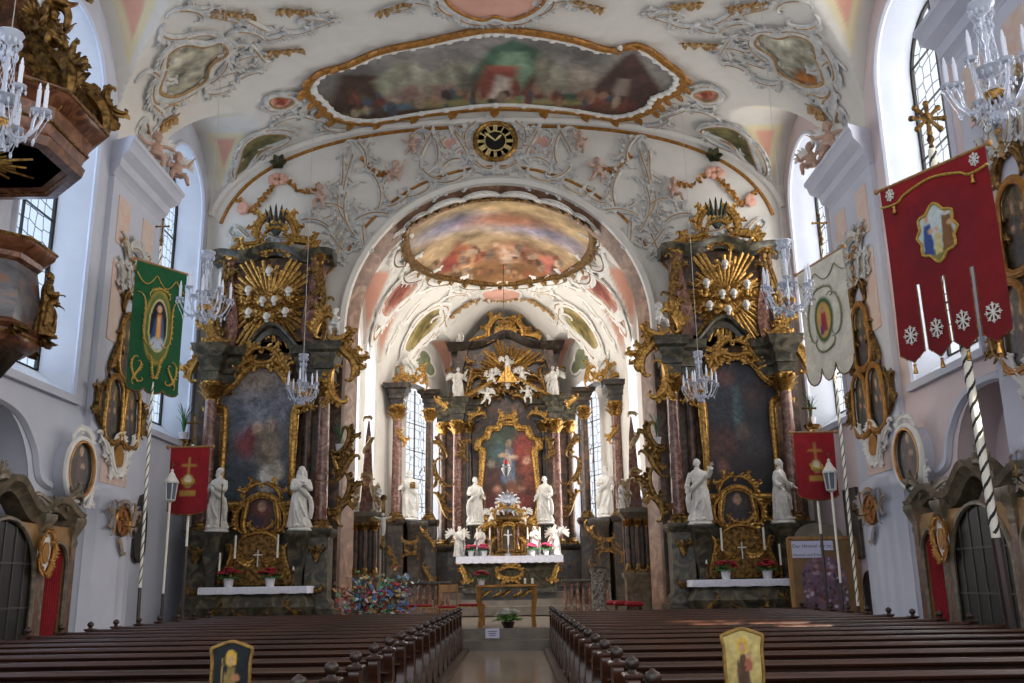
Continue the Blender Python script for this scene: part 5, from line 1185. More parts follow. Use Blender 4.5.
# ---------------------------------------------------------------- chandeliers
CRY=bpy.data.materials.new('crystal'); CRY.use_nodes=True; b=CRY.node_tree.nodes['Principled BSDF']; b.inputs['Base Color'].default_value=(.86,.9,1,1); b.inputs['Roughness'].default_value=.06; b.inputs['Transmission Weight'].default_value=.55; b.inputs['IOR'].default_value=1.5
BULB=mat('candle_sleeve','#e4e6f0',rough=.4)
def make_chandelier():
    R=empty('chandelier',(0,0,0))
    mb=MB(); mb.lathe([(.02,-.55),(.07,-.5),(.09,-.44),(.04,-.38),(.03,-.3),(.08,-.22),(.1,-.14),(.04,-.06),(.03,.1),(.055,.18),(.03,.26),(.025,.5),(.05,.56),(.03,.62),(.025,.85),(.12,.93),(.16,1.0),(.15,1.02),(.02,.98)],n=12); mb.build('stem',CRY,R)
    mb=MB(); mb.lathe([(.02,-.32),(.13,-.28),(.15,-.2),(.12,-.16),(.02,-.15)],n=14); mb.build('hub',GOLD,R)
    mb=MB(); mb.lathe([(.02,.05),(.14,.08),(.2,.13),(.19,.14),(.02,.1)],n=14); mb.build('dish',CRY,R)
    am=[]
    for ring,(n,rad,zz) in enumerate(((8,.5,0.),)):
        for i in range(n):
            a=i*2*PI/n+.2; up=(i%2)*.16; rad=.5 if i%2==0 else .42; A=empty('arm',(0,0,0),a); A.parent=R; 
            if True:
                mb=MB(); P=catmull([(.09,0,-.22),(.2,0,-.38),(.36,0,-.34+up),(rad-.03,0,-.16+up),(rad,0,-.06+up)],4,False); mb.tube(P,.018,6); mb.lathe([(.02,-.06+up),(.07,-.04+up),(.085,-.01+up),(.02,-.02+up)],(rad,0,0),10); o=mb.build('branch',CRY,A)
                mb=MB(); mb.lathe([(.028,-.02+up),(.028,.26+up),(.016,.27+up),(.02,.3+up),(.006,.36+up)],(rad,0,0),8); mb.build('candle',BULB,A)
                mb=MB()
                for k in range(5):
                    t=k*2*PI/5; mb.ball((rad+.075*math.cos(t),.075*math.sin(t),-.09+up),(.014,.014,.035),6,4); mb.tube([(rad+.075*math.cos(t),.075*math.sin(t),-.02+up),(rad+.075*math.cos(t),.075*math.sin(t),-.06+up)],.004,4)
                Q=[(.14+.09*k,0,-.38-.05*(k%2)+up*k/4) for k in range(4)]
                for p in Q: mb.ball(p,(.02,.02,.05),6,4)
                mb.tube([(.09,0,-.25)]+Q+[(rad+.07,.0,-.09+up)],.005,4); mb.tube([(rad+.075*math.cos(t),.075*math.sin(t),-.06+up) for t in np.linspace(0,2*PI,12,endpoint=False)],.005,4,cyc=True)
                mb.build('crystal_drops',CRY,A)
    mb=MB()
    for i in range(12):
        t=i*2*PI/12
        for k,(r,z) in enumerate(((.13,.88),(.1,.7),(.18,.05),(.15,-.36),(.08,-.5))): mb.ball((r*math.cos(t+k),r*math.sin(t+k),z),(.02,.02,.045),6,4)
        mb.tube([(r*math.cos(t+k),r*math.sin(t+k),z) for k,(r,z) in enumerate(((.13,.88),(.1,.7),(.1,.4),(.18,.05),(.15,-.36),(.08,-.5)))],.004,4)
    mb.tube(ell(0,0,.13,.13,12).tolist() and [(p[0],p[1],.88) for p in ell(0,0,.13,.13,12)],.005,4,cyc=True); mb.build('crystal_garland',CRY,R); return R
ch=make_chandelier()
CH=[(-5.95,18.7,7.35,1.0,'large crystal chandelier hanging before the green banner'),(6.05,18.3,7.2,1.05,'large crystal chandelier hanging before the white banner'),(-5.4,25.5,6.85,.92,'smaller crystal chandelier hanging before the side altar on the pulpit side'),(5.6,25.5,6.75,.92,'smaller crystal chandelier hanging before the side altar on the notice board side'),(6.42,10.5,7.45,1.05,'near crystal chandelier above the big red banner'),(-6.02,10.8,7.45,1.05,'near crystal chandelier in front of the pulpit canopy')]
for i,(x,y,z,s,lb) in enumerate(CH):
    o=ch if i==0 else copy_tree(ch); o.location=(x,y,z); o.scale=(s,s,s); o.rotation_euler=(0,0,i*.3); tag(o,lb,'chandelier','crystal chandeliers')
for i,o in enumerate([q for q in COL.objects if q.name.startswith('chandelier') and q.type=='EMPTY']):
    x,y,z=o.location; s=o.scale[0]; mb=MB(); mb.tube([(0,0,1.0),(0,0,(vz(x)-z)/s)],.006,5); mb.build('wire',mat('steel_wire','#b8b4ac',rough=.4,metal=.5),o)
# ---------------------------------------------------------------- banners and poles
def spiral(z0,z1,r,n=14):
    return None
STRIPE=mat('striped_pole','#e6e2d4','#1e1c18',rough=.5,kind='wave',scale=3.2,dist=.01,detail=0)
def stripe_mat():
    m=MATS['striped_pole']; N=m.node_tree.nodes; L=m.node_tree.links
    for nd in N:
        if nd.type=='MAPPING': nd.inputs['Rotation'].default_value=(0,.7,0)
        if nd.type=='TEX_WAVE': nd.bands_direction='Z'; nd.inputs['Scale'].default_value=2.6
        if nd.type=='VALTORGB': nd.color_ramp.interpolation='CONSTANT'; nd.color_ramp.elements[1].position=.55; nd.color_ramp.elements[0].position=0
stripe_mat()
def helixpole(mb,mbs,p,q,r=.032,turns=14,w=.6):
    """twisted stripe wound round a straight pole"""
    p=np.array(p);q=np.array(q);mb.tube([p,q],r,10); d=(q-p)/np.linalg.norm(q-p); u=np.cross(d,(0,1,0)); u/=np.linalg.norm(u); v=np.cross(d,u)
    for ph in (0,PI):
        P=[p+(q-p)*t+(u*math.cos(t*turns*6.283+ph)+v*math.sin(t*turns*6.283+ph))*r*.8 for t in np.linspace(.01,.99,turns*10)]; mbs.tube(P,r*.42,5)
def finial(parent,p,s,star=False):
    mb=MB(); x,y,z=p; mb.lathe([(.02*s,0),(.05*s,.05*s),(.03*s,.1*s),(.07*s,.2*s),(.03*s,.3*s),(.02*s,.36*s)],(x,y,z),10)
    c=(x,y,z+.62*s)
    if star:
        for k in range(8):
            a=k*PI/4; e=(c[0]+.3*s*math.cos(a),c[1],c[2]+.3*s*math.sin(a)); mb.tube([c,e],[.03*s,.045*s],6); mb.ball(e,.06*s,7,5)
        mb.ball(c,(.12*s,.06*s,.12*s)); mb.tube([(x,y,z+.3*s),c],.03*s,6)
    else:
        mb.tube([(x,y,z+.3*s),(x,y,z+.95*s)],.028*s,6); mb.tube([(x-.2*s,y,z+.7*s),(x+.2*s,y,z+.7*s)],.028*s,6)
        for q in ((x-.2*s,z+.7*s),(x+.2*s,z+.7*s),(x,z+.95*s)): mb.ball((q[0],y,q[1]),.045*s,7,5)
    mb.build('finial',GOLDD,parent)
def banner(label,A,B,z,H,tails,slit,bgc,strokes,pole,dark,emb=None,fringe=GOLDD,cat='banner',res=110,star=False,fs=1.,drop=None,pr=.032,twist=True,name='procession_banner',scal=.12):
    A=np.array((A[0],A[1]));B=np.array((B[0],B[1])); L=np.linalg.norm(B-A); d=(B-A)/L; nrm=np.array((d[1],-d[0])); 
    if nrm[1]>0: nrm=-nrm
    R=empty(name,(0,0,0),0,label,cat)
    def mp(u,v,h):
        w=.035*math.sin(u*5/L*1.3+v*1.1)*min(1,-v/.5)*.9; p=A+d*u+nrm*(h+w); return (p[0],p[1],z+v)
    # outline: tails with slits
    O=[(0,0),(0,-H+scal)]; tw=L/tails
    for k in range(tails):
        x0=k*tw; g=.035 if slit else 0
        if k and slit: O+=[(x0-g,-H+scal),(x0-g,-H+slit),(x0+g,-H+slit),(x0+g,-H+scal)]
        if slit==0 or True:
            if slit: O+=[(x0+tw*.5,-H)] if k%1==0 else []
            else: O+=[(x0+tw*(.5-.5*math.cos(t)),-H+scal-scal*math.sin(t)) for t in np.linspace(.15,PI-.15,8)]
    O+=[(L,-H+scal),(L,0)]
    O=[p for i,p in enumerate(O) if i==0 or p!=O[i-1]]
    picture('cloth',np.array(O),mp,strokes,bgc,R,res=res,mat_=CLOTH,mot=.12,margin=0.,wob=.0)
    mb=MB(mp); mb.tube(h3(O[1:-1],.0),.018 if not slit else .01,5); mb.build('fringe',fringe,R)
    mb=MB(); a=mp(-.07,.02,0);b=mp(L+.07,.02,0); mb.tube([a,b],.025,8); mb.ball(a,.05,8,6); mb.ball(b,.05,8,6); mb.build('crossbar',OAK if dark is None else WOODD,R)
    if slit:
        for k in range(tails):
            p=mp((k+.5)*tw,-H-.02,0); mb=MB(); mb.lathe([(.012,0),(.03,-.02),(.022,-.05),(.04,-.16),(.0,-.17)],p,8); mb.build('tassel',GOLD,R)
    if emb: emb(R,mp,L,H,tw)
    p,q=np.array(pole[0],float),np.array(pole[1],float); mid=(A+B)/2-nrm*.13; q[0],q[1]=mid; p[0]-=nrm[0]*.1; p[1]-=nrm[1]*.1
    hs=p+(q-p)*(pole[2]); mb=MB();ms=MB()
    if twist: helixpole(mb,ms,hs,q,pr,int(np.linalg.norm(q-hs)*2.2)); o=mb.build('pole',WAX,R); ms.build('stripe',mat('pole_stripe','#26241e',rough=.5),o)
    else: mb.tube([hs,q],pr,8); mb.build('pole',WAX,R)
    mb=MB(); mb.tube([p,hs],pr*1.2,8); mb.build('pole_foot',WOODD,R)
    finial(R,q,fs,star); return R
GEMB=mat('gold_embroidery','#c9a548','#9a7a30',rough=.6,metal=.2,scale=30)
WEMB=mat('white_embroidery','#d8d6cc',rough=.8)
def emb_scrolls(lst,m=GEMB,w=.025):
    def f(R,mp,L,H,tw):
        for k,(a,b,kd,fl) in enumerate(lst):
            mb=MB(mp); scr(mb,None,(a[0]*L,-a[1]*H),(b[0]*L,-b[1]*H),kd,.9,fl,w=w,h=.015); mb.build('embroidery',m,R)
        mb=MB(mp); mb.tube(h3([(L*t,-H*.075-.09*H*abs(math.sin(t*PI*2.5))) for t in np.linspace(.02,.98,40)],.015),.014,5); mb.build('braid',m,R)
    return f
ov=lambda cx,cy,a,b:(cx,cy,a,b)
g=[((.5,.52,.27,.3),'#9c8a3c',.02),((.5,.52,.24,.27),'#5c6a34',.03),((.5,.53,.19,.21),'#d8c88c',.01),((.5,.53,.17,.195),'#171320',.01),([(.44,.42),(.56,.42),(.55,.62),(.46,.62)],'#c8783c',.02),([(.36,.4),(.45,.4),(.46,.6),(.42,.58)],'#2c4a74',.02),([(.56,.4),(.63,.42),(.58,.6),(.54,.6)],'#3a5a7c',.02),((.5,.66,.05,.03),'#caa080',.01),((.5,.39,.13,.05),'#b8c0cc',.02),([(.47,.42),(.53,.42),(.53,.6),(.47,.6)],'#d8a860',.02)]
A=atz(137,260,8.65);B=atz(187,275,8.65)
banner('green procession banner with gold embroidery and oval of a robed figure on a striped pole',A,B,8.65,2.95,3,0,('#0c4a28','#0e552e'),g,((-7.35,20.3,FZ),(-7.55,20.32,9.2),.18),None,emb_scrolls([((.2,.28),(.3,.62),'S',1),((.8,.28),(.7,.62),'S',-1),((.3,.22),(.7,.22),'C',-1),((.1,.75),(.25,.92),'C',1),((.9,.75),(.75,.92),'C',-1),((.1,.92),(.25,.78),'S',1),((.9,.92),(.75,.78),'S',-1),((.4,.72),(.5,.88),'S',1),((.6,.72),(.5,.88),'S',-1)]),fs=.7)
def emb_red(R,mp,L,H,tw):
    def flake(c,s):
        mb=MB(mp)
        for k in range(8):
            a=k*PI/4; e=(c[0]+s*math.cos(a),c[1]+s*1.25*math.sin(a)); mb.tube([(c[0],c[1],.02),(e[0],e[1],.02)],.012,5)
            for t in (-.5,.5): q=(c[0]+(e[0]-c[0])*.6,c[1]+(e[1]-c[1])*.6); mb.tube([(q[0],q[1],.02),(q[0]+s*.35*math.cos(a+t*1.6),q[1]+s*.4*math.sin(a+t*1.6),.02)],.009,4)
        mb.ball((c[0],c[1],.015),.025,6,4); mb.build('snowflake_emblem',WEMB,R)
    for k in range(4): flake(((k+.5)*tw,-H+.45),.13)
    flake((.2,-.14),.09); flake((L-.2,-.14),.09)
    mb=MB(mp); P=catmull([(0,-.3),(.15,-.33),(.35,-.33),(.5,-.24),(L*.5,-.14),(L-.5,-.24),(L-.35,-.33),(L-.15,-.33),(L,-.3)],5,False); mb.tube(h3(P,.02),.022,5); mb.build('braid',GEMB,R)
    for x in (.27,L-.27):
        p=mp(x,-.36,.03); mb=MB(); mb.lathe([(.01,0),(.03,-.02),(.022,-.05),(.04,-.15),(.0,-.16)],p,8); mb.build('tassel',GOLD,R)
    O=ell(L*.5,-1.08,.33,.45,40); O=np.array([[L*.5+(p[0]-L*.5)*(1+.1*math.cos(8*math.atan2(p[1]+1.08,p[0]-L*.5))),-1.08+(p[1]+1.08)*(1+.1*math.cos(8*math.atan2(p[1]+1.08,p[0]-L*.5)))] for p in O])
    mb=MB(mp); mb.tube(h3(O,.02),.025,6,cyc=True,up=(0,0,1)); mb.build('medallion_edge',GEMB,R)
    st=[([(0,0),(0,.25),(1,.22),(1,0)],'#7c7440',.05)]+person_strokes(.27,.14,.75,'#3c4c84')+person_strokes(.5,.14,.5,'#c8b878')+person_strokes(.74,.14,.85,'#7a5430')
    picture('medallion',O,lambda u,v,h:mp(u,v,.012),st,('#a8b8b8','#c4ccc8'),R,res=60,mat_=CLOTH,seed=3,mot=.1)
A=atz(880,192,7.9);B=atz(985,146,7.9)
banner('large red procession banner with four tails, white snowflake emblems and a medallion of three figures',A,B,7.9,3.05,4,1.25,('#6c0a10','#8a1016'),[((.5,.64,.36,.24),'#74101a',.1)],((7.52,14.2,FZ),(7.3,14.05,8.3),.26),None,emb_red,star=True,fs=.9,pr=.065,scal=.16)
w=[((.5,.5,.2,.2),'#c8c0a8',.02),((.5,.5,.19,.19),'#3c5c34',.03),((.5,.5,.14,.15),'#c89c50',.02),([(.44,.4),(.58,.4),(.55,.56),(.46,.56)],'#9c3040',.02),([(.42,.38),(.5,.38),(.48,.46),(.43,.46)],'#5c3c70',.02),((.5,.59,.04,.025),'#b88a6c',.01)]
A=atz(797,275,8.5);B=atz(842,248,8.5)
banner('cream white procession banner with wreathed oval picture and rounded tails on a dark striped pole',A,B,8.5,2.75,3,0,('#cfc6b4','#d8d0c0'),w,((7.5,20.5,FZ),(7.45,20.4,8.9),.12),None,emb_scrolls([((.28,.3),(.25,.65),'C',1),((.72,.3),(.75,.65),'C',-1),((.3,.28),(.7,.28),'C',-1),((.3,.7),(.7,.7),'C',1)],m=mat('sage_embroidery','#8a8a68',rough=.8)),fs=.8,scal=.38)
for sg in (-1,1):
    x0,x1=(-7.82,-6.88) if sg<0 else (7.15,8.12); xm=(x0+x1)/2; zt=4.78 if sg<0 else 4.9
    e=[((.5,.5,.13,.1),'#b8a060',.03),((.5,.52,.08,.06),'#d8ccb0',.02),([(.47,.6),(.53,.6),(.53,.85),(.47,.85)],'#a07c3c',.02),([(.3,.28),(.7,.28),(.7,.36),(.3,.36)],'#a8803c',.02),([(.3,.72),(.7,.72),(.66,.75),(.34,.75)],'#a8803c',.02)]
    def emb2(R,mp,L,H,tw):
        mb=MB(mp); scr(mb,None,(L*.35,-H*.5),(L*.65,-H*.5),'C',.9,1,w=.03,h=.01); mb.build('embroidery',GEMB,R)
    banner('small red banner with gold emblem beside the side altar, %s'%side(sg),(x0,22.5),(x1,22.5),zt,1.6,1,0,('#80101a','#941620'),e,((xm+.02,22.6,FZ),(xm,22.55,zt+.1),.52),None,emb2,twist=False,pr=.03,fs=.75,res=60,scal=.14)
    # processional lantern on a white staff
    lx=-7.64 if sg<0 else 7.84; lz=3.45
    R=empty('procession_lantern',(lx,22.2,0),0,'white glazed lantern on a tall staff before the small red banner, %s'%side(sg),'lantern')
    mb=MB(); mb.tube([(0,0,1.4),(0,0,lz)],.028,8); mb.build('staff',WAX,R)
    mb=MB(); mb.tube([(0,0,FZ),(0,0,1.4)],.035,8); mb.build('staff_foot',WOODD,R)
    mb=MB(); 
    for i in range(6):
        a=i*PI/3; mb.tube([(.11*math.cos(a),.11*math.sin(a),lz+.06),(.15*math.cos(a),.15*math.sin(a),lz+.46)],.014,5)
    mb.lathe([(.03,0),(.06,.02),(.12,.05),(.12,.07),(0,.07)],(0,0,lz),12); mb.lathe([(.17,.45),(.18,.48),(.13,.56),(.1,.6),(.06,.68),(.03,.72),(.04,.76),(.0,.8)],(0,0,lz),12); mb.build('cage',STUW,R)
    mb=MB(); mb.lathe([(.1,.08),(.14,.45),(0,.45)],(0,0,lz),6); mb.build('panes',mat('lantern_glass','#6c7480',rough=.1),R)
    mb=MB(); mb.tube([(0,0,lz+.78),(0,0,lz+.95)],.012,5); mb.tube([(-.05,0,lz+.89),(.05,0,lz+.89)],.012,5); mb.build('cross',GOLDD,R)
# ---------------------------------------------------------------- pulpit
def octring(r,z,c,ph=PI/8): return [(c[0]+r*math.cos(PI/4*i+ph),c[1]+r*math.sin(PI/4*i+ph),z) for i in range(8)]
PR=empty('pulpit',(0,0,0),0,'pulpit body of painted panels with gilt figure at its corner, below its canopy','pulpit'); pc=(-8.4,14.75)
PAN=mat('pulpit_panel','#4a4644','#7a5a48',c3='#5a5a60',rough=.3,scale=2.5,detail=8,dist=2)
PMAR=mat('pulpit_marble','#4c2a1c','#8a5c40',c3='#6a4028',rough=.3,scale=3,detail=8,dist=2)
mb=MB(); mb.loft([octring(r*.86,z-.02,pc) for r,z in ((1.08,5.75),(1.15,6.1),(1.05,6.6),(1.0,6.75))]); mb.build('body',PAN,PR)
mb=MB(); mb.loft([octring(r*.86,z-.02,pc) for r,z in ((1.0,6.7),(1.1,6.76),(1.12,6.84),(1.3,6.95),(1.34,7.05),(1.0,7.08))]); mb.build('rim',PMAR,PR)
mb=MB(); mb.loft([octring(r*.86,z-.02,pc) for r,z in ((.15,4.55),(.5,4.75),(.85,5.2),(1.0,5.35))]); mb.build('underside',MARD,PR)
mb=MB(); mb.loft([octring(r*.86,z-.02,pc) for r,z in ((.95,5.3),(1.15,5.36),(1.22,5.46),(1.2,5.56),(1.28,5.64),(1.1,5.72),(1.05,5.76))]); mb.build('base_moulding',PMAR,PR)
for r,z in ((1.33,7.06),(1.2,5.5)):
    mb=MB(); P=octring(r*.86,z-.02,pc); mb.tube(P,.03,6,cyc=True); mb.build('gilt_moulding',GOLD,PR)
for i in range(8):
    p=octring(.98,5.9,pc)[i]
    if p[0]<-9: continue
    a=PI/4*i+PI/8
    if i==0:
        o=link('figure',FIG['apostle' if i==7 else 'bishop'].copy(),PR,(p[0]+.08*math.cos(a),p[1]+.08*math.sin(a),5.6),a+PI/2,.62); o.data.materials[0]=GOLDD
    mb=MB(); d=(math.cos(a),math.sin(a),0)
    for k in range(5): mb.leaf((p[0],p[1],5.6+.02*k),(d[0]*.6+.4*math.cos(a+k-2),d[1]*.6+.4*math.sin(a+k-2),-.6),d,.3,.08,curl=.2)
    mb.ball((p[0]+.1*d[0],p[1]+.1*d[1],5.52),.09); mb.build('gilded_corbel',GOLDD,PR)
mb=MB(); mb.box((-8.95,14.75,8.0),(.4,1.3,2.2)); mb.build('rear_panel',PMAR,PR)
gscr(lambda u,v,h:(-8.72+h,14.75+u,v),[((-.7,7.2),(-.75,8.0),'S',1),((.7,8.0),(.75,7.2),'S',1),((.65,7.0),(.95,7.5),'C',1),((-.65,7.0),(-.95,7.5),'C',-1)],GOLD,PR,'rear_scroll',w=.12)
CAN=empty('pulpit_canopy',(0,0,0),0,'octagonal marble pulpit canopy with gilt figures on top and a sunburst underneath','canopy'); cc=(-8.5,14.45)
mb=MB(); mb.loft([octring(r,z,cc) for r,z in ((1.3,8.2),(1.45,8.08),(1.62,8.1),(1.66,8.25),(1.6,8.32),(1.7,8.6),(1.72,8.75),(1.85,8.85),(1.95,8.92),(1.98,9.02),(1.2,9.05))]); mb.build('cornice',PMAR,CAN)
mb=MB(); mb.loft([octring(1.5,8.2,cc),octring(1.5,8.24,cc)]); mb.build('soffit',MARD,CAN)
for r,z in ((1.97,8.97),(1.68,8.5),(1.6,8.12),(1.4,8.14)):
    mb=MB(); mb.tube(octring(r,z,cc),.025,6,cyc=True); mb.build('gilt_moulding',GOLDD,CAN)
mb=MB()
for i in range(28):
    a=i*2*PI/28; L=(.95,.55,.75,.6)[i%4]; d=np.array((math.cos(a),math.sin(a))); s=np.array((-d[1],d[0]))*.018
    mb.loft([[(cc[0]+d[0]*.12+s[0],cc[1]+d[1]*.12+s[1],8.17),(cc[0]+d[0]*.12,cc[1]+d[1]*.12,8.13),(cc[0]+d[0]*.12-s[0],cc[1]+d[1]*.12-s[1],8.17)],[(cc[0]+d[0]*L+s[0],cc[1]+d[1]*L+s[1],8.18),(cc[0]+d[0]*L,cc[1]+d[1]*L,8.15),(cc[0]+d[0]*L-s[0],cc[1]+d[1]*L-s[1],8.18)]])
mb.ball((cc[0],cc[1],8.14),(.14,.14,.07)); mb.build('sunburst',GOLD,CAN)
mb=MB(); mb.loft([octring(r,z,cc) for r,z in ((1.0,9.0),(.75,9.6),(.62,10.4),(.7,11.0),(.45,11.3),(.3,12.2))]); mb.build('crown_tower',PMAR,CAN)
for i in range(8):
    a=PI/4*i+PI/8; p=octring(1.78,9.02,cc)[i]
    if p[0]<-9.1: continue
    dd=(math.cos(a),math.sin(a))
    mp=lambda u,v,h,dd=dd:(cc[0]+dd[0]*u-dd[1]*h,cc[1]+dd[1]*u+dd[0]*h,v)
    gscr(mp,[((1.75,9.1),(.8,10.6),'S',-1),((1.9,9.05),(1.45,9.75),'C',1),((.95,10.4),(.6,11.6),'C',-1)],GOLDD,CAN,'gilded_volute',w=.2)
    b=octring(1.72,9.02,cc)[(i+1)%8]
    mp=lambda u,v,h,p=p,b=b:(p[0]+(b[0]-p[0])*u,p[1]+(b[1]-p[1])*u,v)
    mb=MB(mp); scr(mb,None,(.12,9.1),(.5,9.35),'C',.9,-1,w=.12); scr(mb,None,(.5,9.35),(.88,9.1),'C',.9,-1,w=.12); mb.build('gilded_cresting',GOLDD,CAN)
for i,(k,sc_) in enumerate(((0,1.0),(7,1.05),(6,1.0))):
    a=PI/4*k+PI/8; putto(GOLDPUT[i%2],(cc[0]+1.35*math.cos(a),cc[1]+1.35*math.sin(a),9.3+.4*i%1),None,sc_,rz=a+PI/2,parent=CAN,wm=GOLDD)
for k,(x,y,z) in enumerate(((-7.15,13.9,10.3),(-7.6,13.4,10.6))): putto(GOLDPUT[k],(x,y,z),None,1.15,rz=.4,parent=CAN,wm=GOLDD)
CAN.location=(0,0,.33)
# ---------------------------------------------------------------- side walls: confessionals, pictures, crosses
CONF=mat('confessional_marble','#544e40','#88745e',c3='#6a5f4c',rough=.4,scale=3,detail=8,dist=1.5)
OCHP=mat('ochre_panel','#a07a48','#8a6438',rough=.6,scale=6)
CAPM=mat('confessional_column','#5a4034','#8a6a58',c3='#6c5040',rough=.4,scale=4,detail=8,dist=1.5)
for sg in (-1,1):
    sd=side(sg); S=lambda d,y,z,s=sg:(s*(NX-d),y,z); SW=lambda u,v,h,s=sg:(s*(NX-h),u,v)
    # confessional
    R=empty('confessional',(0,0,0),0,'marbled confessional with dark lattice door and scrolled top under the window, %s'%sd,'confessional')
    cols=(14.75,15.95,18.55,19.85)
    for y in cols:
        mb=MB(S); mb.box((.28,y,.18),(.56,.34,.66)); mb.box((.26,y,1.45),(.46,.22,1.9)); o=mb.build('column',CAPM,R)
        mb=MB(S); stackS=[(0,2.35),(.02,2.45),(.0,2.55),(.08,2.75),(.12,2.85),(.12,2.95)]
        mb.loft([[(.03,y-.11-a,z),(.49+a,y-.11-a,z),(.49+a,y+.11+a,z),(.03,y+.11+a,z)] for a,z in stackS]); mb.build('capital',CONF,o)
    def bay(y0,y1,door):
        m=(y0+y1)/2; w=(y1-y0)/2-.1
        op=arch_hole(m,w-.06,.2,1.95 if not door else 1.65)
        mb=MB(lambda u,v,h:(sg*(NX-h),u,v)); mb.prism([(y0,.0),(y1,0),(y1,2.75),(y0,2.75)],.35,.45,ax='z',holes=[op]); mb.build('front_panel',OCHP,R)
        mb=MB(SW); mb.tube(h3(op,.46),.05,6,cyc=True,up=(0,0,1)); mb.build('opening_frame',CONF,R)
        if door:
            mb=MB(SW); mb.prism(op,.38,.41,ax='z'); d=mb.build('door',mat('dark_door','#0c0908','#15100c',rough=.5,scale=8),R)
            mb=MB(SW)
            for k in range(1,6): mb.box((m-w+2*w*k/6,1.5,.42),(.03,2.5 if k in(2,3,4) else 2.2,.02))
            for z in (1.2,2.0): mb.box((m,z,.42),(2*w-.14,.035,.025))
            mb.build('lattice',mat('lattice_grey','#3e3a34',rough=.5),d)
        else:
            n=60; mb=MB(SW); mb.loft([[(y0+.15+(y1-y0-.3)*(.5+(i/n-.5)*(.75 if z<1.2 else 1)),z,.36+.035*math.sin(i*1.05)) for i in range(n+1)] for z in (.1,.6,1.2,1.9,2.5)],closed=False,cap=False); mb.build('curtain',RED,R)
    bay(cols[0],cols[1],0); bay(cols[1],cols[2],1); bay(cols[2],cols[3],0)
    mb=MB(S); rings=[]
    for y in np.linspace(14.5,20.1,80):
        t=(y-17.3)/2.8; z=2.95+.28*math.cos(t*PI*1.5)**2*(1 if abs(t)<.9 else .6)+.25*math.exp(-(t/.25)**2); rings.append([(a,y,z+b) for a,b in ((.05,-.25),(.4,-.2),(.45,-.08),(.56,-.02),(.6,.1),(.05,.14))])
    mb.loft(rings); mb.build('cornice',CONF,R)
    gscr(lambda u,v,h,s=sg:(s*(NX-.45-h),u,v),[((19.4,3.2),(20.0,3.35),'C',-1),((18.1,3.3),(18.8,3.2),'S',1),((16.4,3.2),(17.0,3.45),'C',-1),((14.9,3.2),(15.7,3.3),'S',1)],CONF,R,'scroll_top',w=.1)
    O=catmull([(0,-.42),(.22,-.2),(.26,.1),(.15,.38),(0,.45),(-.15,.38),(-.26,.1),(-.22,-.2)],4); O=O*.85+np.array((18.55,2.2))
    mb=MB(lambda u,v,h,s=sg:(s*(NX-.5-h),u,v)); mb.prism(O,0,.04,ax='z'); q=mb.build('cartouche',STUW,R)
    mb=MB(lambda u,v,h,s=sg:(s*(NX-.54-h),u,v)); mb.prism(np.array((18.55,2.2))+(O-np.array((18.55,2.2)))*.55,0,.03,ax='z'); fscr(mb,None,O,5,.05); mb.build('gilding',OCH,q)
    # moulded hood over the confessional niche
    mb=MB(SW); P=catmull([(14.6,3.6),(15.0,3.75),(15.3,4.3),(16.0,4.85),(17.0,5.02),(18.0,4.85),(18.7,4.3),(19.0,3.75),(19.5,3.6)],6,False); mb.tube(h3(P,.02),.1,6); struct(mb.build('trim_%d'%(30+(sg>0)),COOL))
    # oval picture turned towards the nave
    c=np.array((sg*8.86,20.0,3.98)); th=math.radians(12); nx,ny=-sg*math.cos(th),-math.sin(th); tx,ty=-ny,nx
    mp=lambda u,v,h,c=c,nx=nx,ny=ny,tx=tx,ty=ty:(c[0]+tx*u+nx*h,c[1]+ty*u+ny*h,c[2]+v)
    R=empty('oval_picture',(0,0,0),0,'oval dark portrait in a pale scrolled frame above the confessional corner, %s'%sd,'picture')
    O=ell(0,0,.42,.6,40); picture('canvas',O,lambda u,v,h:mp(u,v,.05),person_strokes(.5,.1,.85,'#5a3a30'),('#2a221c','#3a3028'),R,res=40,seed=6)
    mb=MB(mp); mb.prism(O*1.05,-.35,.03,ax='z'); mb.build('backing',COOL,R)
    mb=MB(mp); mb.tube(h3(O*1.1,.06),.07,8,cyc=True,up=(0,0,1)); mb.build('frame',STUW,R); mb=MB(mp); mb.tube(h3(O*.99,.1),.04,6,cyc=True,up=(0,0,1)); mb.build('gilt_fillet',OCH,R)
    gscr(mp,[((-.3,.62),(.0,.85),'C',-1),((.0,.85),(.3,.62),'C',-1),((.5,-.2),(.35,-.75),'S',-1)],STUW,R,'scroll',w=.07)
    for k,cy in enumerate((14.95,22.3)):
        if sg<0 and k==0: continue   # the pulpit hangs on this pier
        wd='on the pier next to the altar' if k else 'on the pier by the near window'
        SP=lambda u,v,h,s=sg,cy=cy:(s*(NX-.16-h),cy+u*(1),v)
        # group of three pictures
        R=empty('station_picture',(0,0,0),0,'three arched gilt framed paintings, %s, %s'%(wd,sd),'picture')
        for j,(u,v,w_,h_) in enumerate(((-.52,4.95,.42,1.45),(.52,4.95,.42,1.45),(0,6.55,.45,1.5))):
            O=catmull([(-w_,0),(w_,0),(w_,h_*.7),(w_*.75,h_*.9),(0,h_),(-w_*.75,h_*.9),(-w_,h_*.7)],4)+np.array((u,v))
            framed(R,'canvas',O,SP,person_strokes(.35,.15,.6,'#6a4a30')+person_strokes(.62,.12,.7,'#4a4a50'),('#3a3020','#7a6c4c'),.06,40+j+sg,m=GOLD if sg<0 else OCH,res=34,depth=.08)
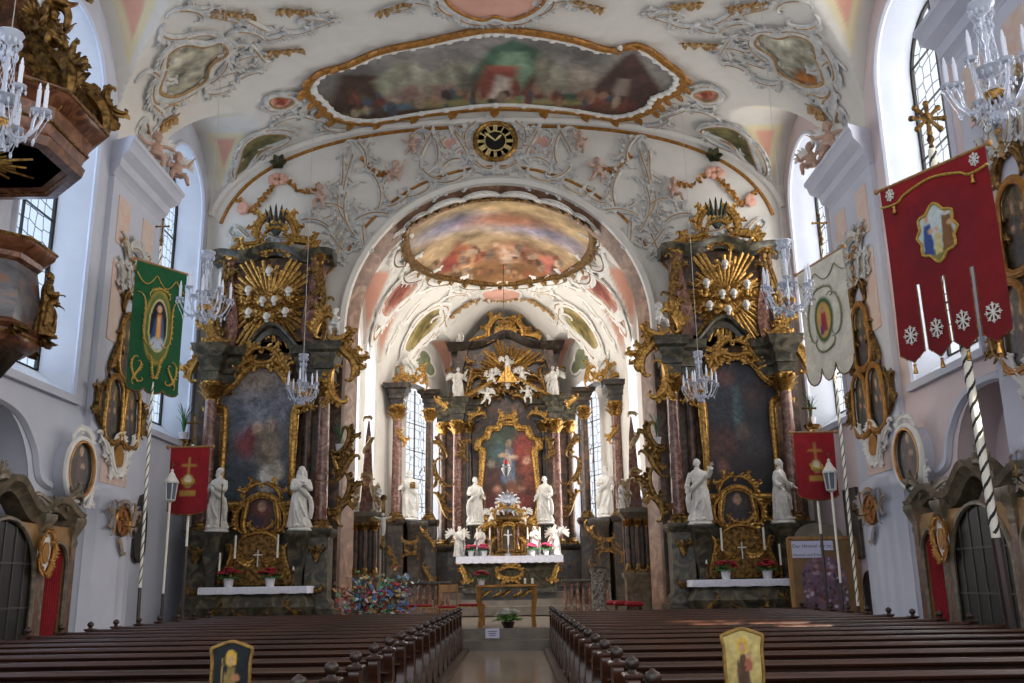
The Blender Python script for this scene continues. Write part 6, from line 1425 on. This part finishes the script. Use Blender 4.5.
        gscr(SP,[((-.4,4.75),(.0,4.2),'C',1),((.0,4.2),(.4,4.75),'C',1),((-1.05,5.0),(-.5,4.65),'S',1),((.5,4.65),(1.05,5.0),'S',-1),((-.25,4.9),(.25,4.9),'C',-1)],STUW,R,'white_scroll',w=.12)
        gscr(SP,[((-.9,6.5),(-.5,7.4),'S',1),((.5,7.4),(.9,6.5),'S',1),((-.4,8.1),(.0,8.6),'C',-1),((.0,8.6),(.4,8.1),'C',-1),((-1.15,5.2),(-1.1,6.1),'C',-1),((1.1,6.1),(1.15,5.2),'C',-1)],GOLDD,R,'gilded_scroll',w=.11)
        mb=MB(SP); fl=catmull([(-.2,4.35),(.2,4.35),(.25,4.65),(0,4.85),(-.25,4.65)],3); mb.prism(fl,.02,.08,ax='z'); mb.build('cartouche_field',OCH,R)
        # painted stucco drop above
        o=Orn(SP)
        for a,b,kd,f in (((-.7,9.9),(-.2,9.3),'S',1),((.7,9.9),(.2,9.3),'S',-1),((-.4,9.6),(.4,9.6),'C',-1),((-.3,9.2),(-.1,8.7),'C',1),((.3,9.2),(.1,8.7),'C',-1),((-.8,9.2),(-.6,8.6),'S',1),((.8,9.2),(.6,8.6),'S',-1)): o.S(a,b,kd,.8,f,w=.09)
        flowers(o.g,garland((-.8,9.7),(.8,9.7),.4,9),seed=k); flowers(o.g,[(0,9.0),(.05,8.8),(-.04,8.6)],seed=4)
        o.done('stucco_drop','drop of scrolls and flowers, %s, %s'%(wd,sd),'stucco ornament')
        # apostle cross
        SQ=lambda u,v,h,s=sg,cy=cy:(s*(NX-.43-h),cy+u*1.6,v)
        R=empty('consecration_cross',(0,0,0),0,'gilt cross in red oval, %s, %s'%(wd,sd),'wall cross')
        O=ell(0,3.05,.24,.33,28); mb=MB(SQ); mb.prism(O,0,.03,ax='z'); mb.build('medallion',mat('cross_field','#a8603c','#8c4428',rough=.6,scale=8),R)
        mb=MB(SQ); mb.tube(h3(O,.04),.035,6,cyc=True,up=(0,0,1)); mb.box((0,3.05,.05),(.07,.44,.04)); mb.box((0,3.1,.05),(.3,.07,.04)); mb.build('cross',GOLD,R)
        gscr(SQ,[((-.3,2.8),(-.4,3.45),'S',-1),((.3,2.8),(.4,3.45),'S',1),((-.2,3.4),(.2,3.4),'C',-1),((-.1,2.65),(.1,2.3),'S',1)],mat('painted_scroll','#b08a58','#8a90a0',rough=.7,scale=6),R,'scroll',w=.06)
        mb=MB(); mb.tube([(sg*(NX-.45),cy,2.95),(sg*(NX-.75),cy-.02,2.9),(sg*(NX-.85),cy-.02,3.0)],.015,6); mb.lathe([(.05,0),(.06,.03),(.02,.03),(.02,.2)],(sg*(NX-.85),cy-.02,3.0),8); mb.build('candle_arm',GOLDD,R)
        # figures on the cornice
        if k:
            for j,(dx,dy,dz,wd2) in enumerate(((.5,0,12.05,'farther figure'),(.4,0,12.05,'nearer figure'))):
                putto(PUT[(j+k)%3],(sg*(NX-dx),cy+(1.45,.25)[j],dz),'flesh coloured putto on the pier cornice, %s, %s'%(wd2,sd),1.15,rz=-sg*.7,wm=STUW)
    # tablets
    mb=MB(SW); O=catmull([(24.05,2.3),(24.65,2.3),(24.68,3.3),(24.5,3.6),(24.35,3.85),(24.2,3.6),(24.02,3.3)],4) if sg<0 else np.array([(24.2,2.0),(25.1,2.0),(25.1,3.75),(24.2,3.75)])
    mb.prism(O,-.01,.08,ax='z'); R=mb.build('memorial_tablet',mat('tablet_slate','#3a3a3a','#4a4a48',rough=.4,scale=3) if sg<0 else mat('tablet_brown','#4c463e','#5c544a',rough=.5,scale=3)); tag(R,'%s memorial tablet on the wall between pier and side altar, %s'%('dark slate pointed' if sg<0 else 'brown rectangular',sd),'tablet')
    mb=MB(SW); mb.tube(h3(O,.08),.03,6,cyc=True,up=(0,0,1)); mb.build('border',MARD,R)
mb=MB(lambda u,v,h:(NX-h,u,v)); O=arch_hole(24.0,.35,.6,1.3); mb.prism(O,.0,.06,ax='z'); R=mb.build('epitaph_slab',mat('tablet_black','#15171a','#23262a',rough=.3,scale=3)); tag(R,'low black round topped slab on the wall near the notice board','tablet')
mb=MB(lambda u,v,h:(NX-h,u,v)); mb.tube(h3(O,.06),.03,6,cyc=True,up=(0,0,1)); mb.build('border',MARD,R)
# ---------------------------------------------------------------- notice board
R=empty('notice_board',(0,0,0),0,'wooden notice board with arched top, photo collage and white paper heading','notice board')
bx0,bx1,bz1=7.4,9.1,2.52; by=24.6
mb=MB(); mb.box(((bx0+bx1)/2,by,1.4),(bx1-bx0,.06,2.2)); mb.build('panel',mat('board_buff','#8a6a48','#7a5c3c',rough=.7,scale=3),R)
mb=MB(); m=(bx0+bx1)/2; mb.prism(ell(m-.05,bz1-.02,.62,.4,24,0,PI,True),by-.03,by+.02); mb.build('arched_top',mat('board_grey','#7c7264','#6c6254',rough=.7,scale=3),R)
for x0,x1,z0,z1 in ((bx0-.04,bx0+.06,FZ,bz1),(bx1-.06,bx1+.04,FZ,bz1),(bx0,bx1,bz1-.06,bz1+.03),(bx0,bx1,.3,.4)):
    mb=MB(); mb.box(((x0+x1)/2,by-.02,(z0+z1)/2),(x1-x0,.1,z1-z0),bev=.01); mb.build('frame',OAK,R)
q=random.Random(5); st=[]
for i in range(150): st.append(((q.random(),q.random(),q.uniform(.02,.05),q.uniform(.015,.04)),q.choice(['#7a5a6a','#8c7484','#5a4450','#b09aa8','#6c4038','#a87868','#484450','#c8b8c4','#7c5048']),.01))
picture('photo_collage',np.array(arch_hole(m-.02,.56,.45,1.5)),lambda u,v,h:(u,by-.05,v),st,('#6a5060','#7c6474'),R,res=70,mat_=CLOTH,seed=2,mot=.3)
PAPER=mat('paper','#cfcfe6',rough=.9)
for x0,x1,z0,z1 in ((bx0+.04,bx0+1.12,2.2,2.44),(bx0+.04,bx0+.8,2.02,2.2)):
    mb=MB(); mb.box(((x0+x1)/2,by-.06,(z0+z1)/2),(x1-x0,.01,z1-z0)); mb.build('paper_sheet',PAPER,R)
def text(body,loc,size,m,parent,name='lettering'):
    cu=bpy.data.curves.new(name,'FONT'); cu.body=body; cu.size=size; cu.resolution_u=2; o=bpy.data.objects.new('tmp',cu); COL.objects.link(o)
    dg=bpy.context.evaluated_depsgraph_get(); me=bpy.data.meshes.new_from_object(o.evaluated_get(dg)); me.name=name; bpy.data.objects.remove(o)
    me.materials.clear(); me.materials.append(m); o=link(name,me,parent,loc); o.rotation_euler=(PI/2,0,0); return o
INK=mat('ink','#2c2a40',rough=.8)
text('Der Himmel der ist,',(bx0+.08,by-.068,2.27),.125,INK,R); text('Himmel und Erde',(bx0+.08,by-.068,2.06),.1,INK,R)
# ---------------------------------------------------------------- chancel furniture
R=empty('people_altar',(0,0,0),0,'gilt carved wooden altar table in the middle of the chancel steps','table')
tx,ty=.17,26.5
mb=MB(); mb.box((tx,ty,1.44),(1.66,.85,.07),bev=.02); mb.build('tabletop',mat('golden_wood','#b07a34','#8c5a22',rough=.35,metal=.3,scale=5),R); GW=MATS['golden_wood']
for ex in (-1,1):
    for ey in (-1,1):
        mb=MB(); mb.tube([(tx+ex*.72,ty+ey*.33,1.4),(tx+ex*.75,ty+ey*.35,1.1),(tx+ex*.7,ty+ey*.32,.7),(tx+ex*.73,ty+ey*.34,.37)],[.08,.07,.05,.06],8); mb.build('leg',GW,R)
mb=MB(); 
for ey in (-1,1): mb.mark(); mb.box((tx,ty+ey*.36,1.22),(1.4,.03,.3))
mb.build_each('apron',MARD,R)
for i in range(5): gscr(wallmap(ty-.38),[((tx-.65+.27*i,1.16),(tx-.43+.27*i,1.3),'S',1 if i%2 else -1)],GOLD,R,'carving',w=.05)
for k,x in enumerate((.67,.87)):
    R=empty('altar_candle',(x,26.4,1.475),0,'short white candle on the gilt altar table, %s'%('inner of the pair','outer of the pair')[k],'candle')
    mb=MB(); mb.lathe([(.05,0),(.055,.01),(.03,.02),(.03,.03)],n=10); mb.build('holder',SILVER,R); mb=MB(); mb.lathe([(.032,.02),(.032,.16),(0,.165)],n=10); mb.build('wax',WAX,R)
poinsettia((-.52,26.35,1.475),'dark red flower arrangement at the end of the gilt altar table',.8,seed=3)
R=empty('flower_arrangement',(.2,26.0,.36),0,'low green plant with white flowers on the floor before the gilt altar table','plant')
mb=MB(); mb.lathe([(.12,0),(.18,.14),(.2,.16),(.15,.15)],n=14); mb.build('bowl',MARD,R)
mb=MB();mw=MB(); q=random.Random(2)
for i in range(90):
    a=q.random()*6.28;t=q.random()*1.2; mb.leaf((.1*math.cos(a),.1*math.sin(a),.18),(math.cos(a)*math.sin(t),math.sin(a)*math.sin(t),.6*math.cos(t)+.15),(0,0,1),q.uniform(.2,.38),.045,curl=-.4)
for i in range(26):
    a=q.random()*6.28;r=q.uniform(.05,.32); 
    for k in range(5): mw.leaf((r*math.cos(a),r*math.sin(a),.5-.5*r),(math.cos(k*1.26),math.sin(k*1.26),.3),(0,0,1),.07,.03,k=4)
mb.build('leaves',mat('pale_leaf','#3e6a34','#7a9a50',rough=.6,scale=9),R); mw.build('blossoms',WEMB,R)
R=empty('step_sign',(-.2,25.2,0),0,'small white sign with printed lines on the chancel step','sign')
mb=MB(); mb.box((0,0,.27),(.36,.015,.24)); mb.build('card',PAPER,R); mb=MB(); mb.box((0,.06,.2),(.3,.1,.03)); mb.build('foot',WOODD,R)
mb=MB()
for k in range(3): mb.mark(); mb.box((0,-.012,.32-.05*k),(.24-.04*k,.005,.016))
mb.build_each('printed_line',INK,R)
def chair(loc,rz,label,s=1.):
    R=empty('sedile_chair',loc,rz,label,'chair',sc=s)
    for ex in (-1,1):
        mb=MB(); mb.tube([(ex*.24,-.22,0),(ex*.24,-.22,.46)],.028,6); mb.build('leg',OAK,R)
        mb=MB(); mb.tube([(ex*.24,.22,0),(ex*.24,.22,.5),(ex*.24,.28,1.1)],.028,6); mb.build('leg',OAK,R)
    mb=MB(); mb.box((0,0,.45),(.54,.5,.05),bev=.01); mb.build('seat',OAK,R); mb=MB(); mb.box((0,-.01,.5),(.48,.44,.07),bev=.03); mb.build('cushion',RED,R)
    mb=MB(); mb.box((0,.27,.98),(.46,.03,.2),bev=.01); mb.build('backrest',OAK,R)
    return R
chair((-1.52,27.6,.36),0,'pale wooden chair with backrest beside the gilt altar table',1.05)
def bench(loc,w,label):
    R=empty('altar_bench',loc,0,label,'bench')
    for ex in (-1,1):
        for ey in (-1,1): mb=MB(); mb.tube([(ex*(w/2-.05),ey*.15,0),(ex*(w/2-.05),ey*.15,.5)],.025,6); mb.build('leg',OAK,R)
    mb=MB(); mb.box((0,0,.52),(w,.38,.04)); mb.build('seat',OAK,R); mb=MB(); mb.box((0,0,.57),(w-.04,.36,.07),bev=.03); mb.build('cushion',RED,R)
bench((-2.35,27.7,.36),.85,'low bench with red cushion beside the ribbon bush'); bench((-.85,27.9,.36),.8,'low bench with red cushion half behind the gilt altar table')
for k,(px,py,Y) in enumerate(((610,592,30.0),(622,597,29.0),(634,602,28.0))):
    a=at(px,py,Y); R=empty('red_stool',(a[0],Y,.36),0,'red upholstered stool near the obelisk shrine, %s'%('farthest from the nave','middle one','nearest to the nave')[k],'stool','red stools')
    for ex in (-1,1):
        for ey in (-1,1): mb=MB(); mb.tube([(ex*.2,ey*.2,0),(ex*.17,ey*.17,.45)],.025,6); mb.build('leg',WOODD,R)
    mb=MB(); mb.box((0,0,.52),(.5,.5,.14),bev=.06); mb.build('cushion',RED,R)
R=empty('ambo',(2.72,27,.36),0,'mottled grey stone lectern pillar on the chancel floor','lectern')
mb=MB(); mb.lathe([(.26,0),(.26,.08),(.21,.12),(.2,1.35),(.24,1.42),(.24,1.5),(0,1.52)],n=20); mb.build('pillar',mat('veined_stone','#3c3630','#b8aea0',c3='#7c746a',rough=.3,scale=6,detail=8,dist=2),R); mb=MB(); mb.box((0,-.02,1.56),(.42,.36,.05),bev=.01); mb.build('desk',MARD,R)
# balustrade
R=empty('communion_rail',(0,0,0),0,'dark marble balustrade rail before the high altar','balustrade')
for e in (-1,1):
    x0,x1=sorted((e*1.9+.1,e*3.6+.1)); mb=MB(); mb.box(((x0+x1)/2,33.5,1.56),(x1-x0,.26,.1),bev=.02); mb.build('top_rail',MARD,R); mb=MB(); mb.box(((x0+x1)/2,33.5,.45),(x1-x0,.26,.2)); mb.build('plinth',MARD,R)
    for i in range(8):
        x=x0+.12+(x1-x0-.24)*i/7; mb=MB(); mb.lathe([(.06,.55),(.06,.62),(.035,.68),(.08,.95),(.05,1.25),(.03,1.35),(.06,1.44),(.06,1.52)],(x,33.5,0),10); mb.build('baluster',MARR,R)
# ribbon bush
R=empty('ribbon_bush',(-3.3,26.1,.36),0,'bush of twigs hung with countless small colourful ribbons and paper birds','bush')
mb=MB(); q=random.Random(9); mb.lathe([(.3,0),(.34,.1),(.2,.2)],n=12)
cs=[MB() for _ in range(6)]
for i in range(60):
    a=q.random()*6.28; r=q.uniform(.3,1.0); z=q.uniform(.35,1.25)*(1.1-.35*r)+.1; z*=1.25; e=(r*math.cos(a)*1.25,r*math.sin(a)*.4,z); mb.tube(catmull([(0,0,.15),(e[0]*.5,e[1]*.5,z*.75),e],3,False),.01,4)
    for k in range(12):
        t=q.uniform(.35,1.05); p=(e[0]*t+q.uniform(-.12,.12),e[1]*t+q.uniform(-.1,.1),z*(.3+.7*t)+q.uniform(-.15,.15)); p=(p[0],p[1],max(.12,p[2])); d=(q.uniform(-1,1),q.uniform(-1,1),q.uniform(-.8,.8))
        cs[q.randrange(6)].leaf(p,d,(0,-.8,.6),q.uniform(.08,.15),q.uniform(.03,.05),k=4)
mb.build('twigs',WOODD,R)
for c,m in zip(cs,(('red','#b84048'),('blue','#5c7cb4'),('green','#5c9a78'),('white','#d8d8d8'),('ochre','#b89a5c'),('brown','#7c6450'))): o=c.build(m[0]+'_ribbons',mat('ribbon_'+m[0],m[1],rough=.7),R); o['kind']='stuff'
# processional cross
R=empty('processional_cross',(-3.3,27.0,.36),0,'tall dark crucifix on a staff behind the ribbon bush','cross')
mb=MB(); mb.tube([(0,0,0),(0,0,2.2)],.03,8); mb.lathe([(.2,0),(.2,.05),(.05,.1)],n=12); mb.build('staff',WOODD,R); mb=MB(); mb.box((0,0,2.85),(.11,.06,1.4)); mb.box((0,0,2.95),(.62,.06,.11))
for p in ((0,3.55),(-.3,2.95),(.3,2.95),(0,2.2)): mb.ball((p[0],0,p[1]),(.1,.05,.1),8,6)
mb.build('cross',GOLDD,R); mb=MB(); limb(mb,[(0,-.05,2.5),(.02,-.07,2.75),(0,-.06,3.0)],[.035,.06,.075]); limb(mb,[(-.24,-.05,3.02),(0,-.06,2.96),(.24,-.05,3.02)],[.022,.04,.022]); mb.ball((0,-.08,3.08),.05,8,6); mb.build('corpus',STATUE,R)
# obelisk shrines behind the chancel arch
for sg in (-1,1):
    R=empty('obelisk_shrine',(sg*4.15,29.4,.36),0,'brown marble obelisk shrine just behind the chancel arch, %s'%side(sg),'shrine')
    mb=MB(); stack(mb,0,0,[(.1,0),(.1,.2),(0,.3),(0,1.2),(.08,1.3),(.08,1.4)],.8,.6); mb.build('pedestal',CONF,R); mb=MB(); mb.box((0,.15,2.2),(.8,.2,1.6)); mb.build('back_panel',MARB,R)
    for x in (-.28,0,.28): column(R,x,-.1 if x else -.2,1.4,3.0,.085,m=MARB,caph=.25)
    mb=MB(); stack(mb,0,0,[(0,3.0),(.05,3.1),(.14,3.2),(.14,3.3),(0,3.35)],.8,.5); mb.build('entablature',CONF,R)
    mb=MB(); stack(mb,0,.05,[(0,3.35),(.02,3.5),(-.03,3.7),(-.12,5.6),(-.19,6.2)],.42,.3); mb.build('obelisk',MARR,R)
    gscr(wallmap(-.2),[((-.3,3.4),(-.15,4.2),'S',-1),((.15,4.2),(.3,3.4),'S',-1),((-.15,4.4),(.15,4.4),'C',-1),((-.1,5.2),(.1,5.6),'S',1),((-.12,6.2),(.12,6.2),'C',-1),((-.35,1.0),(.35,1.0),'C',1)],mat('bone_gilt','#c8b490','#8a6c3c',rough=.6,metal=.2,scale=8),R,'gilded_scroll',w=.09)
    for x,wd in ((-.36,'outer' if sg<0 else 'inner'),(.36,'inner' if sg<0 else 'outer')):
        o=link('statuette',FIG['saint' if x<0 else 'nun'],None,(sg*4.15+x,29.25,.36+3.3),.3*sg,.5); tag(o,'small white statue on the %s ledge of the obelisk shrine, %s'%(wd,side(sg)),'statue')
# potted plants on brackets beside the side altar columns
def strap_plant(loc,label,s=1.,seed=0):
    R=empty('potted_plant',loc,0,label,'plant',sc=s); q=random.Random(seed); mb=MB(); mb.lathe([(.1,0),(.14,.2),(.15,.22),(.1,.2)],n=12); mb.build('pot',POT,R)
    mb=MB()
    for i in range(14):
        a=q.random()*6.28;l=q.uniform(.5,.95); P=catmull([(0,0,.2),(.08*math.cos(a),.08*math.sin(a),.2+l*.6),(.25*math.cos(a),.25*math.sin(a),.2+l*.9)],3,False); mb.tube(P,np.linspace(.045,.012,len(P)),5,flat=.25)
    mb.build('leaves',LEAF,R)
for sg in (-1,1):
    for px,py,Y,wd in (((340,452,27.2,'next to the chancel arch') if sg<0 else (657,445,27.2,'next to the chancel arch')),((183,440,27.0,'by the nave wall') if sg<0 else (812,425,27.0,'by the nave wall'))):
        a=at(px,py,Y); R=empty('wall_bracket',(a[0],Y,a[2]),0,'gilt bracket carrying a plant, %s, %s'%(wd,side(sg)),'bracket'); mb=MB(); mb.lathe([(.02,-.6),(.1,-.45),(.08,-.3),(.2,-.08),(.24,0),(0,0)],n=12); mb.build('console',GOLDD,R); gscr(wallmap(-.15),[((-.2,-.1),(.2,-.1),'C',1),((-.15,-.2),(.05,-.6),'S',1)],GOLD,R,'scroll',w=.05)
        strap_plant((a[0],Y,a[2]),'green strap leaved plant on a gilt bracket %s, %s'%(wd,side(sg)),1.,seed=int(px))
# sanctuary lamp
a=at(506,470,35.0); R=empty('sanctuary_lamp',(a[0],35,a[2]),0,'hanging silver sanctuary lamp on a long cord before the high altar painting','lamp')
mb=MB(); mb.lathe([(.02,-.25),(.06,-.2),(.16,0),(.18,.08),(.12,.14),(.14,.2),(.1,.22)],n=16); mb.build('bowl',SILVER,R); mb=MB(); mb.lathe([(.09,.18),(.1,.32),(.08,.36),(0,.36)],n=12); mb.build('red_glass',mat('red_glass','#8c1018',rough=.1),R)
for k in range(3): mb=MB(); mb.tube([(.14*math.cos(k*2.1),.14*math.sin(k*2.1),.18),(0,0,1.0)],.005,4); mb.build('chain',GOLDD,R)
mb=MB(); mb.tube([(0,0,1.0),(0,0,cz(a[0],35)-a[2])],.012,5); mb.build('cord',IRON,R)
# ================================================================ light and camera
w=bpy.data.worlds.new('sky'); SC.world=w; w.use_nodes=True
bg=w.node_tree.nodes['Background']; bg.inputs[0].default_value=(.86,.92,1,1); bg.inputs[1].default_value=WORLD
def area(name,loc,target,sx,sy,e,c):
    l=bpy.data.lights.new(name,'AREA'); l.shape='RECTANGLE'; l.size=sx; l.size_y=sy; l.energy=e; l.color=c
    o=bpy.data.objects.new(name,l); COL.objects.link(o); o.location=loc
    o.rotation_euler=(Vector(target)-Vector(loc)).to_track_quat('-Z','Y').to_euler(); return o
area('added_nave_fill',(0,-1.6,8.5),(0,20,7),12,8,FILL,(.97,.97,1.))  # added soft fill high in the nave, behind the camera
area('apse_top_light',(0,33.5,12.2),(0,40,4),4,2.5,APSE,(1,.95,.88))
def beam(loc,tgt,e,ang):
    l=bpy.data.lights.new('sunbeam','SPOT'); l.energy=e; l.spot_size=math.radians(ang); l.spot_blend=.25; l.shadow_soft_size=.05; l.color=(1,.93,.82)
    o=bpy.data.objects.new('sunbeam',l); COL.objects.link(o); o.location=loc; o.rotation_euler=(Vector(tgt)-Vector(loc)).to_track_quat('-Z','Y').to_euler()
beam((9.5,30.5,8.5),(1.7,37,3.2),30000,9)
beam((14,13,13),(2.2,26.4,.36),40000,4)
beam((14,6,12),(4.6,16,.7),60000,9)
cam=bpy.data.cameras.new('camera'); cam.sensor_fit='HORIZONTAL'; cam.sensor_width=36; cam.lens=F/1024*36; cam.clip_end=200
co=bpy.data.objects.new('camera',cam); COL.objects.link(co)
R=Matrix.Rotation(PI/2+PITCH,4,'X')@Matrix.Rotation(-ROLL,4,'Z')
co.matrix_world=Matrix.Translation((CX,0,CZ))@R
SC.camera=co
SC.view_settings.view_transform='Standard'; SC.view_settings.look='None'; SC.view_settings.exposure=EXPO; SC.view_settings.gamma=1.
SC.cycles.max_bounces=6; SC.cycles.diffuse_bounces=3; SC.cycles.glossy_bounces=3; SC.cycles.transparent_max_bounces=8; SC.cycles.sample_clamp_indirect=4
SC.cycles.use_denoising=True

for o in COL.objects:
    if o.parent is None and 'label' in o and len(o['label'].split())>16: print('LONG',len(o['label'].split()),o.name,o['label'])
